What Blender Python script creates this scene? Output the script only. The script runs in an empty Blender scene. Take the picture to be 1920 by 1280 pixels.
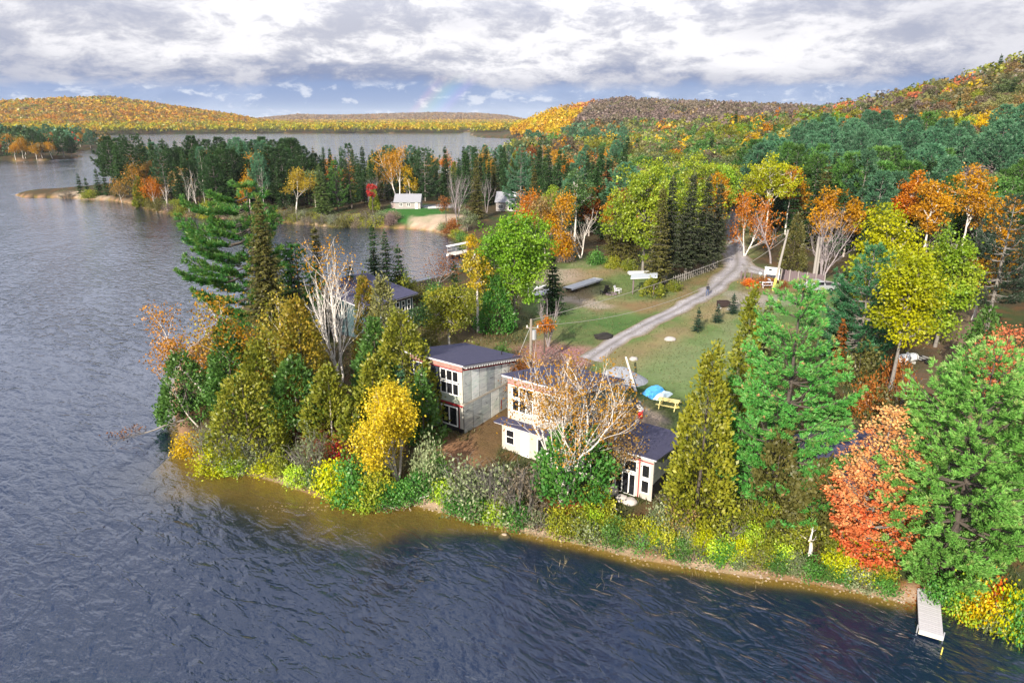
import bpy, bmesh, math, random
import numpy as np
from mathutils import Vector, Matrix

S = bpy.context.scene
COL = S.collection
R = math.radians

# ------------------------------------------------------------------ camera
F_PX, CAM_H = 1280.0, 27.0
PITCH = math.atan(418 / F_PX)
CP, SP = math.cos(PITCH), math.sin(PITCH)
cam_d = bpy.data.cameras.new('camera')
cam = bpy.data.objects.new('camera', cam_d)
COL.objects.link(cam)
cam.location = (0, 0, CAM_H)
cam.rotation_euler = (math.pi / 2 - PITCH, 0, 0)
cam_d.sensor_fit = 'HORIZONTAL'
cam_d.angle = 2 * math.atan(960 / F_PX)
cam_d.clip_start = 0.5
cam_d.clip_end = 20000
S.camera = cam

# ------------------------------------------------------------------ light
SUN_AZ, SUN_EL = 206.5, 26.0      # compass from +Y, clockwise
to_sun = Vector((math.sin(R(SUN_AZ)) * math.cos(R(SUN_EL)), math.cos(R(SUN_AZ)) * math.cos(R(SUN_EL)), math.sin(R(SUN_EL))))
sun_d = bpy.data.lights.new('sun', 'SUN')
sun_d.energy = 5.0
sun_d.angle = R(0.6)
sun_d.color = (1.0, 0.90, 0.76)
sun = bpy.data.objects.new('sun', sun_d)
COL.objects.link(sun)
sun.location = (0, 0, 60)
sun.rotation_euler = to_sun.to_track_quat('Z', 'Y').to_euler()

S.view_settings.view_transform = 'Standard'
S.view_settings.look = 'None'
S.view_settings.exposure = 1.0
S.view_settings.gamma = 1
S.view_settings.use_curve_mapping = False
S.render.engine = 'CYCLES'
S.cycles.use_denoising = True
S.cycles.max_bounces = 6
S.cycles.diffuse_bounces = 3
S.cycles.glossy_bounces = 3
S.cycles.transmission_bounces = 3
S.cycles.transparent_max_bounces = 4
S.cycles.caustics_reflective = False
S.cycles.caustics_refractive = False
S.cycles.use_adaptive_sampling = True
S.cycles.adaptive_threshold = 0.01


class NT:
    """short hand for building a node tree"""
    def __init__(self, tree):
        self.t = tree
        tree.nodes.clear()

    def n(self, typ, **kw):
        nd = self.t.nodes.new(typ)
        for k, v in kw.items():
            setattr(nd, k, v)
        return nd

    def l(self, a, b):
        self.t.links.new(a, b)

    def put(self, sock, v):
        if isinstance(v, bpy.types.NodeSocket):
            self.l(v, sock)
        elif isinstance(v, (tuple, list)) and len(v) == 3 and sock.type == 'RGBA':
            sock.default_value = (*v, 1)
        else:
            sock.default_value = v

    def m(self, op, a, b=0.0, c=None, clamp=False):
        nd = self.n('ShaderNodeMath', operation=op, use_clamp=clamp)
        self.put(nd.inputs[0], a)
        self.put(nd.inputs[1], b)
        if c is not None:
            self.put(nd.inputs[2], c)
        return nd.outputs[0]

    def vm(self, op, a, b):
        nd = self.n('ShaderNodeVectorMath', operation=op)
        self.put(nd.inputs[0], a)
        self.put(nd.inputs[1], b)
        return nd

    def mix(self, f, a, b, mode='MIX'):
        nd = self.n('ShaderNodeMix', data_type='RGBA', blend_type=mode)
        self.put(nd.inputs[0], f)
        self.put(nd.inputs[6], a)
        self.put(nd.inputs[7], b)
        return nd.outputs[2]

    def ss(self, x, lo, hi):
        nd = self.n('ShaderNodeMapRange', interpolation_type='SMOOTHSTEP')
        self.put(nd.inputs[0], x)
        nd.inputs[1].default_value = lo
        nd.inputs[2].default_value = hi
        return nd.outputs[0]

    def noise(self, vec, scale, detail=4, rough=0.55, dist=0.0):
        nd = self.n('ShaderNodeTexNoise')
        self.put(nd.inputs['Vector'], vec)
        nd.inputs['Scale'].default_value = scale
        nd.inputs['Detail'].default_value = detail
        nd.inputs['Roughness'].default_value = rough
        nd.inputs['Distortion'].default_value = dist
        return nd.outputs[0]

    def ramp(self, f, pts, interp='LINEAR'):
        nd = self.n('ShaderNodeValToRGB')
        cr = nd.color_ramp
        cr.interpolation = interp
        while len(cr.elements) < len(pts):
            cr.elements.new(0.5)
        for e, (p, c) in zip(cr.elements, pts):
            e.position = p
            e.color = (*c, 1)
        self.put(nd.inputs[0], f)
        return nd.outputs[0]


# ------------------------------------------------------------------ sky with broken cloud
W = bpy.data.worlds.new('World')
S.world = W
W.use_nodes = True
q = NT(W.node_tree)
out = q.n('ShaderNodeOutputWorld')
bg = q.n('ShaderNodeBackground')
sky = q.n('ShaderNodeTexSky')
sky.sky_type = 'NISHITA'
sky.sun_disc = False
sky.sun_elevation = R(SUN_EL)
sky.sun_rotation = R(SUN_AZ)
sky.air_density = 1.4
sky.dust_density = 0.6
sky.ozone_density = 4.0
gen = q.n('ShaderNodeTexCoord').outputs['Generated']
nrm = q.vm('NORMALIZE', gen, (0, 0, 0)).outputs[0]
sep = q.n('ShaderNodeSeparateXYZ')
q.l(nrm, sep.inputs[0])
el = sep.outputs[2]
elc = q.m('MAXIMUM', el, 0.0)
# cloud layer coordinates: flattened towards the horizon
stretch = q.vm('MULTIPLY', nrm, (1, 1, 2.5)).outputs[0]
low = q.vm('MULTIPLY', nrm, (1, 1, 2.2)).outputs[0]
nA = q.noise(stretch, 4.5, 9, 0.62, 0.35)
nB = q.noise(q.vm('ADD', stretch, (3.1, 1.7, 0.4)).outputs[0], 13, 10, 0.68, 0.25)
nC = q.noise(q.vm('ADD', low, (7.3, 2.2, 5.0)).outputs[0], 26, 7, 0.6, 0.25)
nD = q.noise(q.vm('ADD', stretch, (1.3, 9.2, 2.2)).outputs[0], 2.2, 3, 0.5, 0.0)
# main deck: its ragged base lies a few degrees over the horizon
edge = q.m('ADD', elc, q.m('MULTIPLY', q.m('SUBTRACT', nA, 0.5), 0.055))
edge = q.m('ADD', edge, q.m('MULTIPLY', q.m('SUBTRACT', nB, 0.5), 0.030))
deck = q.ss(edge, 0.034, 0.052)
# overhead the deck breaks up into blue
open_ = q.m('MULTIPLY', q.ss(elc, 0.22, 0.50), q.ss(q.noise(q.vm('ADD', nrm, (4.4, 0.2, 1.1)).outputs[0], 3.2, 6, 0.6, 0.4), 0.40, 0.58))
deck = q.m('MULTIPLY', deck, q.m('SUBTRACT', 1.0, q.m('MULTIPLY', open_, 0.85)))
depth_in = q.m('SUBTRACT', edge, 0.036)
billow = q.m('ADD', q.m('MULTIPLY', nB, 0.62), q.m('MULTIPLY', nA, 0.55))
bil = q.ss(billow, 0.48, 0.67)
hi = q.ss(depth_in, 0.0, 0.050)
lum = q.m('ADD', q.m('MULTIPLY', hi, 0.50), q.m('MULTIPLY', bil, 0.56))
lum = q.m('ADD', lum, q.m('MULTIPLY', q.ss(elc, 0.10, 0.26), 0.22))
broad = q.ss(nD, 0.36, 0.62)
lum = q.m('MULTIPLY', lum, q.m('ADD', 0.70, q.m('MULTIPLY', broad, 0.38)))
deck_col = q.ramp(lum, [(0.0, (0.17, 0.22, 0.37)), (0.22, (0.25, 0.29, 0.42)), (0.45, (0.39, 0.41, 0.50)), (0.72, (0.54, 0.545, 0.605)), (1.0, (0.80, 0.79, 0.815))])
# the deck is lit from above: it brightens away from the horizon
deck_col = q.mix(1.0, deck_col, q.m('ADD', 1.0, q.m('MULTIPLY', q.ss(elc, 0.09, 0.30), 0.85)), 'MULTIPLY')
# blue strip under the deck with rain haze and small far cumulus
strip = q.ramp(q.m('MULTIPLY', elc, 10.0), [(0.0, (0.30, 0.42, 0.62)), (0.22, (0.17, 0.28, 0.54)), (0.55, (0.12, 0.215, 0.49)), (1.0, (0.06, 0.13, 0.36))])
skyb = q.mix(1.0, sky.outputs[0], (0.10, 0.10, 0.10), 'MULTIPLY')
clear = q.mix(0.86, skyb, strip)
cum = q.m('MULTIPLY', q.ss(nC, 0.53, 0.66), q.m('SUBTRACT', 1.0, q.ss(elc, 0.036, 0.058)))
veil = q.m('MULTIPLY', q.ss(nA, 0.44, 0.62), 0.45)
clear = q.mix(veil, clear, (0.44, 0.52, 0.70))
clear = q.mix(q.m('MULTIPLY', cum, 0.55), clear, (0.80, 0.82, 0.86))
skycol = q.mix(deck, clear, deck_col)
# rainbow: a ring 42 degrees about the point opposite the sun, where rain falls under the deck
dot = q.n('ShaderNodeVectorMath', operation='DOT_PRODUCT')
q.l(nrm, dot.inputs[0])
dot.inputs[1].default_value = tuple(-to_sun)
ang = q.m('MULTIPLY', q.m('ARCCOSINE', dot.outputs['Value']), 180 / math.pi)
ring = q.m('DIVIDE', q.m('SUBTRACT', ang, 40.2), 2.6)
bow = q.ramp(ring, [(0.0, (0, 0, 0)), (0.18, (0.10, 0.05, 0.16)), (0.38, (0.03, 0.11, 0.13)), (0.55, (0.06, 0.14, 0.03)), (0.7, (0.17, 0.12, 0.01)), (0.85, (0.17, 0.04, 0.03)), (1.0, (0, 0, 0))])
rain = q.m('MULTIPLY', q.m('SUBTRACT', 1.0, q.ss(elc, 0.03, 0.062)), q.ss(nD, 0.30, 0.50))
bow = q.mix(1.0, bow, q.m('MULTIPLY', rain, 0.7), 'MULTIPLY')
skycol = q.mix(1.0, skycol, bow, 'ADD')
q.l(skycol, bg.inputs[0])
bg.inputs[1].default_value = 0.63
q.l(bg.outputs[0], out.inputs[0])
# the sky texture itself enters at strength 0.1 (multiplied above)


# ------------------------------------------------------------------ small helpers
def ray(px, py):
    """direction of a photograph point (1920 x 1280) from the camera"""
    a, b = px - 960.0, 640.0 - py
    return np.array([a, F_PX * CP + b * SP, -F_PX * SP + b * CP])


def gp(px, py, z=0.0):
    d = ray(px, py)
    t = (z - CAM_H) / d[2]
    return np.array([d[0] * t, d[1] * t])


def slope_of(px, py):
    d = ray(px, py)
    return d[2] / math.hypot(d[0], d[1])


def azim(px, py=222):
    d = ray(px, py)
    return math.degrees(math.atan2(d[0], d[1]))


def _hash(ix, iy, seed):
    h = (ix.astype(np.int64) * 374761393 + iy.astype(np.int64) * 668265263 + seed * 974711) & 0x7fffffff
    h = ((h ^ (h >> 13)) * 1274126177) & 0x7fffffff
    h = h ^ (h >> 16)
    return (h & 0xffff) / 65535.0


def vnoise(x, y, seed=0):
    x = np.asarray(x, float)
    y = np.asarray(y, float)
    ix, iy = np.floor(x), np.floor(y)
    fx, fy = x - ix, y - iy
    fx = fx * fx * (3 - 2 * fx)
    fy = fy * fy * (3 - 2 * fy)
    a, b = _hash(ix, iy, seed), _hash(ix + 1, iy, seed)
    c, d = _hash(ix, iy + 1, seed), _hash(ix + 1, iy + 1, seed)
    return (a * (1 - fx) + b * fx) * (1 - fy) + (c * (1 - fx) + d * fx) * fy


def fbm(x, y, seed=0, octs=4):
    s, a, t = 0.0, 1.0, 0.0
    for o in range(octs):
        s = s + a * vnoise(np.asarray(x) * 2 ** o, np.asarray(y) * 2 ** o, seed + o * 17)
        t += a
        a *= 0.5
    return s / t


def sst(x, lo, hi):
    t = np.clip((np.asarray(x, float) - lo) / (hi - lo), 0, 1)
    return t * t * (3 - 2 * t)


def poly_sd(P, x, y):
    """signed distance to polygon P, positive inside"""
    x = np.asarray(x, float)
    y = np.asarray(y, float)
    best = np.full(x.shape, 1e18)
    ins = np.zeros(x.shape, bool)
    n = len(P)
    for i in range(n):
        ax, ay = P[i]
        bx, by = P[(i + 1) % n]
        ex, ey = bx - ax, by - ay
        L = ex * ex + ey * ey + 1e-12
        t = np.clip(((x - ax) * ex + (y - ay) * ey) / L, 0, 1)
        d = (x - ax - t * ex) ** 2 + (y - ay - t * ey) ** 2
        best = np.minimum(best, d)
        c = ((ay > y) != (by > y)) & (x < (bx - ax) * (y - ay) / (by - ay + 1e-12) + ax)
        ins ^= c
    return np.where(ins, 1, -1) * np.sqrt(best)


# ------------------------------------------------------------------ the lie of the land
MAIN = [(2300, 1330), (2050, 1238), (1920, 1190), (1850, 1160), (1765, 1134), (1690, 1128), (1600, 1108), (1500, 1090), (1400, 1080), (1300, 1063),
        (1200, 1048), (1100, 1022), (1000, 1002), (900, 978), (830, 960), (775, 945), (720, 955), (640, 945), (580, 925), (520, 903), (470, 890),
        (400, 885), (350, 852), (332, 800), (322, 740), (335, 690), (360, 650), (410, 612), (450, 578), (500, 552), (560, 540), (680, 537), (760, 535),
        (830, 520), (868, 498), (880, 480), (874, 464), (862, 452), (840, 441), (810, 433), (760, 429), (720, 427), (620, 425), (520, 416), (430, 411),
        (340, 405), (300, 398), (270, 390), (240, 381), (210, 376), (110, 371), (40, 370), (26, 365.5), (50, 361), (100, 359), (150, 354), (215, 346),
        (300, 339), (500, 335), (700, 333), (850, 328), (930, 310), (985, 292), (1040, 280), (1056, 272), (1048, 267.5), (1000, 262), (895, 258),
        (884, 253), (880, 249.5), (878, 247)]
P_MAIN = [(5000., -60.), (300., -30.), (60., 14.)] + [tuple(gp(*p)) for p in MAIN] + [(-350., 9500.), (9500., 9500.), (9500., -60.)]
FAR = [(-1500, 318), (-300, 306), (0, 303), (60, 302), (143, 298.5), (150, 293), (140, 287), (160, 281), (190, 279), (213, 272), (216, 268), (205, 263), (130, 260),
       (150, 257), (205, 253), (300, 251), (500, 250), (700, 250), (862, 250), (867, 248.5)]
P_FAR = [tuple(gp(*p)) for p in FAR] + [tuple(gp(882, 244.6)), (300., 9500.), (-9500., 9500.), (-9500., 380.)]

# ridges: (px, y of the tree line, distance, height of the trees there), near foot distance
def ridge_tab(pts, foot):
    az = [azim(p[0], p[1]) for p in pts]
    dc = [p[2] for p in pts]
    zc = [max(1.0, CAM_H + p[2] * slope_of(p[0], p[1]) - p[3]) for p in pts]
    return np.array(az), np.array(dc, float), np.array(zc), np.array(foot, float)


RIDGES = [
    ridge_tab([(1330, 228, 420, 12), (1450, 214, 420, 12), (1560, 201, 420, 11), (1640, 189, 420, 11), (1700, 173, 420, 11), (1780, 156, 420, 11), (1850, 136, 420, 11), (1920, 114, 420, 11), (2300, 40, 430, 11), (3200, -200, 450, 11)],
              [170, 165, 160, 155, 150, 145, 140, 130, 120, 110]),
    ridge_tab([(880, 250, 1000, 14), (930, 241, 1050, 14), (970, 229, 1080, 13), (1010, 212, 1080, 13), (1050, 200, 1080, 12), (1110, 190, 1060, 12), (1170, 184, 1050, 12), (1250, 187, 1000, 12), (1350, 192, 960, 12), (1450, 196, 940, 12), (1560, 200, 920, 12), (1900, 190, 900, 12)],
              [985, 960, 930, 890, 850, 790, 740, 600, 520, 500, 480, 470]),
    ridge_tab([(-1200, 205, 1900, 12), (-500, 200, 1950, 12), (-150, 196, 2000, 12), (0, 191, 2000, 12), (90, 184, 2000, 12), (200, 182, 2000, 12), (260, 188, 2000, 12), (350, 202, 1980, 12), (430, 213, 1950, 12), (490, 225, 1900, 12), (560, 234, 1800, 12)],
              [1430] * 11),
    ridge_tab([(-600, 222, 4300, 12), (300, 224, 4300, 12), (480, 223, 4300, 12), (560, 215, 4300, 12), (620, 217, 4200, 12), (700, 215, 4300, 12), (800, 212, 4400, 12), (900, 213, 4400, 12), (950, 217, 4400, 12), (985, 224, 4400, 12), (1100, 226, 4400, 12), (2500, 220, 4400, 12)],
              [2700] * 12),
    ridge_tab([(-700, 236, 720, 15), (-100, 238, 680, 15), (0, 240, 660, 15), (60, 241, 660, 15), (110, 243, 680, 15), (170, 252, 740, 14), (205, 262, 780, 12)],
              [480, 495, 500, 510, 560, 640, 740]),
]


def land_sd(x, y):
    return np.maximum(poly_sd(P_MAIN, x, y), poly_sd(P_FAR, x, y))


def terrain(x, y, sd=None):
    x = np.asarray(x, float)
    y = np.asarray(y, float)
    if sd is None:
        sd = land_sd(x, y)
    d = np.hypot(x, y)
    az = np.degrees(np.arctan2(x, y))
    wob = 1.0 + 0.0 * d
    up = 0.9 * (1 - np.exp(-np.maximum(sd, 0) / 2.2)) + 1.3 * (1 - np.exp(-np.maximum(sd, 0) / 9)) + 0.9 * (1 - np.exp(-np.maximum(sd, 0) / 60))
    z = up + (fbm(x / 14, y / 14, 3) - 0.5) * 0.5 * sst(sd, 1, 12)
    z = z + (fbm(x / 2.1, y / 2.1, 8, 2) - 0.5) * 0.16 * sst(sd, 0.3, 3)
    hill = np.zeros_like(z)
    for a, dc, zc, ft in RIDGES:
        D = np.interp(az, a, dc)
        H = np.interp(az, a, zc)
        Ft = np.interp(az, a, ft)
        H = H * sst(az, a[0] - 3, a[0]) if a[0] > -60 else H
        s = np.clip((d - Ft) / (D - Ft), 0, 1)
        f = s * s * (3 - 2 * s) * 0.55 + s * 0.45
        back = 1 - 0.6 * sst(d, D * 1.02, D * 1.45)
        n = (fbm(x / 70, y / 70, 21) - 0.5) * 0.16
        hill = np.maximum(hill, H * np.clip(f * back + n * f, 0, 2))
    z = z + np.maximum(hill - 2.5, 0) * sst(sd, 0, 30)
    depth = 0.14 + 0.11 * np.minimum(np.maximum(-sd, 0), 14) + 5.0 * sst(-sd, 0.3 + 3.2 * sst(-x, 0, 12) * (1 - sst(y, 46, 55)), 2.8 + 7 * sst(-x, 0, 12) * (1 - sst(y, 46, 55))) + (fbm(x / 3, y / 3, 5) - 0.5) * 0.25
    return np.where(sd > 0, z, -depth * sst(-sd, -0.2, 1.2))


def tz(x, y):
    return float(terrain(np.array([x]), np.array([y]))[0])


def ground(px, py):
    """point of the land under a photograph point"""
    z = 2.0
    for _ in range(14):
        p = gp(px, min(py, 1e9), z) if z < CAM_H - 0.5 else gp(px, py, CAM_H - 0.5)
        z = 0.5 * z + 0.5 * tz(*p)
    return float(p[0]), float(p[1]), tz(*p)


def lift(px, py, Y):
    """height at which the sight line of a photograph point passes the distance Y"""
    d = ray(px, py)
    return CAM_H + d[2] * Y / d[1], d[0] * Y / d[1]


# ------------------------------------------------------------------ object helpers
def mesh_np(name, V, Fq, mat=None, col=None, attr='tint', smooth=False, tri=None):
    """mesh from numpy vertices and quads (and triangles)"""
    me = bpy.data.meshes.new(name)
    V = np.asarray(V, np.float32)
    nq = 0 if Fq is None else len(Fq)
    nt = 0 if tri is None else len(tri)
    me.vertices.add(len(V))
    me.vertices.foreach_set('co', V.ravel())
    idx = []
    if nq:
        idx.append(np.asarray(Fq, np.int32).ravel())
    if nt:
        idx.append(np.asarray(tri, np.int32).ravel())
    idx = np.concatenate(idx)
    me.loops.add(len(idx))
    me.loops.foreach_set('vertex_index', idx)
    me.polygons.add(nq + nt)
    tot = np.concatenate([np.full(nq, 4, np.int32), np.full(nt, 3, np.int32)])
    st = np.concatenate([[0], np.cumsum(tot)[:-1]]).astype(np.int32)
    me.polygons.foreach_set('loop_start', st)
    if smooth:
        me.polygons.foreach_set('use_smooth', np.ones(nq + nt, bool))
    if col is not None:
        at = me.attributes.new(attr, 'FLOAT_COLOR', 'POINT')
        at.data.foreach_set('color', np.asarray(col, np.float32).ravel())
    me.update(calc_edges=True)
    if mat:
        me.materials.append(mat)
    return me


def link(name, data, parent=None, loc=None):
    o = bpy.data.objects.new(name, data)
    COL.objects.link(o)
    if parent is not None:
        o.parent = parent
    if loc is not None:
        o.location = loc
    return o


def tag(o, label=None, cat=None, group=None, kind=None):
    if label:
        o['label'] = label
    if cat:
        o['category'] = cat
    if group:
        o['group'] = group
    if kind:
        o['kind'] = kind
    return o


def thing(name, label, cat, loc=(0, 0, 0), rz=0.0, group=None):
    o = bpy.data.objects.new(name, None)
    o.empty_display_size = 0.3
    COL.objects.link(o)
    o.location = loc
    o.rotation_euler = (0, 0, rz)
    return tag(o, label, cat, group)


class MB:
    """collects boxes, prisms and tubes into one mesh"""
    def __init__(self):
        self.bm = bmesh.new()

    def box(self, a, b, bev=0.0):
        (x0, y0, z0), (x1, y1, z1) = a, b
        vs = [self.bm.verts.new(p) for p in ((x0, y0, z0), (x1, y0, z0), (x1, y1, z0), (x0, y1, z0), (x0, y0, z1), (x1, y0, z1), (x1, y1, z1), (x0, y1, z1))]
        fs = [self.bm.faces.new([vs[i] for i in f]) for f in ((3, 2, 1, 0), (4, 5, 6, 7), (0, 1, 5, 4), (1, 2, 6, 5), (2, 3, 7, 6), (3, 0, 4, 7))]
        if bev:
            es = {e for f in fs for e in f.edges}
            bmesh.ops.bevel(self.bm, geom=list(es), offset=bev, segments=1, affect='EDGES')
        return self

    def hexa(self, pts):
        vs = [self.bm.verts.new(p) for p in pts]
        for f in ((3, 2, 1, 0), (4, 5, 6, 7), (0, 1, 5, 4), (1, 2, 6, 5), (2, 3, 7, 6), (3, 0, 4, 7)):
            self.bm.faces.new([vs[i] for i in f])
        return self

    def tube(self, pts, rad, n=6, cap=True):
        pts = [Vector(p) for p in pts]
        rad = rad if isinstance(rad, (list, tuple)) else [rad] * len(pts)
        rings = []
        for i, p in enumerate(pts):
            t = (pts[min(i + 1, len(pts) - 1)] - pts[max(i - 1, 0)]).normalized()
            a = t.orthogonal().normalized() if abs(t.z) < 0.99 else Vector((1, 0, 0))
            if abs(t.z) >= 0.99:
                a = (a - t * a.dot(t)).normalized()
            b = t.cross(a)
            rings.append([self.bm.verts.new(p + (a * math.cos(2 * math.pi * k / n) + b * math.sin(2 * math.pi * k / n)) * rad[i]) for k in range(n)])
        for r0, r1 in zip(rings, rings[1:]):
            for k in range(n):
                self.bm.faces.new((r0[k], r0[(k + 1) % n], r1[(k + 1) % n], r1[k]))
        if cap and n > 2:
            self.bm.faces.new(rings[0][::-1])
            self.bm.faces.new(rings[-1])
        return self

    def ball(self, c, r, seg=8, ring=6, scale=(1, 1, 1)):
        m = Matrix.Translation(c) @ Matrix.Diagonal((r * scale[0], r * scale[1], r * scale[2], 1))
        bmesh.ops.create_uvsphere(self.bm, u_segments=seg, v_segments=ring, radius=1, matrix=m)
        return self

    def mesh(self, name, mat, smooth=False):
        me = bpy.data.meshes.new(name)
        bmesh.ops.recalc_face_normals(self.bm, faces=self.bm.faces)
        self.bm.to_mesh(me)
        self.bm.free()
        if mat:
            me.materials.append(mat)
        if smooth:
            me.polygons.foreach_set('use_smooth', [True] * len(me.polygons))
        return me

    def build(self, name, mat, parent=None, smooth=False, loc=None):
        return link(name, self.mesh(name, mat, smooth), parent, loc)


# ------------------------------------------------------------------ materials
def principled(name, col, rough=0.7, noise=0.0, nscale=8.0, metal=0.0, bump=0.0, bscale=20.0, stretch=(1, 1, 1), col2=None, spec=0.4):
    m = bpy.data.materials.new(name)
    m.use_nodes = True
    k = NT(m.node_tree)
    o = k.n('ShaderNodeOutputMaterial')
    p = k.n('ShaderNodeBsdfPrincipled')
    p.inputs['Roughness'].default_value = rough
    p.inputs['Metallic'].default_value = metal
    p.inputs['Specular IOR Level'].default_value = spec
    tc = k.n('ShaderNodeTexCoord').outputs['Object']
    v = k.vm('MULTIPLY', tc, stretch).outputs[0]
    if noise or col2:
        nz = k.noise(v, nscale, 5, 0.6)
        if col2:
            k.l(k.mix(k.ss(nz, 0.38, 0.62), col, col2), p.inputs['Base Color'])
        else:
            k.l(k.mix(nz, tuple(c * (1 - noise) for c in col), tuple(min(1, c * (1 + noise)) for c in col)), p.inputs['Base Color'])
    else:
        p.inputs['Base Color'].default_value = (*col, 1)
    if bump:
        b = k.n('ShaderNodeBump')
        b.inputs['Strength'].default_value = bump
        b.inputs['Distance'].default_value = 0.03
        k.l(k.noise(v, bscale, 4, 0.6), b.inputs['Height'])
        k.l(b.outputs[0], p.inputs['Normal'])
    k.l(p.outputs[0], o.inputs[0])
    return m


def foliage_mat(name, src):
    """leaves: colour from the object (two tones mixed per clump) or from the mesh; part of the light passes through"""
    m = bpy.data.materials.new(name)
    m.use_nodes = True
    k = NT(m.node_tree)
    o = k.n('ShaderNodeOutputMaterial')
    at = k.n('ShaderNodeAttribute', attribute_name='tint')
    s = k.n('ShaderNodeSeparateColor')
    k.l(at.outputs['Color'], s.inputs[0])
    if src == 'object':
        a = k.n('ShaderNodeObjectInfo').outputs['Color']
        b = k.n('ShaderNodeAttribute', attribute_type='OBJECT', attribute_name='leaf_b').outputs['Color']
        base = k.mix(s.outputs[1], a, b)
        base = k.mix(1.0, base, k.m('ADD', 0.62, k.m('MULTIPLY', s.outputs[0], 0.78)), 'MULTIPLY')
    else:
        base = at.outputs['Color']
    d = k.n('ShaderNodeBsdfDiffuse')
    t = k.n('ShaderNodeBsdfTranslucent')
    k.l(base, d.inputs[0])
    k.l(base, t.inputs[0])
    mx = k.n('ShaderNodeMixShader')
    mx.inputs[0].default_value = 0.42
    k.l(d.outputs[0], mx.inputs[1])
    k.l(t.outputs[0], mx.inputs[2])
    g = k.n('ShaderNodeBsdfGlossy')
    g.inputs['Roughness'].default_value = 0.45
    mx2 = k.n('ShaderNodeMixShader')
    mx2.inputs[0].default_value = 0.025
    k.l(mx.outputs[0], mx2.inputs[1])
    k.l(g.outputs[0], mx2.inputs[2])
    k.l(mx2.outputs[0], o.inputs[0])
    return m


M_LEAF = foliage_mat('leaf', 'object')
M_WOODS = foliage_mat('far_leaf', 'mesh')


def bark_mat():
    m = bpy.data.materials.new('bark')
    m.use_nodes = True
    k = NT(m.node_tree)
    o = k.n('ShaderNodeOutputMaterial')
    p = k.n('ShaderNodeBsdfPrincipled')
    p.inputs['Roughness'].default_value = 0.85
    tc = k.n('ShaderNodeTexCoord').outputs['Object']
    a = k.n('ShaderNodeObjectInfo').outputs['Color']
    n1 = k.noise(k.vm('MULTIPLY', tc, (1, 1, 2.2)).outputs[0], 3.0, 5, 0.65)
    n2 = k.noise(k.vm('MULTIPLY', tc, (6, 6, 1.2)).outputs[0], 3.0, 4, 0.6)
    c = k.mix(k.ss(n1, 0.55, 0.68), a, k.mix(1.0, a, (0.22, 0.2, 0.19), 'MULTIPLY'))
    c = k.mix(1.0, c, k.m('ADD', 0.65, k.m('MULTIPLY', n2, 0.7)), 'MULTIPLY')
    k.l(c, p.inputs['Base Color'])
    k.l(p.outputs[0], o.inputs[0])
    return m


M_BARK = bark_mat()

# ------------------------------------------------------------------ clearings and ground cover, given on the land
def land_poly(pts, z=2.8):
    return [tuple(gp(px, py, z)) for px, py in pts]


C_FIELD = land_poly([(1000, 512), (1060, 488), (1130, 490), (1205, 503), (1235, 545), (1300, 525), (1342, 505), (1360, 470), (1366, 425), (1372, 395), (1388, 395), (1398, 440), (1412, 498), (1480, 512),
                     (1560, 524), (1640, 560), (1560, 600), (1420, 650), (1310, 770), (1285, 800), (1230, 820), (1150, 800), (1060, 760), (985, 715), (930, 680), (880, 655), (800, 650), (790, 620), (900, 640), (990, 640), (995, 580)])
C_TRACK = land_poly([(1845, 585), (1845, 640), (1815, 700), (1830, 790), (1860, 850), (1800, 890), (1720, 880), (1650, 820), (1690, 700), (1750, 665), (1785, 600), (1825, 575)])
C_COTT = land_poly([(716, 398), (732, 378), (800, 374), (850, 384), (880, 400), (868, 440), (836, 428), (770, 420), (722, 415)])
GRASS = [  # colour, polygon, blur, noise
    ('lawn', C_FIELD, 3.0), ('cot', land_poly([(716, 398), (735, 388), (800, 386), (835, 392), (832, 410), (770, 413), (725, 408)], 2), 1.5)]
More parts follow.
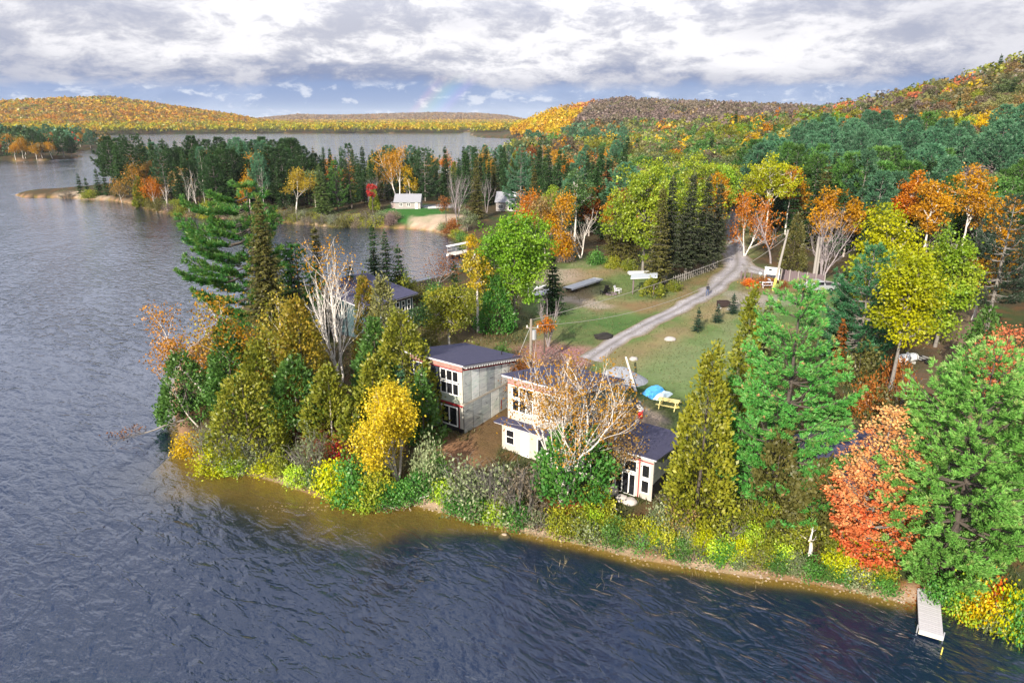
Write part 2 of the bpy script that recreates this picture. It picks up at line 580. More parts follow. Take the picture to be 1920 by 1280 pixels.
PATCH = [
    ((0.31, 0.25, 0.20), land_poly([(1005, 512), (1035, 497), (1085, 500), (1112, 508), (1105, 520), (1060, 527), (1008, 527)]), 1.6),
    ((0.24, 0.17, 0.09), land_poly([(1085, 498), (1170, 505), (1150, 520), (1110, 528), (1080, 530)]), 2.5),
    ((0.10, 0.155, 0.045), land_poly([(1110, 522), (1160, 508), (1200, 510), (1235, 560), (1180, 565), (1130, 545)]), 2.5),
    ((0.33, 0.28, 0.23), land_poly([(990, 545), (1040, 548), (1100, 558), (1145, 572), (1120, 578), (1060, 562), (990, 562)]), 1.0),
    ((0.060, 0.125, 0.034), land_poly([(1020, 575), (1100, 582), (1180, 590), (1250, 590), (1190, 625), (1110, 650), (1040, 640)]), 3.0),
    ((0.20, 0.13, 0.065), land_poly([(1150, 565), (1250, 560), (1345, 520), (1360, 480), (1345, 500), (1270, 540), (1330, 540), (1290, 565), (1200, 590)]), 2.0),
    ((0.23, 0.17, 0.09), land_poly([(1130, 685), (1180, 650), (1280, 600), (1355, 560), (1380, 575), (1330, 600), (1230, 660), (1190, 690)]), 2.0),
    ((0.145, 0.195, 0.085), land_poly([(1180, 690), (1270, 640), (1400, 610), (1400, 660), (1300, 740), (1250, 720), (1200, 720)]), 3.0),
    ((0.30, 0.26, 0.23), land_poly([(1350, 545), (1430, 550), (1480, 555), (1440, 585), (1370, 580)]), 2.0),
    ((0.20, 0.125, 0.06), land_poly([(1395, 520), (1470, 520), (1540, 540), (1480, 550), (1400, 548)]), 2.0),
    ((0.030, 0.060, 0.018), land_poly([(1170, 715), (1210, 705), (1250, 722), (1290, 745), (1290, 805), (1255, 815), (1238, 775), (1195, 745), (1165, 740)]), 1.0),
    ((0.30, 0.235, 0.20), land_poly([(1150, 745), (1190, 742), (1235, 765), (1250, 800), (1220, 815), (1160, 800)]), 0.7),
    ((0.25, 0.135, 0.075), land_poly([(800, 800), (870, 808), (940, 770), (950, 810), (930, 860), (850, 860), (790, 835)], 2.4), 1.0),
    ((0.11, 0.075, 0.035), land_poly([(890, 800), (950, 755), (948, 840), (900, 860)], 2.4), 0.8),
    ((0.33, 0.17, 0.17), land_poly([(970, 650), (1010, 640), (1090, 650), (1120, 665), (1090, 700), (1040, 715), (985, 690)], 2.6), 1.6),
    ((0.14, 0.10, 0.05), land_poly([(790, 600), (880, 625), (985, 640), (985, 665), (900, 655), (790, 650)], 2.6), 2.0),
    ((0.15, 0.045, 0.022), land_poly([(560, 800), (640, 790), (700, 830), (700, 880), (620, 880), (570, 850)], 2.0), 1.0),
    ((0.26, 0.075, 0.025), land_poly([(1030, 915), (1090, 915), (1140, 930), (1130, 955), (1050, 950)], 2.0), 0.6),
    ((0.30, 0.11, 0.035), land_poly([(1690, 1085), (1760, 1075), (1800, 1100), (1780, 1130), (1690, 1125)], 1.0), 0.8),
    ((0.14, 0.095, 0.065), C_TRACK, 2.0),
    ((0.22, 0.16, 0.10), land_poly([(1690, 780), (1740, 790), (1800, 840), (1780, 870), (1700, 840)]), 1.5),
    ((0.20, 0.19, 0.20), land_poly([(1745, 825), (1790, 830), (1815, 860), (1770, 865)]), 1.0),
    ((0.44, 0.34, 0.25), land_poly([(770, 414), (835, 411), (880, 412), (862, 436), (820, 436), (770, 428)], 0.8), 1.2),
    ((0.40, 0.32, 0.24), land_poly([(105, 366), (160, 365), (250, 379), (240, 384), (180, 375), (110, 373)], 0.5), 2.0),
    ((0.30, 0.30, 0.33), land_poly([(790, 389), (850, 386), (850, 394), (795, 394)], 1.8), 1.0),
]


def ground_colour(x, y, z, sd):
    d = np.hypot(x, y)
    n1 = fbm(x / 9, y / 9, 31)
    n2 = fbm(x / 2.2, y / 2.2, 32, 3)
    n3 = fbm(x / 40, y / 40, 33, 3)
    c = np.empty(x.shape + (3,))

    def put(col, w):
        nonlocal c
        w = np.clip(w, 0, 1)[..., None]
        c = c * (1 - w) + np.asarray(col) * w
    c[:] = (0.060, 0.047, 0.026)
    put((0.045, 0.060, 0.022), sst(n1, 0.45, 0.65))
    put((0.11, 0.060, 0.028), sst(n2, 0.55, 0.75) * 0.8)
    near = d < 420
    xs, ys = x[near], y[near]
    j1 = (fbm(xs / 3.0, ys / 3.0, 41) - 0.5)
    j2 = (fbm(xs / 0.9, ys / 0.9, 42, 2) - 0.5)
    ww = np.zeros_like(x)
    for nm, P, bl in GRASS:
        s = poly_sd(P, xs, ys) + j1 * 5
        ww[:] = 0
        ww[near] = sst(s, -bl, bl)
        if nm == 'lawn':
            put((0.105, 0.165, 0.050), ww)
            put((0.20, 0.165, 0.085), ww * sst(n1, 0.50, 0.66) * 0.75)
            put((0.070, 0.135, 0.036), ww * sst(n3, 0.45, 0.6) * 0.8)
            put((0.19, 0.20, 0.10), ww * sst(n2, 0.52, 0.68) * 0.7)
            put((0.21, 0.15, 0.085), ww * sst(fbm(x / 5, y / 11, 37), 0.56, 0.68) * 0.75)
        else:
            put((0.035, 0.12, 0.022), ww)
    for col, P, bl in PATCH:
        s = poly_sd(P, xs, ys) + j1 * 3.0 * min(1, bl) + j2 * 0.8
        ww[:] = 0
        ww[near] = sst(s, -bl, bl) * (0.78 + 0.5 * j2)
        put(col, ww)
    # bank and beach
    bw = 1 - sst(sd + (n2 - 0.5) * 1.6, 0.4, 1.3)
    put((0.26, 0.155, 0.095), bw * (sd > -0.4))
    put((0.34, 0.25, 0.18), bw * sst(n1, 0.45, 0.6) * (sd > -0.4))
    # bed of the lake
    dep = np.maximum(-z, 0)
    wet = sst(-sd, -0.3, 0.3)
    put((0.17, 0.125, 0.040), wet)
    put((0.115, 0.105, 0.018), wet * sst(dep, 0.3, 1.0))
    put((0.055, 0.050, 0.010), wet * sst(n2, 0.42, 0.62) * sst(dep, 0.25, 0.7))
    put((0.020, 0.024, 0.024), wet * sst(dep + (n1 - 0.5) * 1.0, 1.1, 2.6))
    return c


# ------------------------------------------------------------------ terrain: one sheet from the foot of the drone to the hills
def radii(r0, r1, n):
    return r0 * (r1 / r0) ** (np.arange(n) / (n - 1))


rr = np.concatenate([radii(9, 26, 16)[:-1], radii(26, 130, 185)[:-1], radii(130, 420, 100)[:-1], radii(420, 8600, 90)])
aa = np.radians(np.concatenate([np.linspace(-80, -42, 22)[:-1], np.linspace(-42, 42, 350), np.linspace(42, 80, 22)[1:]]))
RR, AA = np.meshgrid(rr, aa, indexing='ij')
GX, GY = RR * np.sin(AA), RR * np.cos(AA)
GSD = land_sd(GX, GY)
GZ = terrain(GX, GY, GSD)
nr, na = GX.shape
ids = np.arange(nr * na).reshape(nr, na)
quads = np.stack([ids[:-1, :-1], ids[:-1, 1:], ids[1:, 1:], ids[1:, :-1]], -1).reshape(-1, 4)


def tz(x, y):
    """height of the land sheet at a point, read off its own grid"""
    r, a = math.hypot(x, y), math.atan2(x, y)
    i = min(max(int(np.searchsorted(rr, r)) - 1, 0), nr - 2)
    j = min(max(int(np.searchsorted(aa, a)) - 1, 0), na - 2)
    u_ = min(max((r - rr[i]) / (rr[i + 1] - rr[i]), 0), 1)
    v_ = min(max((a - aa[j]) / (aa[j + 1] - aa[j]), 0), 1)
    return float((GZ[i, j] * (1 - v_) + GZ[i, j + 1] * v_) * (1 - u_) + (GZ[i + 1, j] * (1 - v_) + GZ[i + 1, j + 1] * v_) * u_)


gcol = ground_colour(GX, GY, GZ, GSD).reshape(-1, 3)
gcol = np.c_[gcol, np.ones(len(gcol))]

m = bpy.data.materials.new('soil')
m.use_nodes = True
k = NT(m.node_tree)
o = k.n('ShaderNodeOutputMaterial')
p = k.n('ShaderNodeBsdfPrincipled')
p.inputs['Roughness'].default_value = 0.95
p.inputs['Specular IOR Level'].default_value = 0.1
pos = k.n('ShaderNodeNewGeometry').outputs['Position']
n1 = k.noise(pos, 5.5, 6, 0.7)
n2 = k.noise(pos, 0.8, 5, 0.6)
n3 = k.noise(pos, 2.3, 5, 0.65)
vc = k.n('ShaderNodeAttribute', attribute_name='tint').outputs['Color']
c = k.mix(1.0, vc, k.m('ADD', 0.30, k.m('ADD', k.m('MULTIPLY', n1, 0.85), k.m('MULTIPLY', n2, 0.55))), 'MULTIPLY')
c = k.mix(k.m('MULTIPLY', k.ss(n3, 0.58, 0.72), 0.35), c, k.mix(1.0, c, (1.35, 1.15, 0.75), 'MULTIPLY'))
k.l(c, p.inputs['Base Color'])
bp = k.n('ShaderNodeBump')
bp.inputs['Strength'].default_value = 0.6
bp.inputs['Distance'].default_value = 0.25
k.l(n1, bp.inputs['Height'])
k.l(bp.outputs[0], p.inputs['Normal'])
k.l(p.outputs[0], o.inputs[0])
M_SOIL = m
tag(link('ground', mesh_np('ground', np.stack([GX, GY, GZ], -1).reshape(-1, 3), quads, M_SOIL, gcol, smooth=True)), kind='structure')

# ------------------------------------------------------------------ water
m = bpy.data.materials.new('lake_water')
m.use_nodes = True
k = NT(m.node_tree)
o = k.n('ShaderNodeOutputMaterial')
pos = k.n('ShaderNodeNewGeometry').outputs['Position']


def rot(v, deg, sx, sy):
    """coordinates turned first and stretched after, so that crests run across the wind"""
    r_ = k.n('ShaderNodeVectorRotate', rotation_type='Z_AXIS')
    k.l(v, r_.inputs['Vector'])
    r_.inputs['Angle'].default_value = R(deg)
    return k.vm('MULTIPLY', r_.outputs[0], (sx, sy, 1)).outputs[0]


w1 = k.noise(rot(pos, -50, 1.10, 0.50), 1.0, 2, 0.5, 0.7)      # wind waves, about a metre from crest to crest
w1b = k.noise(rot(pos, -30, 1.7, 0.7), 1.0, 2, 0.5, 0.5)
w2 = k.noise(rot(pos, -62, 3.2, 1.5), 1.0, 3, 0.55, 0.4)
w3 = k.noise(rot(pos, -40, 8.5, 4.5), 1.0, 2, 0.6, 0.3)
gust = k.noise(rot(pos, -20, 0.05, 0.025), 1.0, 3, 0.55, 0.6)
gs = k.m('ADD', 0.62, k.m('MULTIPLY', k.ss(gust, 0.36, 0.62), 0.60))
h = k.m('ADD', k.m('MULTIPLY', w1, 0.20), k.m('MULTIPLY', w1b, 0.075))
h = k.m('ADD', h, k.m('MULTIPLY', w2, 0.055))
h = k.m('ADD', h, k.m('MULTIPLY', w3, k.m('ADD', 0.008, k.m('MULTIPLY', k.ss(w1, 0.46, 0.62), 0.036))))
dep = k.n('ShaderNodeAttribute', attribute_name='tint')
ds = k.n('ShaderNodeSeparateColor')
k.l(dep.outputs['Color'], ds.inputs[0])
# calmer in the lee of the bank
h = k.m('MULTIPLY', h, k.m('MULTIPLY', gs, k.m('ADD', 0.40, k.m('MULTIPLY', k.ss(ds.outputs[0], 0.3, 5.0), 0.60))))
bp = k.n('ShaderNodeBump')
bp.inputs['Strength'].default_value = 1.0
bp.inputs['Distance'].default_value = 1.0
k.l(h, bp.inputs['Height'])
inc = k.n('ShaderNodeVectorMath', operation='DOT_PRODUCT')
k.l(k.n('ShaderNodeNewGeometry').outputs['Incoming'], inc.inputs[0])
k.l(bp.outputs[0], inc.inputs[1])
cosi = k.m('MINIMUM', k.m('ABSOLUTE', inc.outputs['Value']), 1.0)
fres = k.m('ADD', 0.085, k.m('MULTIPLY', k.m('POWER', k.m('SUBTRACT', 1.0, cosi), 4.4), 0.93))
gl = k.n('ShaderNodeBsdfGlossy')
gl.inputs['Roughness'].default_value = 0.05
gl.inputs['Color'].default_value = (0.88, 0.92, 1.0, 1)
k.l(bp.outputs[0], gl.inputs['Normal'])
tr = k.n('ShaderNodeBsdfTransparent')
tr.inputs[0].default_value = (0.95, 0.90, 0.66, 1)
body = k.n('ShaderNodeBsdfDiffuse')
body.inputs[0].default_value = (0.004, 0.012, 0.034, 1)
absb = k.m('SUBTRACT', 1.0, k.m('EXPONENT', k.m('MULTIPLY', ds.outputs[0], -0.62)))
under = k.n('ShaderNodeMixShader')
k.l(absb, under.inputs[0])
k.l(tr.outputs[0], under.inputs[1])
k.l(body.outputs[0], under.inputs[2])
mx = k.n('ShaderNodeMixShader')
k.l(fres, mx.inputs[0])
k.l(under.outputs[0], mx.inputs[1])
k.l(gl.outputs[0], mx.inputs[2])
k.l(mx.outputs[0], o.inputs[0])
M_WATER = m
wq = quads.reshape(nr - 1, na - 1, 4)
keep = (GZ[:-1, :-1] < 0.25) | (GZ[1:, 1:] < 0.25) | (GZ[1:, :-1] < 0.25) | (GZ[:-1, 1:] < 0.25)
wf = wq[keep]
used, inv = np.unique(wf.ravel(), return_inverse=True)
WV = np.stack([GX.ravel()[used], GY.ravel()[used], np.zeros(len(used))], -1)
wd = np.maximum(-GZ.ravel()[used], 0)
tag(link('lake_water', mesh_np('lake_water', WV, inv.reshape(-1, 4), M_WATER, np.c_[wd, wd, wd, np.ones(len(wd))])), kind='structure')


# ------------------------------------------------------------------ gravel road: a strip that lies on the land and sinks into it at its ragged edges
def road(name, pts, widths, col, col2, lift_=0.07):
    P = [Vector((*gp(px, py, 2.9), 0)) for px, py in pts]
    fine, wd = [], []
    for i in range(len(P) - 1):
        p0, p1, p2, p3 = P[max(i - 1, 0)], P[i], P[i + 1], P[min(i + 2, len(P) - 1)]
        n = max(3, int((p2 - p1).length / 0.8))
        for s in range(n):
            t = s / n
            fine.append(0.5 * (2 * p1 + (p2 - p0) * t + (2 * p0 - 5 * p1 + 4 * p2 - p3) * t * t + (3 * p1 - p0 - 3 * p2 + p3) * t ** 3))
            wd.append(widths[i] * (1 - t) + widths[i + 1] * t)
    fine.append(P[-1])
    wd.append(widths[-1])
    us = np.array([-1.12, -0.95, -0.75, -0.5, -0.25, 0, 0.25, 0.5, 0.75, 0.95, 1.12])
    zs = np.array([-0.10, 0.6, 1.0, 0.65, 1.0, 1.25, 1.0, 0.65, 1.0, 0.6, -0.10]) * lift_
    V = []
    for i, p in enumerate(fine):
        t = (fine[min(i + 1, len(fine) - 1)] - fine[max(i - 1, 0)]).normalized()
        nrm_ = Vector((-t.y, t.x, 0))
        for j, u in enumerate(us):
            e = 1 + (vnoise(i * 0.37, j // 6 * 9.0, 55) - 0.5) * 0.45
            c_ = p + nrm_ * (u * wd[i] * 0.5 * e)
            V.append((c_.x, c_.y, zs[j]))
    V = np.array(V)
    V[:, 2] += terrain(V[:, 0], V[:, 1])
    n = len(us)
    g = np.arange(len(V)).reshape(-1, n)
    q_ = np.stack([g[:-1, :-1], g[:-1, 1:], g[1:, 1:], g[1:, :-1]], -1).reshape(-1, 4)[:, ::-1]
    edge = np.array((0.19, 0.15, 0.085))
    cs = np.array([edge, edge * 0.6 + np.array(col2) * 0.4, col2, col, np.array(col) * 0.85, np.array(col2) * 0.78, np.array(col) * 0.85, col, col2, edge * 0.6 + np.array(col2) * 0.4, edge])
    vc_ = np.tile(cs, (len(fine), 1)) * (0.75 + 0.5 * fbm(V[:, 0] / 1.7, V[:, 1] / 1.7, 91, 3))[:, None]
    return tag(link(name, mesh_np(name, V, q_, M_SOIL, np.c_[vc_, np.ones(len(vc_))], smooth=True)), kind='structure')


road('gravel_road', [(1105, 668), (1150, 640), (1210, 608), (1275, 575), (1330, 545), (1362, 518), (1382, 495), (1380, 470), (1376, 445), (1372, 420), (1374, 400), (1380, 385)],
     [2.3, 2.4, 2.6, 2.8, 3.2, 3.8, 4.4, 4.0, 3.4, 3.2, 3.2, 3.2], (0.36, 0.34, 0.355), (0.27, 0.25, 0.24))
road('gravel_lane', [(1372, 470), (1388, 492), (1415, 505), (1450, 514), (1500, 521), (1580, 533)], [4, 5, 4.5, 4, 3.5, 3], (0.36, 0.34, 0.35), (0.28, 0.26, 0.25), 0.05)
road('dirt_track', [(1838, 578), (1832, 612), (1805, 660), (1800, 720), (1802, 790), (1795, 850)], [2.4, 2.6, 2.6, 2.6, 3.0, 3.6], (0.20, 0.14, 0.10), (0.13, 0.085, 0.06), 0.05)

# ------------------------------------------------------------------ plants: leaves as small faces, wood as tubes
def unit(v):
    return v / (np.linalg.norm(v, axis=-1, keepdims=True) + 1e-9)


def rnd_dir(rng, n):
    return unit(rng.normal(size=(n, 3)))


class Leaves:
    def __init__(self):
        self.V, self.C = [], []

    def add(self, P, D, N, L, Wd, tone, hue, rng, fold=0.16):
        """kite-shaped leaves at P growing along D with face normal about N; tone and hue per leaf"""
        n = len(P)
        D = unit(D)
        Sd = unit(np.cross(N, D) + 1e-6 * rng.normal(size=(n, 3)))
        Nn = np.cross(D, Sd)
        L = np.broadcast_to(np.asarray(L, float).reshape(-1, 1) if np.ndim(L) else np.full((1, 1), L), (n, 1)) * rng.uniform(0.7, 1.25, (n, 1))
        Wd = np.broadcast_to(np.asarray(Wd, float).reshape(-1, 1) if np.ndim(Wd) else np.full((1, 1), Wd), (n, 1)) * rng.uniform(0.75, 1.2, (n, 1))
        a = P
        b = P + D * L * 0.5 + Sd * Wd * 0.5 + Nn * L * fold * 0.4
        c = P + D * L - Nn * L * fold
        d = P + D * L * 0.5 - Sd * Wd * 0.5 + Nn * L * fold * 0.4
        self.V.append(np.stack([a, b, c, d], 1).reshape(-1, 3))
        tone = np.clip(np.broadcast_to(tone, (n,)) + rng.normal(0, 0.13, n), 0, 1)
        hue = np.clip(np.broadcast_to(hue, (n,)) + rng.normal(0, 0.10, n), 0, 1)
        self.C.append(np.repeat(np.stack([tone, hue, rng.uniform(0, 1, n), np.ones(n)], -1), 4, 0))

    def mesh(self, name, mat=None):
        V = np.concatenate(self.V)
        return mesh_np(name, V, np.arange(len(V)).reshape(-1, 4), mat or M_LEAF, np.concatenate(self.C))


class Wood:
    def __init__(self):
        self.V, self.F, self.k = [], [], 0

    def tube(self, P, rad, n=5):
        P = np.asarray(P, float)
        rad = np.asarray(rad, float)
        T = unit(np.gradient(P, axis=0))
        ref = np.array([0.0, 0, 1]) if abs(T[0, 2]) < 0.8 else np.array([1.0, 0, 0])
        A = unit(np.cross(T, ref) + 1e-9)
        B = np.cross(T, A)
        th = np.arange(n) * 2 * math.pi / n
        V = P[:, None] + (A[:, None] * np.cos(th)[None, :, None] + B[:, None] * np.sin(th)[None, :, None]) * rad[:, None, None]
        k_ = len(P)
        g = np.arange(k_ * n).reshape(k_, n) + self.k
        self.F.append(np.stack([g[:-1], np.roll(g[:-1], -1, 1), np.roll(g[1:], -1, 1), g[1:]], -1).reshape(-1, 4))
        self.V.append(V.reshape(-1, 3))
        self.k += k_ * n

    def mesh(self, name):
        return mesh_np(name, np.concatenate(self.V), np.concatenate(self.F), M_BARK, smooth=True)


def trunk_line(rng, h, lean=0.0, wob=0.012, n=9):
    t = np.linspace(0, 1, n)
    a = rng.uniform(0, 2 * math.pi)
    w = np.cumsum(rng.normal(0, wob * h / n ** 0.5, (n, 2)), 0)
    w -= w[0]
    return np.c_[np.cos(a) * lean * h * t + w[:, 0], np.sin(a) * lean * h * t + w[:, 1], t * h]


def make_spruce(seed, h, w, dens=1.0, leaf=1.0, bare=0.05, droop=0.3, ragged=0.25, power=0.85):
    """conical conifer: whorls of drooping boughs"""
    rng = np.random.default_rng(seed)
    wd, lf = Wood(), Leaves()
    tl = trunk_line(rng, h, 0, 0.006)
    wd.tube(tl, np.linspace(0.014 * h + 0.03, 0.012, len(tl)), 6)
    nl = int(h / 0.40 * dens)
    for i in range(nl):
        t = bare + (0.985 - bare) * (i + rng.uniform(0, 0.8)) / nl
        Lm = w / 2 * (1 - t) ** power * min(1, 0.55 + (t - bare) * 5) + 0.10
        nb = rng.integers(5, 8)
        base = np.array([np.interp(t * h, tl[:, 2], tl[:, j]) for j in range(3)])
        ph = rng.uniform(0, 6.28)
        for b in range(nb):
            L = Lm * rng.uniform(1 - ragged * 1.5, 1 + ragged * 0.7)
            a = ph + b * 6.283 / nb + rng.normal(0, 0.2)
            out = np.array([math.cos(a), math.sin(a), 0])
            sag = droop * (1.15 - t) - 0.45 * max(0, t - 0.75)
            ns = max(2, int(L / (0.34 * leaf) * min(dens, 1.3)))
            s = np.linspace(0.18, 1.0, ns)
            P = base + out * (s * L)[:, None]
            P[:, 2] += L * (-sag * s + 0.22 * s * s)
            if L > 0.9 and i % 2 == 0:
                wd.tube(np.vstack([base, P[ns // 2], P[-1]]), [0.02 + 0.012 * L, 0.02, 0.008], 3)
            side = np.array([-out[1], out[0], 0])
            ll = (0.30 + 0.34 * (1 - s) * L ** 0.5) * leaf
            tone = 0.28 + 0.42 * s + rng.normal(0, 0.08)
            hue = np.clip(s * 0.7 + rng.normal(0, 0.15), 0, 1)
            up = np.array([0, 0, 1.0])
            for sg in (-1, 1):
                D = out[None] * rng.uniform(0.5, 0.9, (ns, 1)) + side[None] * sg * rng.uniform(0.6, 1.0, (ns, 1)) - up[None] * rng.uniform(0.05, 0.55, (ns, 1))
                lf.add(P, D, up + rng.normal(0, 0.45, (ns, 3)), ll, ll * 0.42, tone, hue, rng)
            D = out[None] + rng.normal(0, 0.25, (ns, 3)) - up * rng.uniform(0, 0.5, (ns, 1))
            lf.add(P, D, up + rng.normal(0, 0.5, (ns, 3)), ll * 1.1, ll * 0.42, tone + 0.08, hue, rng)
    n = 10
    lf.add(np.repeat(tl[-1:], n, 0) - np.c_[np.zeros((n, 2)), rng.uniform(0, 0.5, n)], np.c_[rng.normal(0, 0.5, (n, 2)), np.ones(n)], rnd_dir(rng, n), 0.45, 0.13, 0.6, 0.6, rng)
    return lf.mesh('crown'), wd.mesh('trunk')


def tuft(lf, rng, P, D, n, L, Wd, tone, hue):
    """bursts of needles at the points P"""
    m_ = len(P)
    PP = np.repeat(P, n, 0) + rng.normal(0, L * 0.16, (m_ * n, 3))
    DD = np.repeat(unit(D), n, 0) * 0.9 + rnd_dir(rng, m_ * n) * 0.75 + np.array([0, 0, 0.42])
    lf.add(PP, DD, rnd_dir(rng, m_ * n), L, Wd, np.repeat(np.broadcast_to(tone, (m_,)), n), np.repeat(np.broadcast_to(hue, (m_,)), n), rng, 0.05)


def make_pine(seed, h, w, step=0.85, limbs=5, needle=0.34, nper=9, base=0.12, prof=None, wind=0.0, cones=0.0, trunk_r=None, flat=0.0, gap=0.55, s0=0.34, pad=1.0, leafy=0.0, rise0=0.15):
    """white pine: long level limbs in tiers with plumes of needles"""
    rng = np.random.default_rng(seed)
    wd, lf = Wood(), Leaves()
    tl = trunk_line(rng, h, 0, 0.008)
    wd.tube(tl, np.linspace(trunk_r or 0.016 * h, 0.03, len(tl)), 7)
    prof = prof or [(0, 0.75), (0.25, 1.0), (0.5, 0.85), (0.8, 0.48), (1, 0.12)]
    pt, pv = zip(*prof)
    nl = max(1, int(h * (1 - base) / step))
    for i in range(nl + 1):
        t = base + (1 - base) * min(1, (i + rng.uniform(-0.2, 0.3)) / nl)
        t = min(t, 0.99)
        u_ = (t - base) / (1 - base)
        Lm = w / 2 * np.interp(u_, pt, pv)
        c0 = np.array([np.interp(t * h, tl[:, 2], tl[:, j]) for j in range(3)])
        ph = rng.uniform(0, 6.28)
        for b in range(limbs):
            a = ph + b * 6.283 / limbs + rng.normal(0, 0.25)
            L = Lm * rng.uniform(gap, 1.15)
            if wind:
                L *= 1 + wind * math.cos(a - math.pi)
            if L < 0.25:
                L = 0.25
            out = np.array([math.cos(a), math.sin(a), 0])
            rise = (rise0 + 0.55 * u_) * (1 - flat)
            ss = np.linspace(0, 1, 6)
            bend = rng.normal(0, 0.10)
            side = np.array([-out[1], out[0], 0])
            P = c0 + out * (ss * L)[:, None] + side * (bend * L * ss ** 2)[:, None]
            P[:, 2] += L * (rise * ss - 0.16 * np.sin(ss * 3.1) + 0.10 * ss ** 3)
            wd.tube(P, np.linspace(0.018 + 0.016 * L, 0.008, 6), 4)
            nb = max(4, int(L / 0.21))
            for q_ in range(nb):
                s = s0 + (1 - s0) * (q_ + rng.uniform(0, 1)) / nb
                s = min(s, 1.0)
                p0 = np.array([np.interp(s, ss, P[:, j]) for j in range(3)])
                sg = 1 if q_ % 2 else -1
                bl = (0.36 * pad * L * math.sin(math.pi * min(1, (s - s0 * 0.6) / (1 - s0 * 0.6)) ** 0.9) * 0.8 + 0.20) * rng.uniform(0.55, 1.1)
                D = unit(out * rng.uniform(0.6, 1.0) + side * sg * rng.uniform(0.4, 1.0) + np.array([0, 0, rng.uniform(0.05, 0.35)]))
                nt = max(1, int(bl / (needle * 0.85)))
                tt = np.linspace(0.35 if nt > 1 else 0.9, 1, nt)
                PP = p0 + D * (tt * bl)[:, None]
                if bl > 0.75:
                    wd.tube(np.vstack([p0, PP[-1]]), [0.014, 0.006], 3)
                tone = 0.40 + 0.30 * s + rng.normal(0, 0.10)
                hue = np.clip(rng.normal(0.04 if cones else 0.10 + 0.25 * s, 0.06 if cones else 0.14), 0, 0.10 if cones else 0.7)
                if leafy:       # flat sprays of broad leaves, paler towards the top
                    hv = np.clip(rng.normal(0.12 + 0.85 * u_, 0.2), 0, 1)
                    n_ = nt * nper
                    QQ = np.repeat(PP, nper, 0) + rng.normal(0, 0.16, (n_, 3)) * np.array([1, 1, 0.35])
                    lf.add(QQ, rnd_dir(rng, n_) * np.array([1, 1, 0.4]) + D * 0.5, rnd_dir(rng, n_) * 0.55 + np.array([0, 0, 1.0]), leafy, leafy * 0.8, tone, hv, rng)
                    continue
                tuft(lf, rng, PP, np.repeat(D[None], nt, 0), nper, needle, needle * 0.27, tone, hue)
                if cones and s > 0.72 and rng.uniform() < cones * (0.35 + u_):
                    tuft(lf, rng, PP[-1:] + D * 0.1, D[None], int(nper * 1.2), needle * 0.6, needle * 0.24, 0.75, 1.0)
            if leafy:
                continue
            tuft(lf, rng, P[-1:], (out + np.array([0, 0, 0.5]))[None], nper + 3, needle, needle * 0.22, 0.65, 0.4)
    return lf.mesh('crown'), wd.mesh('trunk')


def make_cedar(seed, h, w, dens=1.0, leaf=0.30, bare=0.02, top=0.72, lump=0.35, brown=0.3):
    """dense white cedar: a lumpy cone of upright flat sprays"""
    rng = np.random.default_rng(seed)
    wd, lf = Wood(), Leaves()
    tl = trunk_line(rng, h * 0.96, 0, 0.008)
    wd.tube(tl, np.linspace(0.009 * h + 0.03, 0.02, len(tl)), 6)
    area = h * w * 1.6
    nl = int(area * 4.6 * dens)
    for i in range(nl):
        t = bare + (1 - bare) * (1 - rng.uniform() ** 0.62) if rng.uniform() < 0.8 else rng.uniform(bare, 1)
        a = rng.uniform(0, 6.283)
        r = w / 2 * max(0.04, (1 - t)) ** top * min(1.0, 0.62 + (t - bare) * 3.2)
        lobes = 1 - lump + lump * 2 * vnoise(np.array([a * 1.2 + math.sin(a) + seed]), np.array([t * h / 1.1]), seed)[0]
        r *= 0.55 + 0.55 * lobes
        c0 = np.array([np.interp(t * h, tl[:, 2], tl[:, 0]) + math.cos(a) * r, np.interp(t * h, tl[:, 2], tl[:, 1]) + math.sin(a) * r, t * h])
        n = int(rng.integers(10, 17))
        rad = 0.16 + 0.30 * min(1, w / 4) * (1 - t * 0.5)
        depth = rng.uniform(0, 1)
        P = c0 + rng.normal(0, rad * 0.55, (n, 3)) * np.array([1, 1, 1.35])
        out = np.array([math.cos(a), math.sin(a), 0])
        D = out * rng.uniform(0.2, 0.9, (n, 1)) + np.array([0, 0, 0.8]) + rng.normal(0, 0.45, (n, 3))
        N = unit(np.cross(out, [0, 0, 1]))[None] * rng.choice([-1, 1], (n, 1)) + out * 0.5 + rng.normal(0, 0.5, (n, 3))
        s = ((P - np.array([0, 0, 0]))[:, :2] ** 2).sum(1) ** 0.5
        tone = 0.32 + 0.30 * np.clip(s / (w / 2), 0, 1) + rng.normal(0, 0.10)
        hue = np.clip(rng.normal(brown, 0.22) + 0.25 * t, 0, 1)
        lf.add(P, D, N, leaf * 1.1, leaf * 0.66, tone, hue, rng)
    return lf.mesh('crown'), wd.mesh('trunk')


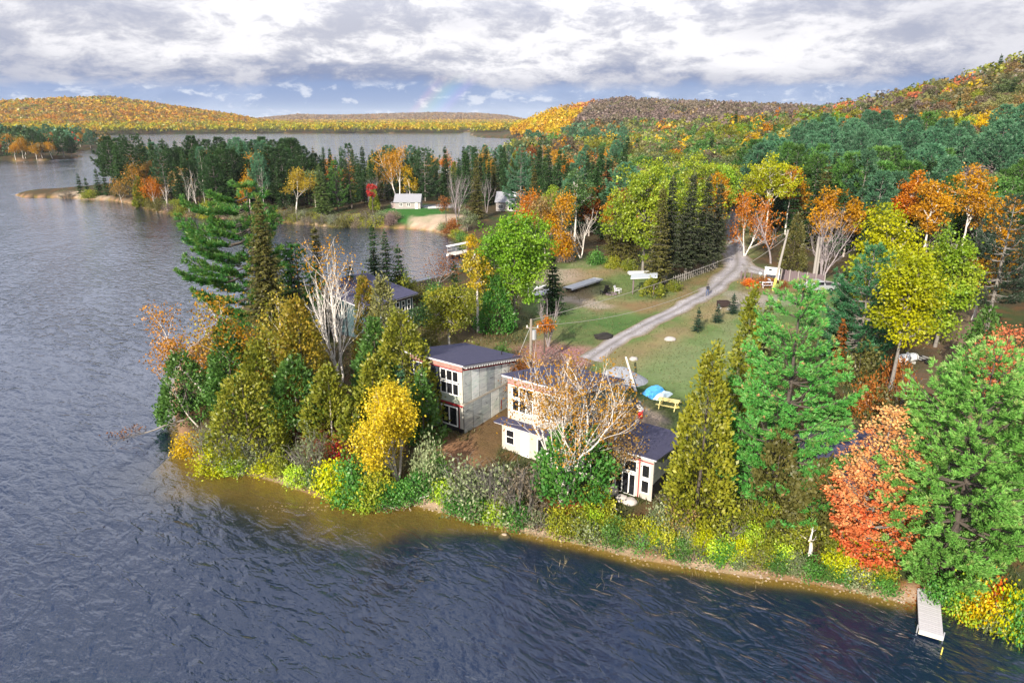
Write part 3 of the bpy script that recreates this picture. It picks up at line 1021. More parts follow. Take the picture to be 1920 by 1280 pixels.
def grow(rng, wd, p, d, L, r, lev, maxlev, cfg, tips):
    n = 5
    P = [p]
    for i in range(n - 1):
        d = unit(d + rng.normal(0, cfg['wob'], 3) + np.array([0, 0, cfg['up'] * (1 if lev else 0.3)]))
        P.append(P[-1] + d * L / (n - 1))
    P = np.array(P)
    r1 = r * (0.62 if lev < maxlev else 0.35)
    wd.tube(P, np.linspace(r, r1, n), 6 if lev == 0 else (4 if lev == 1 else 3))
    if lev >= maxlev:
        tips.append((P[-1], d))
        tips.append((P[2], d))
        return
    nc = cfg['n'][lev]
    ph = rng.uniform(0, 6.28)
    for c_ in range(nc):
        t = 1.0 if c_ == 0 else rng.uniform(cfg['t0'][min(lev, len(cfg['t0']) - 1)], 1.0)
        q_ = np.array([np.interp(t * (n - 1), range(n), P[:, j]) for j in range(3)])
        a = cfg['ang'] * rng.uniform(0.6, 1.3) * (0.35 if c_ == 0 else 1.0)
        x = unit(np.cross(d, [0.31, 0.17, 0.93]))
        y = np.cross(d, x)
        ph += 2.4
        nd = unit(d * math.cos(a) + (x * math.cos(ph) + y * math.sin(ph)) * math.sin(a))
        grow(rng, wd, q_, nd, L * cfg['ratio'] * rng.uniform(0.75, 1.15), max(0.010, r1 * (0.85 if c_ == 0 else 0.62)), lev + 1, maxlev, cfg, tips)


def make_birch(seed, h, w, stems=1, leaves=10, leaf=0.20, levels=4, lean=0.0, ang=0.62, bare=0.3, clump=0.40, hi=0.0, rad=None):
    """open birch, with many leaves, few or none: the white limbs show"""
    rng = np.random.default_rng(seed)
    wd, lf = Wood(), Leaves()
    tips = []
    for s in range(stems):
        a = s * 6.283 / stems + rng.uniform(0, 0.6)
        tilt = lean if stems == 1 else 0.30 + lean
        d = unit(np.array([math.cos(a) * tilt, math.sin(a) * tilt, 1.0]))
        if stems == 1 and lean:
            d = unit(np.array([-lean, -lean * 0.2, 1.0]))
        cfg = dict(wob=0.09, up=0.07, n=[5, 4, 3, 3, 2], t0=[bare, 0.3, 0.3], ang=ang, ratio=0.62)
        grow(rng, wd, np.array([0.0, 0, 0]), d, h * 0.46, rad or (0.012 * h + 0.03), 0, levels - 1, cfg, tips)
    T = np.array([t[0] for t in tips])
    V = np.concatenate(wd.V)
    zmax = V[:, 2].max()
    rx = np.percentile(np.abs(V[:, :2] - np.median(V[:, :2], 0)), 97)
    sc = np.array([w / 2 / rx, w / 2 / rx, h / zmax])
    wd.V = [v * sc for v in wd.V]
    T = T * sc
    if leaves <= 0:
        return None, wd.mesh('trunk')
    for p_ in T:
        if rng.uniform() < hi * (1 - p_[2] / h) * 1.6:
            continue
        n = max(1, int(rng.poisson(leaves)))
        P = p_ + rng.normal(0, clump, (n, 3))
        D = rnd_dir(rng, n) + np.array([0, 0, -0.3])
        lf.add(P, D, rnd_dir(rng, n) + np.array([0, -0.3, 0.5]), leaf, leaf * 0.8, 0.45 + rng.normal(0, 0.16), np.clip(rng.normal(0.4, 0.3), 0, 1), rng)
    return lf.mesh('crown'), wd.mesh('trunk')


def make_maple(seed, h, w, lobes=14, per=14, leaves=30, leaf=0.26, base=0.22, shape=1.0, hollow=0.5, huebias=0.4, hz=0.0):
    """full broadleaf crown: lobes of leaf clumps carried by limbs, with gaps between them"""
    rng = np.random.default_rng(seed)
    wd, lf = Wood(), Leaves()
    tl = trunk_line(rng, h * 0.7, 0.0, 0.012)
    wd.tube(tl, np.linspace(0.012 * h + 0.04, 0.04, len(tl)), 7)
    zc, rz = h * (base + (1 - base) / 2), h * (1 - base) / 2
    cs = []
    tries = 0
    while len(cs) < lobes and tries < 4000:
        tries += 1
        d = rnd_dir(rng, 1)[0]
        r = rng.uniform(0.25, 0.74)
        c_ = d * r * np.array([w / 2, w / 2, rz])
        k_ = 1 - 0.30 * shape * max(0, c_[2] / rz)
        c_[:2] *= k_
        if all(np.linalg.norm((c_ - o_) / np.array([w / 2, w / 2, rz])) > 0.30 for o_ in cs):
            cs.append(c_)
    for li, c_ in enumerate(cs):
        lr = np.array([w * 0.20, w * 0.20, min(rz * 0.36, w * 0.24)]) * rng.uniform(0.75, 1.2)
        ctr = c_ + np.array([0, 0, zc])
        zt = np.clip(ctr[2] - np.linalg.norm(c_[:2]) * 0.9, h * 0.12, h * 0.66)
        st = np.array([np.interp(zt, tl[:, 2], tl[:, j]) for j in range(3)])
        mid = (st + ctr) / 2 + np.array([0, 0, 0.06 * h]) + rng.normal(0, 0.02 * h, 3)
        wd.tube(np.vstack([st, mid, ctr]), [0.007 * h + 0.015, 0.005 * h + 0.01, 0.02], 4)
        lt = rng.normal(0, 0.10)
        hu = np.clip(rng.normal(huebias, 0.25) + hz * (ctr[2] / h - 0.5), 0, 1)
        for q_ in range(per):
            dd = rnd_dir(rng, 1)[0]
            dd[2] = dd[2] * 0.8 + 0.22
            P0 = ctr + dd * lr * rng.uniform(hollow, 1.0) * 1.15
            if q_ % 2 == 0:
                wd.tube(np.vstack([ctr, (ctr + P0) / 2 + rng.normal(0, 0.1, 3), P0]), [0.02, 0.014, 0.006], 3)
            n = leaves
            P = P0 + rng.normal(0, 0.30 * min(1.0, w / 6) + 0.06, (n, 3)) * np.array([1.15, 1.15, 0.75])
            D = rnd_dir(rng, n) + np.array([0, 0, -0.25]) + dd * 0.5
            N = rnd_dir(rng, n) * 0.9 + dd * 0.5 + np.array([0, 0, 0.6])
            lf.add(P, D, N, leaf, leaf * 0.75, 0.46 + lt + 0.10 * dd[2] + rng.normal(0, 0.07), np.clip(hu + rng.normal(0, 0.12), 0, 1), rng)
    return lf.mesh('crown'), wd.mesh('trunk')


def make_shrub(seed, h, w, clumps=60, leaves=22, leaf=0.16, stems=9, thin=False, huebias=0.4):
    rng = np.random.default_rng(seed)
    wd, lf = Wood(), Leaves()
    for i in range(stems):
        a = rng.uniform(0, 6.28)
        r = rng.uniform(0.2, 0.95) * w / 2
        e = np.array([math.cos(a) * r, math.sin(a) * r, h * rng.uniform(0.6, 1.0) * (1 - 0.4 * (2 * r / w) ** 2)])
        s0 = np.array([math.cos(a) * 0.12 * w, math.sin(a) * 0.12 * w, -0.1])
        wd.tube(np.vstack([s0, (s0 + e) / 2 + np.array([0, 0, 0.12 * h]), e]), [0.03, 0.02, 0.008], 3)
        if thin:
            for q_ in range(4):
                e2 = e + rng.normal(0, 0.18 * w, 3) * np.array([1, 1, 0.5])
                wd.tube(np.vstack([(s0 + e) / 2, (e + e2) / 2, e2]), [0.014, 0.009, 0.005], 3)
    for i in range(clumps):
        d = rnd_dir(rng, 1)[0]
        d[2] = abs(d[2])
        r = rng.uniform(0.55, 1.0)
        lump = 0.75 + 0.5 * vnoise(np.array([d[0] * 2.2 + seed]), np.array([d[1] * 2.2 + d[2]]), seed)[0]
        P0 = d * r * lump * np.array([w / 2, w / 2, h * 0.92])
        n = leaves
        P = P0 + rng.normal(0, 0.11 * min(w, 2.6), (n, 3)) * np.array([1, 1, 0.8])
        P[:, 2] = np.maximum(P[:, 2], 0.03)
        D = rnd_dir(rng, n) + d * 0.5 + np.array([0, 0, 0.35])
        N = rnd_dir(rng, n) + np.array([0, 0, 0.6]) + d * 0.4
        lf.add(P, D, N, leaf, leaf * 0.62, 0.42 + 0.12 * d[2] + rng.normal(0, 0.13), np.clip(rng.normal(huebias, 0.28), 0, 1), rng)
    return lf.mesh('crown'), wd.mesh('stems')


# two tones of each foliage colour
PAL = {
    'dark green': ((0.02, 0.058, 0.016), (0.048, 0.098, 0.028)),
    'blue-green': ((0.044, 0.135, 0.068), (0.125, 0.26, 0.135)),
    'olive': ((0.12, 0.165, 0.016), (0.27, 0.27, 0.026)),
    'brown-olive': ((0.085, 0.09, 0.024), (0.165, 0.15, 0.04)),
    'golden olive': ((0.14, 0.175, 0.014), (0.3, 0.29, 0.022)),
    'fresh green': ((0.04, 0.175, 0.026), (0.12, 0.27, 0.045)),
    'bright green': ((0.085, 0.33, 0.06), (0.16, 0.4, 0.1)),
    'mid green': ((0.055, 0.15, 0.028), (0.115, 0.225, 0.042)),
    'lime': ((0.165, 0.29, 0.016), (0.34, 0.42, 0.028)),
    'yellow-lime': ((0.2501, 0.2921, 0.004), (0.4307, 0.4167, 0.004)),
    'yellow': ((0.4465, 0.2986, 0.004), (0.619, 0.4308, 0.004)),
    'amber': ((0.4152, 0.1867, 0.004), (0.5504, 0.2951, 0.004)),
    'orange': ((0.42, 0.1176, 0.004), (0.5556, 0.2196, 0.004)),
    'rust': ((0.1898, 0.0662, 0.0124), (0.3031, 0.115, 0.0209)),
    'red': ((0.388, 0.0144, 0.0144), (0.5404, 0.0566, 0.0432)),
    'salmon': ((0.51, 0.1202, 0.053), (0.6057, 0.2293, 0.0949)),
    'orange-red': ((0.5409, 0.057, 0.004), (0.6559, 0.2661, 0.0175)),
    'tan': ((0.21, 0.1428, 0.0488), (0.3338, 0.2263, 0.065)),
    'grey-green': ((0.115, 0.155, 0.065), (0.27, 0.3, 0.165)),
    'grey-brown': ((0.15, 0.12, 0.08), (0.235, 0.19, 0.13)),
    'mauve': ((0.165, 0.115, 0.105), (0.245, 0.175, 0.155)),
    'pale olive': ((0.17, 0.185, 0.055), (0.3, 0.29, 0.11)),
    'dull olive': ((0.105, 0.105, 0.042), (0.18, 0.165, 0.07)),
    'dull brown': ((0.12, 0.088, 0.055), (0.19, 0.14, 0.085)),
    'soft green': ((0.085, 0.13, 0.045), (0.15, 0.2, 0.075)),
}
BARKS = {'dark': (0.065, 0.052, 0.042), 'grey': (0.17, 0.155, 0.14), 'white': (0.62, 0.58, 0.53), 'pale': (0.36, 0.32, 0.28), 'lilac': (0.27, 0.235, 0.245)}
CONE = (0.50, 0.30, 0.15)


def plant(name, meshes, loc, label, cat, pal, bark, group=None, scale=(1, 1, 1), rz=0.0, second=None, wood='trunk', first=None):
    t = thing(name, label, cat, loc, rz, group)
    t.scale = scale
    cr, tk = meshes
    a, b = PAL[pal]
    if cr is not None:
        c_ = link('crown', cr, t)
        c_.color = (*(first or a), 1)
        c_['leaf_b'] = tuple(second or b)
    w_ = link(wood, tk, t)
    w_.color = (*BARKS[bark], 1)
    return t


def site(tx, ty, by, wpx=0):
    """foot of a plant whose top shows at (tx, ty) and whose foot is at the height by in the photograph; its height and width"""
    bx = 960 + (tx - 960) * (4557 - by) / (4557 - ty)
    x, y, z = ground(bx, by)
    top, _ = lift(tx, ty, y)
    f = y * CP - (z - CAM_H) * SP
    ft = y * CP - ((z + top) / 2 - CAM_H) * SP
    return (x, y, z), max(0.5, top - z), wpx * ft / F_PX

# ------------------------------------------------------------------ trees that stand out by themselves: foot and size read off the land
TAKEN = []      # (x, y, radius) of what already stands somewhere


def hero(kind, tx, ty, by, wpx, pal, bark, label, group=None, seed=None, second=None, first=None, **kw):
    loc, h, w = site(tx, ty, by, wpx)
    fn_ = kw.pop('fn', None)
    seed = seed if seed is not None else int(tx * 7 + ty * 13) % 9973
    fn = {'pine': make_pine, 'spruce': make_spruce, 'cedar': make_cedar, 'birch': make_birch, 'maple': make_maple, 'poplar': make_maple, 'bare': make_birch, 'snag': make_birch}[kind]
    fn = fn_ or fn
    if kind in ('bare', 'snag'):
        kw.setdefault('leaves', 0)
    name = {'bare': 'bare_tree', 'snag': 'dead_tree'}.get(kind, kind + '_tree')
    cat = {'bare': 'bare tree', 'snag': 'dead tree'}.get(kind, kind)
    z0 = 0.25
    t = plant(name, fn(seed, h + z0, w, **kw), (loc[0], loc[1], loc[2] - z0), label, cat, pal, bark, group, second=second, first=first)
    TAKEN.append((loc[0], loc[1], w * 0.35))
    return t


# point in front
hero('pine', 462, 346, 645, 190, 'bright green', 'dark', 'tall wind-swept white pine with long level limbs reaching over the lake, by the point', seed=11, step=1.2, limbs=6, needle=0.42, nper=13, base=0.14, pad=0.9,
     wind=0.42, flat=0.85, first=(0.035, 0.165, 0.032), second=(0.19, 0.27, 0.04), gap=0.55, prof=[(0, 0.55), (0.2, 0.85), (0.5, 1.0), (0.8, 0.85), (0.94, 0.5), (1, 0.15)], trunk_r=0.30)
hero('spruce', 483, 372, 668, 118, 'brown-olive', 'dark', 'tall brown-green spruce standing against the wind-swept pine', dens=1.5, leaf=0.95, ragged=0.3)
hero('pine', 553, 462, 640, 92, 'fresh green', 'dark', 'small dark pine between the tall spruce and the orange-topped birch', step=0.7, nper=8, flat=0.5, seed=77)
hero('spruce', 537, 458, 636, 66, 'dark green', 'dark', 'thin dark spruce just behind the tall brown-green spruce', dens=1.2)
hero('spruce', 587, 424, 625, 44, 'brown-olive', 'dark', 'narrow olive spire of a spruce left of the orange-topped birch', dens=1.2)
hero('spruce', 655, 500, 600, 42, 'dark green', 'dark', 'short dark spruce behind the bare white birch, at the bay', dens=1.1)
hero('birch', 616, 432, 640, 104, 'amber', 'white', 'slim white birch with orange leaves only in its upper crown', leaves=6, leaf=0.24, levels=4, seed=5, bare=0.5, clump=0.5)
hero('bare', 622, 492, 722, 118, 'amber', 'white', 'large leafless white birch with many bright stems on the point', levels=5, stems=3, ang=0.42, seed=8, bare=0.35, rad=0.17)
hero('birch', 362, 580, 738, 84, 'amber', 'white', 'orange-leaved birch leaning out over the lake at the tip of the point', leaves=15, leaf=0.22, lean=0.30, second=(0.46, 0.20, 0.03), seed=3, clump=0.5)
hero('birch', 452, 555, 755, 112, 'amber', 'white', 'birch with amber and olive leaves below the wind-swept pine', leaves=20, leaf=0.25, seed=17, second=(0.30, 0.27, 0.025), clump=0.55)
hero('birch', 512, 545, 765, 88, 'golden olive', 'white', 'olive-gold birch with pale limbs right of the amber birch', leaves=20, leaf=0.25, seed=23, clump=0.55, second=(0.40, 0.29, 0.03))
hero('cedar', 552, 560, 780, 118, 'golden olive', 'dark', 'broad olive-brown cedar left of the leafless white birch', brown=0.6, second=(0.33, 0.24, 0.026))
hero('cedar', 713, 522, 705, 84, 'pale olive', 'dark', 'pale olive cedar with a pointed top before the dark two-storey house')
hero('cedar', 680, 508, 690, 50, 'golden olive', 'dark', 'slim rusty-olive cedar between the leafless birch and the dark house', second=(0.330, 0.208, 0.026))
hero('cedar', 752, 588, 792, 158, 'olive', 'dark', 'big olive cedar at the left corner of the first sheathed house', brown=0.5)
hero('cedar', 700, 600, 785, 96, 'mid green', 'dark', 'green cedar directly right of the leafless white birch')
hero('cedar', 336, 662, 782, 104, 'mid green', 'dark', 'dark cedar on the very tip of the point over the fallen birch', brown=0.4)
hero('cedar', 452, 705, 835, 138, 'olive', 'dark', 'round bushy olive cedar low on the point', top=0.45, brown=0.55)
hero('cedar', 418, 600, 770, 88, 'mid green', 'dark', 'dark green cedar behind the leaning orange birch')
hero('cedar', 476, 640, 800, 86, 'olive', 'dark', 'olive cedar in the middle of the point, under the amber birch')
hero('cedar', 545, 672, 806, 124, 'mid green', 'pale', 'green cedar showing its pale trunk over dark red ground', bare=0.20)
hero('cedar', 612, 690, 826, 108, 'olive', 'pale', 'olive cedar in front of the leafless white birch', bare=0.12, brown=0.4)
hero('cedar', 694, 668, 815, 92, 'olive', 'dark', 'light olive cedar behind the bright yellow birch', brown=0.5)
hero('cedar', 660, 770, 850, 70, 'olive', 'dark', 'low olive cedar left of the bright yellow birch', top=0.5)
hero('spruce', 750, 690, 802, 64, 'blue-green', 'dark', 'small blue-green spruce behind the bright yellow birch', dens=1.3)
hero('spruce', 397, 660, 762, 58, 'fresh green', 'dark', 'small fresh green fir among the cedars at the tip of the point', dens=1.3)
hero('cedar', 790, 700, 830, 66, 'mid green', 'dark', 'dark cedar against the navy wall of the first sheathed house')
hero('birch', 735, 722, 900, 104, 'yellow', 'pale', 'bright yellow birch by the shore left of the first sheathed house', leaves=34, leaf=0.18, stems=3, levels=4, ang=0.42, seed=4, clump=0.34, bare=0.15, first=(0.56, 0.42, 0.014), second=(0.72, 0.58, 0.03))
# behind the point, by the bay
for i, (x_, y_, b_, w_, nm) in enumerate([(697, 424, 552, 52, 'left'), (721, 432, 556, 50, 'middle'), (746, 460, 556, 56, 'right')]):
    hero('spruce', x_, y_, b_, w_, 'dark green', 'dark', 'dark spruce at the bay behind the dark house, %s of three' % nm, group='three spruces behind the dark house', dens=1.1, ragged=0.4, leaf=0.9)
hero('birch', 817, 474, 565, 56, 'rust', 'grey', 'rust-coloured thin tree on the bay shore before the raft', leaves=7, leaf=0.2, seed=31)
hero('spruce', 851, 492, 560, 34, 'dark green', 'dark', 'small dark spruce beside the rust-coloured tree at the bay')
hero('maple', 838, 515, 645, 104, 'golden olive', 'white', 'olive-yellow tree behind the roof of the first sheathed house', lobes=13, leaves=34, leaf=0.24, base=0.12)
hero('poplar', 893, 428, 622, 62, 'yellow', 'white', 'slender yellow poplar left of the big lime maple', lobes=11, per=9, leaves=18, leaf=0.26, base=0.25, second=(0.40, 0.36, 0.03))
hero('maple', 965, 374, 612, 150, 'lime', 'grey', 'big lime-green maple in the middle of the lawn edge', lobes=28, per=16, leaves=34, leaf=0.30, base=0.12, seed=12, first=(0.115, 0.27, 0.014), second=(0.23, 0.38, 0.022))
hero('cedar', 930, 520, 618, 76, 'fresh green', 'dark', 'dark green cedar under the left side of the big lime maple')
hero('spruce', 1038, 476, 590, 62, 'dark green', 'dark', 'dark spruce tucked under the right side of the big lime maple', dens=1.2)
hero('bare', 1030, 552, 650, 44, 'rust', 'lilac', 'leafless lilac-grey bush tree right of the big lime maple', levels=4, stems=4, ang=0.3)
hero('maple', 1022, 590, 662, 44, 'orange', 'dark', 'little orange maple behind the pole with the transformer', lobes=7, per=8, leaves=10, leaf=0.2, base=0.35)
# in front of and round the second house
hero('birch', 1060, 655, 942, 215, 'amber', 'white', 'large white birch with thin amber leaves before the second sheathed house', seed=9, stems=4, levels=5, leaves=3.2, leaf=0.17, ang=0.50, clump=0.32, bare=0.25, rad=0.16, hi=0.15, second=(0.36, 0.22, 0.03))
hero('birch', 1150, 752, 925, 92, 'tan', 'pale', 'tan-leaved birch reaching over the low roof of the second sheathed house', seed=19, stems=2, levels=5, leaves=4, leaf=0.14, clump=0.28, second=(0.33, 0.19, 0.05))
hero('cedar', 1080, 812, 946, 160, 'fresh green', 'pale', 'low spreading green cedar at the foot of the large white birch', bare=0.28, top=0.35)
hero('bare', 985, 668, 762, 96, 'rust', 'lilac', 'leafless mauve tree showing above the roof of the second sheathed house', levels=5, stems=3, ang=0.45, seed=33, leaves=5, leaf=0.14)
hero('bare', 1052, 660, 758, 80, 'mauve', 'lilac', 'mauve twiggy tree behind the second sheathed house next to the gravel heap', levels=5, stems=3, ang=0.45, seed=37, leaves=5, leaf=0.13)
# right foreground
hero('cedar', 1334, 650, 985, 122, 'golden olive', 'dark', 'broad golden-olive cedar right of the low roof, by the shore', dens=1.2, leaf=0.27, brown=0.45)
hero('cedar', 1412, 538, 830, 76, 'olive', 'dark', 'slim cedar with a bare brown spire left of the big bright pine', dens=1.1, top=0.9)
hero('spruce', 1445, 560, 760, 44, 'brown-olive', 'dark', 'thin brownish spruce top behind the big bright pine')
hero('pine', 1505, 540, 952, 262, 'bright green', 'dark', 'big bright green white pine with tan cones right of the houses', seed=21, step=1.0, limbs=7, needle=0.26, nper=15, base=0.05, cones=0.13, first=(0.085, 0.34, 0.060), second=CONE, gap=0.66, s0=0.34, prof=[(0, 0.75), (0.2, 1.0), (0.45, 0.86), (0.72, 0.58), (0.9, 0.36), (1, 0.12)])
hero('cedar', 1470, 800, 990, 100, 'brown-olive', 'dark', 'brown-olive cedar under the big bright pine')
hero('cedar', 1555, 860, 1010, 96, 'brown-olive', 'dark', 'rusty-olive cedar between the big bright pine and the orange-red maple')
hero('pine', 1642, 468, 700, 158, 'blue-green', 'grey', 'blue-green pine behind the big bright pine', seed=25, step=0.75, limbs=6, nper=9, needle=0.34, first=(0.04, 0.16, 0.07), second=(0.09, 0.24, 0.09))
hero('spruce', 1588, 505, 680, 62, 'dark green', 'dark', 'dark spruce top in front of the blue-green pine', dens=1.3)
hero('spruce', 1583, 602, 715, 32, 'rust', 'dark', 'dead rust-brown conifer behind the big bright pine')
hero('poplar', 1690, 362, 640, 152, 'yellow-lime', 'grey', 'tall yellow-lime poplar crown right of the grey board fence', lobes=26, per=15, leaves=34, leaf=0.32, base=0.0, seed=41)
hero('poplar', 1805, 392, 650, 108, 'lime', 'grey', 'lime-green poplar by the upper end of the dirt track', lobes=22, per=14, leaves=32, leaf=0.30, base=0.02, seed=42)
hero('poplar', 1720, 452, 760, 130, 'yellow-lime', 'grey', 'yellow-lime poplar with a long bare leaning trunk by the white tank', lobes=18, per=14, leaves=30, leaf=0.28, base=0.36, seed=43)
hero('maple', 1672, 772, 1060, 176, 'orange-red', 'grey', 'orange-red maple by the shore before the dark cabin roof', seed=15, fn=make_pine, step=0.62, limbs=6, needle=0.24, nper=9, base=0.04, leafy=0.17, rise0=0.5, s0=0.2, pad=1.0, gap=0.6, prof=[(0, 0.62), (0.15, 0.95), (0.35, 1.0), (0.6, 0.72), (0.85, 0.36), (1, 0.10)], first=(0.60, 0.11, 0.035), second=(0.74, 0.46, 0.18))
hero('pine', 1866, 672, 1105, 330, 'bright green', 'dark', 'broad pale green white pine at the right edge over the dock', seed=26, step=0.80, limbs=8, needle=0.25, nper=15, base=0.05, cones=0.035, first=(0.150, 0.37, 0.065), second=(0.50, 0.50, 0.20), gap=0.68, s0=0.30, prof=[(0, 0.42), (0.14, 0.70), (0.3, 1.0), (0.45, 0.95), (0.75, 0.66), (0.92, 0.4), (1, 0.2)])
hero('cedar', 1858, 578, 735, 84, 'mid green', 'dark', 'green cedar beside the dirt track at the right edge')
hero('maple', 1890, 618, 790, 104, 'salmon', 'grey', 'salmon-red maple behind the pine at the right edge', lobes=14, per=13, leaves=22, leaf=0.2, base=0.2, seed=51)
hero('pine', 1905, 372, 640, 130, 'dark green', 'grey', 'dark grey-green pine with dead lower limbs at the right edge', seed=53, nper=8, base=0.3, first=(0.03, 0.06, 0.035), second=(0.06, 0.09, 0.05))
hero('cedar', 1497, 402, 512, 46, 'brown-olive', 'dark', 'olive-brown cedar by the leaning utility pole')
hero('bare', 1562, 372, 528, 96, 'mauve', 'lilac', 'tangled grey leafless tree behind the board fence', levels=5, stems=4, ang=0.7, seed=61)
hero('bare', 1458, 388, 494, 62, 'mauve', 'lilac', 'slim leafless lilac tree across the lane from the sign', levels=5, stems=1, ang=0.6, seed=62)
hero('birch', 1408, 362, 480, 72, 'orange', 'white', 'orange birch with white limbs at the bend of the gravel road', leaves=12, leaf=0.32, stems=2, seed=63, clump=0.6)
hero('maple', 1452, 288, 452, 118, 'yellow-lime', 'white', 'large yellow-lime aspen with a pale trunk beyond the road bend', lobes=18, per=13, leaves=26, leaf=0.38, base=0.32, seed=64)
hero('maple', 1490, 296, 440, 58, 'orange', 'white', 'orange aspen crown touching the yellow-lime aspen beyond the road', lobes=9, per=11, leaves=22, leaf=0.36, base=0.35, seed=65)
# the dark spruce row by the road
for i, (x_, y_, b_, w_, nm) in enumerate([(1158, 352, 498, 56, 'leftmost, behind the lawn'), (1186, 372, 500, 50, 'second from the lawn end'), (1246, 350, 542, 60, 'beside the white shelter roof'), (1262, 330, 530, 70, 'tallest of the row'), (1300, 324, 522, 72, 'in the middle of the row'),
                                         (1332, 330, 512, 68, 'next to the road end'), (1352, 340, 500, 56, 'nearest the road bend')]):
    hero('spruce', x_, y_, b_, w_, 'brown-olive' if i < 3 else 'dark green', 'grey', 'old grey-green spruce of the row along the road, ' + nm, group='row of old spruces along the road', dens=1.15, leaf=1.1, bare=0.14, ragged=0.3,
         first=(0.032, 0.048, 0.024) if i > 2 else None, second=(0.085, 0.098, 0.050) if i > 2 else None)
hero('maple', 1218, 292, 508, 156, 'lime', 'grey', 'lime-yellow maple rising behind the left half of the spruce row', lobes=26, per=14, leaves=30, leaf=0.4, base=0.04, seed=71, first=(0.17, 0.27, 0.016), second=(0.36, 0.42, 0.03))
hero('maple', 1306, 286, 462, 150, 'lime', 'grey', 'lime-yellow maple rising behind the right half of the spruce row', lobes=24, per=14, leaves=30, leaf=0.4, base=0.1, seed=72, first=(0.18, 0.27, 0.016), second=(0.38, 0.42, 0.03))
hero('maple', 1352, 310, 470, 50, 'amber', 'grey', 'amber maple crown at the road end of the spruce row', lobes=9, per=10, leaves=20, leaf=0.36, base=0.2, seed=73)
hero('cedar', 1226, 524, 556, 40, 'olive', 'dark', 'small olive cedar bush under the white shelter roof', top=0.5)
for nm, x_, y_, b_, w_ in (('standing nearest the houses', 1311, 582, 621, 27), ('smallest, with a sparse top', 1347, 574, 604, 23), ('bluest, by the dark fire box', 1377, 553, 588, 25)):
    hero('spruce', x_, y_, b_, w_, 'dark green', 'dark', 'young planted spruce on the lawn, ' + nm, group='three young spruces on the lawn', dens=2.2, leaf=0.55, bare=0.02, first=(0.02, 0.05, 0.03), second=(0.045, 0.085, 0.05))
# over the bay and by the cottage
H = hero
H('maple', 1082, 304, 452, 84, 'mid green', 'white', 'round grey-green maple behind the pale-limbed bare tree', lobes=14, per=12, leaves=24, leaf=0.36, seed=81, first=(0.05, 0.12, 0.03), second=(0.11, 0.19, 0.05))
H('maple', 1035, 338, 440, 44, 'lime', 'grey', 'lime-green tree left of the round grey-green maple', lobes=9, per=10, leaves=20, leaf=0.34, seed=82)
H('bare', 1092, 388, 484, 70, 'tan', 'white', 'pale-limbed bare tree before the blue-grey roof', levels=5, stems=2, ang=0.7, seed=83)
for i, (x_, y_, b_, w_, p_, nm) in enumerate([(992, 356, 470, 40, 'orange', 'next to the grey ridged roof'), (1024, 366, 484, 48, 'tan', 'second from the grey ridged roof'), (1056, 362, 488, 44, 'amber', 'before the blue-grey roof'), (1060, 432, 492, 34, 'amber', 'lowest, at the lawn edge')]):
    H('birch', x_, y_, b_, w_, p_, 'pale', 'orange-brown birch beyond the big lime maple, ' + nm, group='orange-brown birches beyond the big lime maple', leaves=20, leaf=0.30, levels=4, seed=84 + i, clump=0.55)
H('maple', 1154, 348, 480, 44, 'amber', 'grey', 'amber tree left of the old spruce row', lobes=9, per=10, leaves=20, leaf=0.34, seed=90)
H('pine', 977, 282, 400, 62, 'blue-green', 'grey', 'blue-green pine above the grey ridged roof', step=1.1, nper=7, needle=0.5, seed=91)
H('pine', 1018, 258, 330, 34, 'dark green', 'grey', 'dark lone pine top against the far lake', step=1.6, nper=6, needle=0.6, base=0.45, seed=92)
H('bare', 855, 316, 424, 62, 'mauve', 'lilac', 'wide leafless lilac-brown tree right of the grey cottage', levels=5, stems=3, ang=0.5, seed=93)
H('spruce', 893, 298, 412, 40, 'brown-olive', 'dark', 'dark full spruce right of the leafless lilac-brown tree', leaf=1.2)
H('bare', 912, 326, 400, 34, 'mauve', 'lilac', 'thin grey bare tree left of the grey ridged roof', levels=4, stems=2, seed=95)
H('maple', 835, 366, 426, 34, 'rust', 'dark', 'small rust-orange maple on the beach before the cottage', lobes=8, per=8, leaves=14, leaf=0.28, base=0.45, seed=96)
H('maple', 876, 376, 434, 42, 'grey-green', 'grey', 'grey-green willow bush tree on the shore right of the cottage', lobes=10, per=10, leaves=18, leaf=0.28, base=0.05, seed=97)
H('maple', 884, 430, 480, 30, 'yellow', 'dark', 'yellow willow clump on the shore above the raft', lobes=8, per=9, leaves=16, leaf=0.24, base=0.05, seed=98)
H('birch', 742, 273, 379, 56, 'amber', 'white', 'tall birch with twin white trunks behind the grey cottage', leaves=14, leaf=0.36, stems=2, seed=99, bare=0.5, clump=0.7)
H('pine', 794, 282, 377, 76, 'mid green', 'grey', 'broad green pine behind the grey cottage roof', step=1.1, nper=8, needle=0.5, seed=100, first=(0.035, 0.085, 0.03), second=(0.07, 0.13, 0.05))
H('birch', 768, 312, 379, 28, 'yellow', 'white', 'yellow birch between the twin-trunk birch and the broad pine', leaves=16, leaf=0.34, seed=101)
H('maple', 695, 328, 398, 22, 'red', 'dark', 'small scarlet maple among the dark spruces left of the cottage', lobes=7, per=8, leaves=14, leaf=0.34, base=0.3, seed=102)
H('pine', 652, 272, 392, 44, 'dark green', 'dark', 'tall dark pine left of the scarlet maple', step=1.1, nper=7, needle=0.5, seed=103)
H('pine', 242, 259, 382, 54, 'dark green', 'grey', 'tall flat-topped pine at the root of the sandy spit', step=1.0, limbs=5, nper=7, needle=0.5, base=0.42, seed=104, flat=0.3, prof=[(0, 0.5), (0.5, 1), (0.85, 0.9), (1, 0.5)])
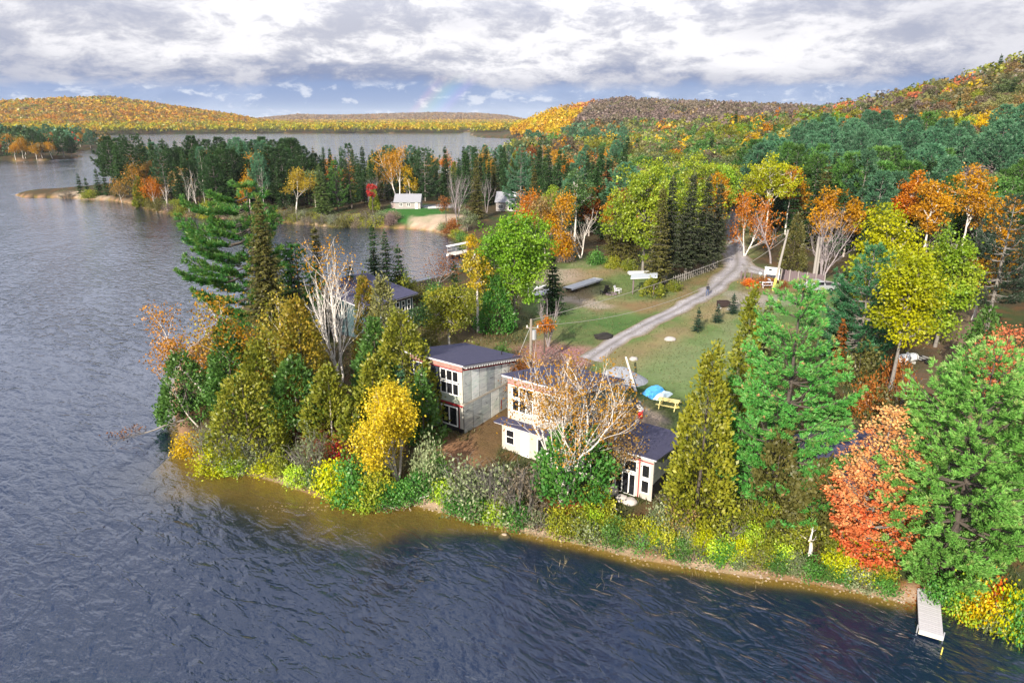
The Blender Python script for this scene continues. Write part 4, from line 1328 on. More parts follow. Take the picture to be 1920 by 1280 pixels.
H('pine', 300, 288, 390, 42, 'dark green', 'grey', 'second flat-topped pine inland from the spit', step=1.1, nper=7, needle=0.5, base=0.45, seed=105, prof=[(0, 0.5), (0.5, 1), (0.85, 0.9), (1, 0.5)])
H('birch', 248, 306, 388, 50, 'amber', 'grey', 'olive-amber birch at the foot of the flat-topped pine', leaves=18, leaf=0.36, seed=106, second=(0.2, 0.15, 0.03), clump=0.7)
H('cedar', 257, 332, 388, 24, 'olive', 'dark', 'narrow olive cedar at the shore below the flat-topped pine', leaf=0.45)
H('birch', 285, 336, 396, 32, 'orange', 'pale', 'bright orange birch on the peninsula shore', leaves=18, leaf=0.34, seed=107, clump=0.6)
H('birch', 222, 340, 378, 24, 'tan', 'pale', 'small tan birch leaning out beside the spit', leaves=12, leaf=0.3, lean=0.3, seed=108)
H('spruce', 417, 258, 390, 46, 'dark green', 'dark', 'tall dark spruce above the middle of the peninsula shore', leaf=1.2)
H('spruce', 450, 266, 384, 38, 'dark green', 'dark', 'tall dark spruce right of the tallest one on the peninsula', leaf=1.2)
H('birch', 547, 318, 400, 44, 'yellow', 'white', 'yellow birch on the peninsula among dark spruces', leaves=22, leaf=0.34, seed=109, second=(0.30, 0.24, 0.03), clump=0.6)
H('spruce', 597, 308, 402, 46, 'pale olive', 'dark', 'pale green larch at the peninsula shore', leaf=1.1, first=(0.07, 0.12, 0.03), second=(0.13, 0.19, 0.05))
H('pine', 627, 304, 396, 42, 'mid green', 'dark', 'mid green pine right of the pale larch', step=1.0, nper=7, needle=0.45, seed=110)
H('birch', 457, 332, 396, 22, 'amber', 'pale', 'small amber birch in front of the tall dark spruces', leaves=16, leaf=0.3, seed=111)
for i, (x_, y_, b_, nm) in enumerate([(343, 316, 398, 'nearest the shore'), (370, 277, 388, 'tallest'), (358, 312, 390, 'between two others'), (305, 338, 396, 'by the bright orange birch'), (487, 312, 396, 'by the small amber birch')]):
    H('snag', x_, y_, b_, 20, 'tan', 'white', 'bleached dead trunk on the peninsula, ' + nm, group='bleached dead trunks on the peninsula', levels=4, ang=0.9, seed=120 + i, rad=0.16)
for i, (x_, y_, b_, w_, nm) in enumerate([(145, 326, 363, 20, 'farthest out'), (159, 333, 364, 14, 'smallest'), (178, 316, 366, 24, 'fullest'), (190, 306, 367, 18, 'tallest'), (208, 309, 368, 18, 'nearest the flat-topped pine')]):
    H('spruce', x_, y_, b_, w_, 'dark green', 'dark', 'dark spruce on the sandy spit, ' + nm, group='spruces on the sandy spit', leaf=1.1)
# orange aspens on the slope at the right
for i, (x_, y_, b_, w_, p_, nm) in enumerate([(1718, 306, 486, 56, 'orange', 'palest, nearest the fence'), (1762, 312, 500, 66, 'amber', 'between the palest and the broadest'), (1838, 303, 500, 104, 'amber', 'broadest crown'), (1902, 340, 520, 56, 'amber', 'at the edge of the picture')]):
    H('maple', x_, y_, b_, w_, p_, 'white', 'orange aspen with white limbs above the lime poplars, ' + nm, group='orange aspens above the lime poplars', lobes=14, per=12, leaves=22, leaf=0.36, base=0.3, seed=130 + i)
H('birch', 1850, 470, 600, 70, 'amber', 'white', 'amber birch behind the right-hand lime poplar', leaves=14, leaf=0.3, seed=140)
H('spruce', 1570, 285, 420, 66, 'brown-olive', 'dark', 'large brown-green spruce beyond the tangled grey tree', leaf=1.2, first=(0.04, 0.055, 0.025), second=(0.09, 0.10, 0.045))
H('pine', 1660, 290, 430, 70, 'mid green', 'grey', 'grey-green pine left of the orange aspens', step=1.0, nper=7, needle=0.5, seed=142, first=(0.035, 0.065, 0.03), second=(0.075, 0.11, 0.05))

# ------------------------------------------------------------------ houses
M_ROOF = principled('roof_shingle', (0.045, 0.045, 0.090), 0.85, 0.35, 3.0, bump=0.5, bscale=30)
M_ROOF_GREY = principled('roof_metal', (0.24, 0.245, 0.27), 0.6, 0.15, 2.0)
M_FASCIA = principled('fascia', (0.55, 0.55, 0.58), 0.6, 0.1, 3.0)
M_WHITE = principled('white_paint', (0.80, 0.80, 0.78), 0.5)
M_NAVY = principled('navy_siding', (0.016, 0.022, 0.040), 0.7, 0.25, 2.0, bump=0.4, bscale=8, stretch=(0.3, 0.3, 4))
M_WRAP = principled('house_wrap', (0.42, 0.38, 0.335), 0.6, 0.18, 1.6, bump=0.3, bscale=5)
M_CREAM = principled('cream_sheathing', (0.43, 0.42, 0.37), 0.7, 0.15, 2.0)
M_PLY = principled('plywood_band', (0.50, 0.46, 0.38), 0.7, 0.2, 4.0)
M_RED = principled('red_tape', (0.32, 0.018, 0.026), 0.5)
M_PINKWRAP = principled('taped_soffit', (0.30, 0.18, 0.155), 0.6, 0.5, 3.5)
M_BLACK = principled('black_paint', (0.012, 0.012, 0.014), 0.5)
M_TEAL = principled('teal_wrap', (0.040, 0.075, 0.085), 0.6, 0.3, 2.0)
M_GREYWALL = principled('grey_siding', (0.27, 0.25, 0.24), 0.7, 0.1, 3.0)
M_CONC = principled('concrete', (0.40, 0.39, 0.37), 0.9, 0.2, 4.0)
M_GLASSY = principled('smoke_panel', (0.20, 0.22, 0.27), 0.25, 0.35, 1.5)


def glass_mat():
    m = bpy.data.materials.new('window_glass')
    m.use_nodes = True
    b = m.node_tree.nodes['Principled BSDF']
    b.inputs['Base Color'].default_value = (0.012, 0.013, 0.016, 1)
    b.inputs['Roughness'].default_value = 0.04
    b.inputs['Specular IOR Level'].default_value = 0.35
    return m


def panel_mat():
    """foil-faced sheathing; the tone comes from the panel"""
    m = bpy.data.materials.new('foil_sheathing')
    m.use_nodes = True
    k = NT(m.node_tree)
    o = k.n('ShaderNodeOutputMaterial')
    p = k.n('ShaderNodeBsdfPrincipled')
    tc = k.n('ShaderNodeTexCoord').outputs['Object']
    rd = k.n('ShaderNodeObjectInfo').outputs['Random']
    oc = k.n('ShaderNodeObjectInfo').outputs['Color']
    mp = k.n('ShaderNodeMapping')
    k.l(tc, mp.inputs['Vector'])
    mp.inputs['Rotation'].default_value = (0, 0.7, 0.2)
    mp.inputs['Scale'].default_value = (0.8, 0.8, 3.2)
    n = k.noise(mp.outputs[0], 1.6, 5, 0.6, 0.6)
    n2 = k.noise(tc, 0.7, 3, 0.5)
    f = k.m('ADD', k.m('MULTIPLY', n, 0.75), k.m('MULTIPLY', rd, 0.25))
    c = k.mix(k.ss(f, 0.30, 0.75), k.mix(1.0, oc, (0.55, 0.58, 0.62), 'MULTIPLY'), k.mix(1.0, oc, (1.28, 1.26, 1.20), 'MULTIPLY'))
    c = k.mix(k.m('MULTIPLY', k.ss(n2, 0.5, 0.65), 0.35), c, k.mix(1.0, c, (0.8, 0.95, 0.85), 'MULTIPLY'))
    k.l(c, p.inputs['Base Color'])
    p.inputs['Roughness'].default_value = 0.42
    p.inputs['Metallic'].default_value = 0.25
    k.l(p.outputs[0], o.inputs[0])
    return m


M_GLASS = glass_mat()
M_PANEL = panel_mat()


class House:
    """local axes: x along the end wall, y along the lake front; the near corner is the origin"""
    def __init__(self, name, label, cat, loc, rz):
        self.t = thing(name, label, cat, loc, rz)

    def bx(self, face, a0, a1, z0, z1, d0, d1):
        """box on a wall: a along the wall, d outwards from it"""
        f, off = face
        if f == 'front':
            return (off - d1, a0, z0), (off - d0, a1, z1)
        return (a0, off - d1, z0), (a1, off - d0, z1)

    def slab(self, name, face, a0, a1, z0, z1, d0, d1, mat, parent=None, color=None):
        o = MB().box(*self.bx(face, a0, a1, z0, z1, d0, d1)).build(name, mat, parent or self.t)
        if color:
            o.color = (*color, 1)
        return o

    def window(self, face, a0, a1, z0, z1, nx=1, nz=1, fr=0.07, name='window', mat=None, label=None):
        b = MB()
        for p0, p1, q0, q1 in ((a0, a1, z0, z0 + fr), (a0, a1, z1 - fr, z1), (a0, a0 + fr, z0 + fr, z1 - fr), (a1 - fr, a1, z0 + fr, z1 - fr)):
            b.box(*self.bx(face, p0, p1, q0, q1, 0.004, 0.065))
        for i in range(1, nx):
            x = a0 + (a1 - a0) * i / nx
            b.box(*self.bx(face, x - fr * 0.55, x + fr * 0.55, z0 + fr, z1 - fr, 0.004, 0.058))
        for i in range(1, nz):
            zz = z0 + (z1 - z0) * i / nz
            b.box(*self.bx(face, a0 + fr, a1 - fr, zz - fr * 0.4, zz + fr * 0.4, 0.004, 0.052))
        o = b.build(name, mat or M_WHITE, self.t)
        for i in range(nx):
            for j in range(nz):
                w_, h_ = (a1 - a0) / nx, (z1 - z0) / nz
                MB().box(*self.bx(face, a0 + w_ * i + 0.038, a0 + w_ * (i + 1) - 0.038, z0 + h_ * j + 0.03, z0 + h_ * (j + 1) - 0.03, 0.006, 0.02)).build('pane', M_GLASS, o)
        return o

    def shed_roof(self, x0, x1, y0, y1, z_at, th=0.2, axis='x', mat=None):
        """single-pitch roof with a light fascia; z_at gives the top surface"""
        f = (lambda x, y: z_at(x)) if axis == 'x' else (lambda x, y: z_at(y))
        cs = [(x0, y0), (x1, y0), (x1, y1), (x0, y1)]
        b = MB().hexa([(x, y, f(x, y) - 0.05) for x, y in cs] + [(x, y, f(x, y)) for x, y in cs])
        r = b.build('roof', mat or M_ROOF, self.t)
        e = 0.06
        ci = [(x0 + e, y0 + e), (x1 - e, y0 + e), (x1 - e, y1 - e), (x0 + e, y1 - e)]
        b = MB().hexa([(x, y, f(x, y) - th) for x, y in ci] + [(x, y, f(x, y) - 0.054) for x, y in ci])
        b.build('fascia', M_FASCIA, r)
        return r

    def body(self, x0, x1, y0, y1, zb, z_at, mat, axis='x', name='wall'):
        f = (lambda x, y: z_at(x)) if axis == 'x' else (lambda x, y: z_at(y))
        cs = [(x0, y0), (x1, y0), (x1, y1), (x0, y1)]
        return MB().hexa([(x, y, zb) for x, y in cs] + [(x, y, f(x, y)) for x, y in cs]).build(name, mat, self.t)


YAW = R(54.5)
UV = np.array([math.cos(YAW), math.sin(YAW)])
VV = np.array([-UV[1], UV[0]])
H1 = gp(870, 805, 2.2)
HB = gp(1222, 926, 2.0)


def panels(h, face, a0, a1, z0, ztop, n, col, mid=None, tone=0.0, seed=0):
    """row of sheathing sheets with open joints, each a part"""
    rng = random.Random(seed)
    w_ = (a1 - a0) / n
    for i in range(n):
        p0, p1 = a0 + w_ * i + 0.038, a0 + w_ * (i + 1) - 0.038
        t0, t1 = ztop(p0), ztop(p1)
        A, B = h.bx(face, p0, p1, z0, min(t0, t1), 0.004, 0.026)
        b = MB()
        if face[0] == 'right':
            b.hexa([(p0, A[1], z0), (p1, A[1], z0), (p1, B[1], z0), (p0, B[1], z0), (p0, A[1], t0), (p1, A[1], t1), (p1, B[1], t1), (p0, B[1], t0)])
        else:
            b.box(A, B)
        o = b.build('sheathing_panel', M_PANEL, h.t)
        k_ = rng.uniform(0.66, 1.12)
        o.color = (col[0] * k_, col[1] * k_, col[2] * k_, 1)
        m_ = MB()
        for q_ in range(rng.choice([0, 1, 1])):      # torn strips of black tape on the sheet
            cx = rng.uniform(p0 + 0.15, p1 - 0.3)
            cz = rng.uniform(z0 + 0.4, max(z0 + 0.5, min(t0, t1) - 0.4))
            L, dz = rng.uniform(0.15, 0.5), rng.uniform(-0.3, 0.3)
            if face[0] == 'right':
                yy = A[1]
                m_.hexa([(cx, yy - 0.008, cz), (cx + L, yy - 0.008, cz + dz), (cx + L, yy, cz + dz), (cx, yy, cz), (cx, yy - 0.008, cz + 0.045), (cx + L, yy - 0.008, cz + dz + 0.045), (cx + L, yy, cz + dz + 0.045), (cx, yy, cz + 0.045)])
            else:
                m_.box((A[0] - 0.008, cx, cz), (A[0], cx + L, cz + 0.04))
        if len(m_.bm.faces):
            m_.build('tape_scrap', M_BLACK, o)


def two_storey(h, ox, oy, front, side, label_front):
    """the block both new houses share: pitched to the back, window bands to the lake; origin of the block at (ox, oy)"""
    D, Wd = 7.5, 5.9
    zr = lambda x: 5.92 - 0.19 * (x - ox + 0.4)
    under = lambda x: zr(x) - 0.2
    h.body(ox, ox + D, oy, oy + Wd, -0.7, under, M_BLACK if front == 'navy' else M_CREAM)
    h.shed_roof(ox - 0.42, ox + D + 0.5, oy - 0.42, oy + Wd + 0.4, zr)
    F_, S_ = ('front', ox), ('right', oy)
    # end wall
    panels(h, S_, ox + 0.02, ox + D - 0.02, -0.45, lambda x: 2.10, 6, side, seed=3)
    h.slab('floor_band', S_, ox, ox + D, 2.11, 2.31, 0.004, 0.04, M_PLY)
    panels(h, S_, ox + 0.02, ox + D - 0.02, 2.32, lambda x: under(x) - 0.42, 7, side, seed=8)
    b = MB()
    for i in range(22):
        x = ox + 0.1 + i * (D - 0.3) / 21
        b = MB().box((x, oy - 0.34, under(x) - 0.17), (x + 0.14, oy - 0.004, under(x) - 0.03))
        b.build('rafter_tail', M_WHITE, h.t)
    x0, x1 = ox + 0.02, ox + D
    MB().hexa([(x0, oy - 0.03, under(x0) - 0.40), (x1, oy - 0.03, under(x1) - 0.40), (x1, oy - 0.004, under(x1) - 0.40), (x0, oy - 0.004, under(x0) - 0.40),
               (x0, oy - 0.03, under(x0) - 0.32), (x1, oy - 0.03, under(x1) - 0.32), (x1, oy - 0.004, under(x1) - 0.32), (x0, oy - 0.004, under(x0) - 0.32)]).build('red_tape', M_RED, h.t)
    for x in (ox + 0.7, ox + 6.6):
        MB().tube([(x, oy + (0.9 if x > ox + 3 else 4.9), zr(x) - 0.02), (x, oy + (0.9 if x > ox + 3 else 4.9), zr(x) + 0.42)], 0.05, 8).build('vent_pipe', M_BLACK, h.t)
    # lake front
    for y0 in (oy + 0.42, oy + 3.45):
        h.window(F_, y0, y0 + 2.0, 4.06, 5.06, 3)
        h.window(F_, y0, y0 + 2.0, 2.88, 3.96, 3)
    h.slab('soffit_wrap', F_, oy + 0.02, oy + Wd - 0.02, 5.12, 5.55, 0.004, 0.02, M_PINKWRAP)
    h.slab('red_tape', F_, oy + 0.02, oy + Wd - 0.02, 5.10, 5.16, 0.021, 0.028, M_RED)
    return zr, F_, S_


def corner_z(xy, d=0.0):
    return tz(*xy) + d


# first house: navy front, foil side
h = House('house', 'two-storey house with a navy front and silvery foil-sheathed end wall under construction', 'house', (H1[0], H1[1], 2.2), YAW)
zr, F_, S_ = two_storey(h, 0, 0, 'navy', (0.78, 0.83, 0.82), '')
h.slab('navy_siding', F_, 2.62, 5.88, 2.32, 5.08, 0.004, 0.03, M_NAVY)
h.slab('corner_sheathing', F_, 0.03, 0.40, 0.0, 5.08, 0.004, 0.02, M_CREAM)
h.slab('sill_sheathing', F_, 0.42, 2.60, 2.16, 2.86, 0.004, 0.018, M_PANEL, color=(0.5, 0.55, 0.47))
h.slab('red_tape', F_, 0.05, 2.65, 1.96, 2.12, 0.004, 0.03, M_RED)
h.slab('red_tape', F_, 0.42, 0.47, 0.0, 1.95, 0.021, 0.03, M_RED)
h.window(F_, 0.62, 2.45, 0.06, 1.82, 2, 1, 0.09, 'sliding_door')
MB().hexa([(-1.85, 2.68, -0.25), (-0.002, 2.68, -0.1), (-0.002, 2.80, -0.1), (-1.85, 2.80, -0.25), (-1.85, 2.68, 1.25), (-0.002, 2.68, 2.14), (-0.002, 2.80, 2.14), (-1.85, 2.80, 1.25)]).build('privacy_wall', M_GLASSY, h.t)
MB().hexa([(-1.90, 2.64, 1.25), (-0.004, 2.64, 2.15), (-0.004, 2.84, 2.15), (-1.90, 2.84, 1.25), (-1.90, 2.64, 1.32), (-0.004, 2.64, 2.22), (-0.004, 2.84, 2.22), (-1.90, 2.84, 1.32)]).build('wall_cap', M_FASCIA, h.t)
MB().box((-1.97, 2.66, -0.4), (-1.86, 2.82, 1.24)).build('end_post', M_RED, h.t)
for p0 in ((5.2, 0.05), (6.3, 0.05)):
    h.slab('red_tape', S_, p0[0], p0[0] + 0.10, 0.0, 0.9, 0.027, 0.034, M_RED)

# second house: the same block in cream wrap behind a low front wing
OX, OY = 0.8, 7.1
h2 = House('house', 'cream-wrapped two-storey house with a low wing behind the large white birch', 'house', (HB[0], HB[1], 2.0), YAW)
zr2, F2, S2 = two_storey(h2, OX, OY, 'cream', (0.20, 0.25, 0.26), '')
for j, (y0, y1) in enumerate(((OY + 0.02, OY + 0.40), (OY + 2.44, OY + 3.43), (OY + 5.47, OY + 5.88))):
    h2.slab('house_wrap', F2, y0, y1, 2.2, 5.05, 0.004, 0.018, M_WRAP)
for y0 in (OY + 0.42, OY + 3.45):
    h2.slab('house_wrap', F2, y0, y0 + 2.0, 2.2, 2.86, 0.004, 0.018, M_WRAP)
WL = ('front', 0.0)
lw = lambda x: 2.15 - 0.02 * x
h2.body(0, OX - 0.03, 7.05, 13.0, -0.8, lambda x: lw(x) - 0.12, M_WRAP)
h2.shed_roof(-0.5, OX - 0.03, 6.95, 13.5, lw, 0.12)
h2.window(WL, 11.75, 12.6, 0.30, 1.60, 1, 2)
h2.slab('door', WL, 10.35, 11.15, -0.35, 1.65, 0.004, 0.06, M_WHITE)
h2.slab('house_wrap', WL, 11.2, 11.7, -0.4, 1.9, 0.004, 0.016, M_CREAM)
h2.window(WL, 8.2, 9.6, 0.30, 1.60, 2, 1)
rw = lambda x: 2.92 - 0.11 * (x + 0.4)
h2.body(0, 5.7, 0, 7.0, -1.2, lambda x: rw(x) - 0.17, M_WRAP)
h2.shed_roof(-0.4, 6.1, -0.35, 6.93, rw, 0.17)
h2.window(WL, 1.25, 3.35, -0.62, 1.12, 4, 1, 0.07, 'patio_door')
h2.window(WL, 1.2, 2.2, 1.28, 2.2)
h2.window(WL, 2.4, 3.4, 1.28, 2.2)
h2.window(WL, 0.2, 0.86, 1.1, 2.15)
h2.window(WL, 0.2, 0.86, -0.1, 0.95)
h2.window(WL, 4.2, 6.2, -0.1, 2.1, 3, 2)
h2.slab('red_tape', WL, 1.0, 1.08, -1.0, 2.6, 0.004, 0.012, M_RED)
h2.slab('red_tape', WL, 0.02, 6.9, 2.3, 2.38, 0.013, 0.02, M_RED)
WR = ('right', 0.0)
for i in range(5):
    x0 = 0.02 + i * 1.13
    o = MB().hexa([(x0 + 0.02, -0.026, 0.75), (x0 + 1.11, -0.026, 0.75), (x0 + 1.11, -0.004, 0.75), (x0 + 0.02, -0.004, 0.75), (x0 + 0.02, -0.026, rw(x0) - 0.28), (x0 + 1.11, -0.026, rw(x0 + 1.1) - 0.28), (x0 + 1.11, -0.004, rw(x0 + 1.1) - 0.28), (x0 + 0.02, -0.004, rw(x0) - 0.28)]).build('sheathing_panel', M_PANEL, h2.t)
    o.color = (0.20, 0.22, 0.22, 1)
h2.slab('dark_siding', WR, 0.02, 5.68, -1.1, 0.73, 0.004, 0.024, M_BLACK)

# dark two-storey house behind the point
A4 = gp(776, 610, 2.2)
h4 = House('house', 'dark teal two-storey house half hidden by cedars near the bay', 'house', (A4[0], A4[1], 2.2), YAW)
z4 = lambda y: 4.25 + 0.15 * y
h4.body(-8, 0, 0, 8.6, -1.0, lambda y: z4(y) - 0.2, M_TEAL, 'y')
h4.shed_roof(-8.5, 0.6, -0.5, 9.0, z4, 0.2, 'y')
R4 = ('right', 0.0)
for x0 in (-2.95, -2.0, -1.05, -4.6, -5.6):
    h4.window(R4, x0, x0 + 0.6, 2.30, 3.60, 1, 2, 0.08)
    h4.window(R4, x0, x0 + 0.6, 0.20, 1.45, 1, 2, 0.08)
h4.slab('soffit_wrap', R4, -7.9, -0.05, 3.66, 3.98, 0.004, 0.02, principled('maroon_wrap', (0.09, 0.03, 0.035), 0.6))
h4.slab('house_wrap', R4, -2.0, -1.2, 1.55, 2.2, 0.004, 0.014, M_PANEL, color=(0.22, 0.33, 0.33))
h4.slab('corner_trim', R4, -0.10, -0.01, -0.3, 3.64, 0.004, 0.03, M_FASCIA)


def gable(h, x0, x1, y0, y1, ze, zr_, wall, roof, over=0.35, zb=-0.6):
    """walls and a two-sided roof; the ridge runs along x"""
    ym = (y0 + y1) / 2
    b = MB()
    v = [b.bm.verts.new(p) for p in ((x0, y0, zb), (x1, y0, zb), (x1, y1, zb), (x0, y1, zb), (x0, y0, ze), (x1, y0, ze), (x1, y1, ze), (x0, y1, ze), (x0, ym, zr_), (x1, ym, zr_))]
    for f in ((3, 2, 1, 0), (0, 1, 5, 4), (2, 3, 7, 6), (1, 2, 6, 9, 5), (3, 0, 4, 8, 7), (4, 5, 9, 8), (6, 7, 8, 9)):
        b.bm.faces.new([v[i] for i in f])
    b.build('wall', wall, h.t)
    k_ = (zr_ - ze) / (ym - y0)
    for nm, ya in (('roof', y0 - over), ('roof', y1 + over)):
        za = ze - over * k_
        X0, X1, th = x0 - over, x1 + over, 0.12
        e = 0.015 if ya < ym else -0.015
        MB().hexa([(X0, ya, za + 0.02), (X1, ya, za + 0.02), (X1, ym - e, zr_ + 0.02), (X0, ym - e, zr_ + 0.02), (X0, ya, za + th + 0.02), (X1, ya, za + th + 0.02), (X1, ym - e, zr_ + th + 0.02), (X0, ym - e, zr_ + th + 0.02)]).build(nm, roof, h.t)


# grey cottage across the bay
cx, cy, cz = ground(741, 392)
h5 = House('cottage', 'small grey cottage with a gabled metal roof on the green lawn across the bay', 'cottage', (cx, cy, cz), R(-1))
gable(h5, 0, 7.1, 0, 5.2, 2.1, 3.9, M_GREYWALL, M_ROOF_GREY)
FR = ('right', 0.0)
for x0 in (1.2, 3.4):
    h5.window(FR, x0, x0 + 1.0, 0.75, 1.75, 2, 1, 0.09)
h5.slab('door', FR, 5.75, 6.55, 0.0, 1.95, 0.004, 0.06, M_WHITE)
MB().box((-1.5, 1.4, -0.5), (-0.01, 4.2, 1.5)).build('lean_to', principled('mauve_boards', (0.30, 0.24, 0.23), 0.8, 0.2), h5.t)
MB().hexa([(-1.7, 1.3, 1.45), (-0.36, 1.3, 2.0), (-0.36, 4.3, 2.0), (-1.7, 4.3, 1.45), (-1.7, 1.3, 1.53), (-0.36, 1.3, 2.08), (-0.36, 4.3, 2.08), (-1.7, 4.3, 1.53)]).build('lean_to_roof', M_ROOF_GREY, h5.t)
MB().box((7.12, -0.02, -0.2), (7.2, 0.10, 1.6)).build('downpipe', M_WHITE, h5.t)

# grey-roofed house in the trees beyond the maple
cx, cy, cz = ground(930, 396)
h6 = House('house', 'house with a grey ridged roof and skylight among trees beyond the lime maple', 'house', (cx, cy, cz), R(-8))
gable(h6, 0, 7.6, 0, 7.0, 2.6, 4.9, M_GREYWALL, M_ROOF_GREY)
h6.window(FR, 0.8, 2.0, 0.6, 1.9, 2, 1, 0.1)
h6.window(FR, 3.4, 5.0, 0.3, 2.1, 2, 1, 0.1, 'patio_door')
MB().hexa([(4.6, 1.4, 3.66), (5.6, 1.4, 3.66), (5.6, 2.5, 4.38), (4.6, 2.5, 4.38), (4.6, 1.4, 3.75), (5.6, 1.4, 3.75), (5.6, 2.5, 4.47), (4.6, 2.5, 4.47)]).build('skylight', M_WHITE, h6.t)
# small blue-grey roof behind the pale-limbed tree
cx, cy, cz = ground(1070, 418)
h7 = House('shed', 'small shed with a pale blue-grey roof behind the pale-limbed bare tree', 'shed', (cx, cy, cz), R(6))
gable(h7, 0, 5.6, 0, 5.0, 2.4, 3.9, principled('brown_boards', (0.12, 0.10, 0.09), 0.8, 0.2), principled('pale_metal_roof', (0.34, 0.38, 0.44), 0.5))
h7.slab('door', FR, 2.2, 3.3, 0, 2.0, 0.004, 0.05, M_FASCIA)
# dark cabin behind the orange-red maple
h8 = House('cabin', 'dark cabin mostly hidden behind the orange-red maple', 'cabin', (22.6, 39.4, tz(24, 42)), R(24))
gable(h8, 0, 6.0, 0, 7.6, 2.0, 3.1, principled('dark_boards', (0.035, 0.03, 0.03), 0.8, 0.3, 2), M_ROOF)
h8.window(('right', 0.0), 1.0, 2.4, 0.7, 1.7, 2)
HOUSES = [(H1[0] + UV[0] * 3.7 + VV[0] * 3, H1[1] + UV[1] * 3.7 + VV[1] * 3, 6), (HB[0] + UV[0] * 4 + VV[0] * 7, HB[1] + UV[1] * 4 + VV[1] * 7, 8),
          (A4[0] - UV[0] * 4 + VV[0] * 4, A4[1] - UV[1] * 4 + VV[1] * 4, 7), (25, 43, 6)]
for hh, r_ in ((h5, 6), (h6, 6), (h7, 5)):
    HOUSES.append((hh.t.location.x + 3.4, hh.t.location.y + 2.5, r_))
TAKEN += HOUSES

# ------------------------------------------------------------------ woods
LIB = {
    'spruce': [make_spruce(200 + i, 14, 4.6, dens=0.75 + 0.06 * i, leaf=1.35, ragged=0.25 + 0.06 * i, power=(0.7, 0.85, 1.1, 0.95, 0.6, 1.0, 0.8)[i], droop=(0.2, 0.35, 0.45, 0.3, 0.4, 0.15, 0.5)[i], bare=(0.05, 0.12, 0.05, 0.2, 0.1, 0.05, 0.15)[i]) for i in range(7)],
    'cedar': [make_cedar(210 + i, 9, 3.8, dens=0.9, leaf=0.44) for i in range(3)],
    'pine': [make_pine(220 + i, 16, 8.5, step=1.0, limbs=6, nper=8, needle=0.62, base=0.22) for i in range(4)],
    'maple': [make_maple(230 + i, 12, 8.0, lobes=16, per=12, leaves=22, leaf=0.42, base=0.22) for i in range(6)],
    'birch': [make_birch(240 + i, 12, 5.0, leaves=18, leaf=0.36, levels=4, clump=0.6) for i in range(3)],
    'bare': [make_birch(250 + i, 10, 5.5, leaves=0, levels=4, stems=2, ang=0.6) for i in range(3)],
}
LIBSIZE = {'spruce': (14, 4.6), 'cedar': (9, 3.8), 'pine': (16, 8.5), 'maple': (12, 8.0), 'birch': (12, 5.0), 'bare': (10, 5.5)}

FRONT = [(-200, 338), (210, 344), (222, 366), (270, 376), (340, 388), (430, 392), (520, 394), (620, 398), (690, 398), (716, 394), (730, 386), (845, 385), (872, 390), (985, 389), (1000, 430), (1040, 440), (1100, 452), (1130, 458), (1210, 462), (1290, 452), (1345, 448),
         (1362, 455), (1366, 400), (1390, 400), (1400, 430), (1415, 440), (1480, 450), (1560, 490), (1640, 500), (1700, 498), (1790, 510), (1845, 515), (1920, 560), (2030, 640), (2060, 1040), (2900, 1100)]
FRX, FRY = zip(*FRONT)


def project(x, y, z):
    z = z - CAM_H
    f = y * CP - z * SP
    return 960 + F_PX * x / f, 640 - F_PX * (y * SP + z * CP) / f


def pick(rng, table):
    r = rng.random() * sum(t[-1] for t in table)
    for t in table:
        r -= t[-1]
        if r <= 0:
            return t[:-1]
    return table[0][:-1]


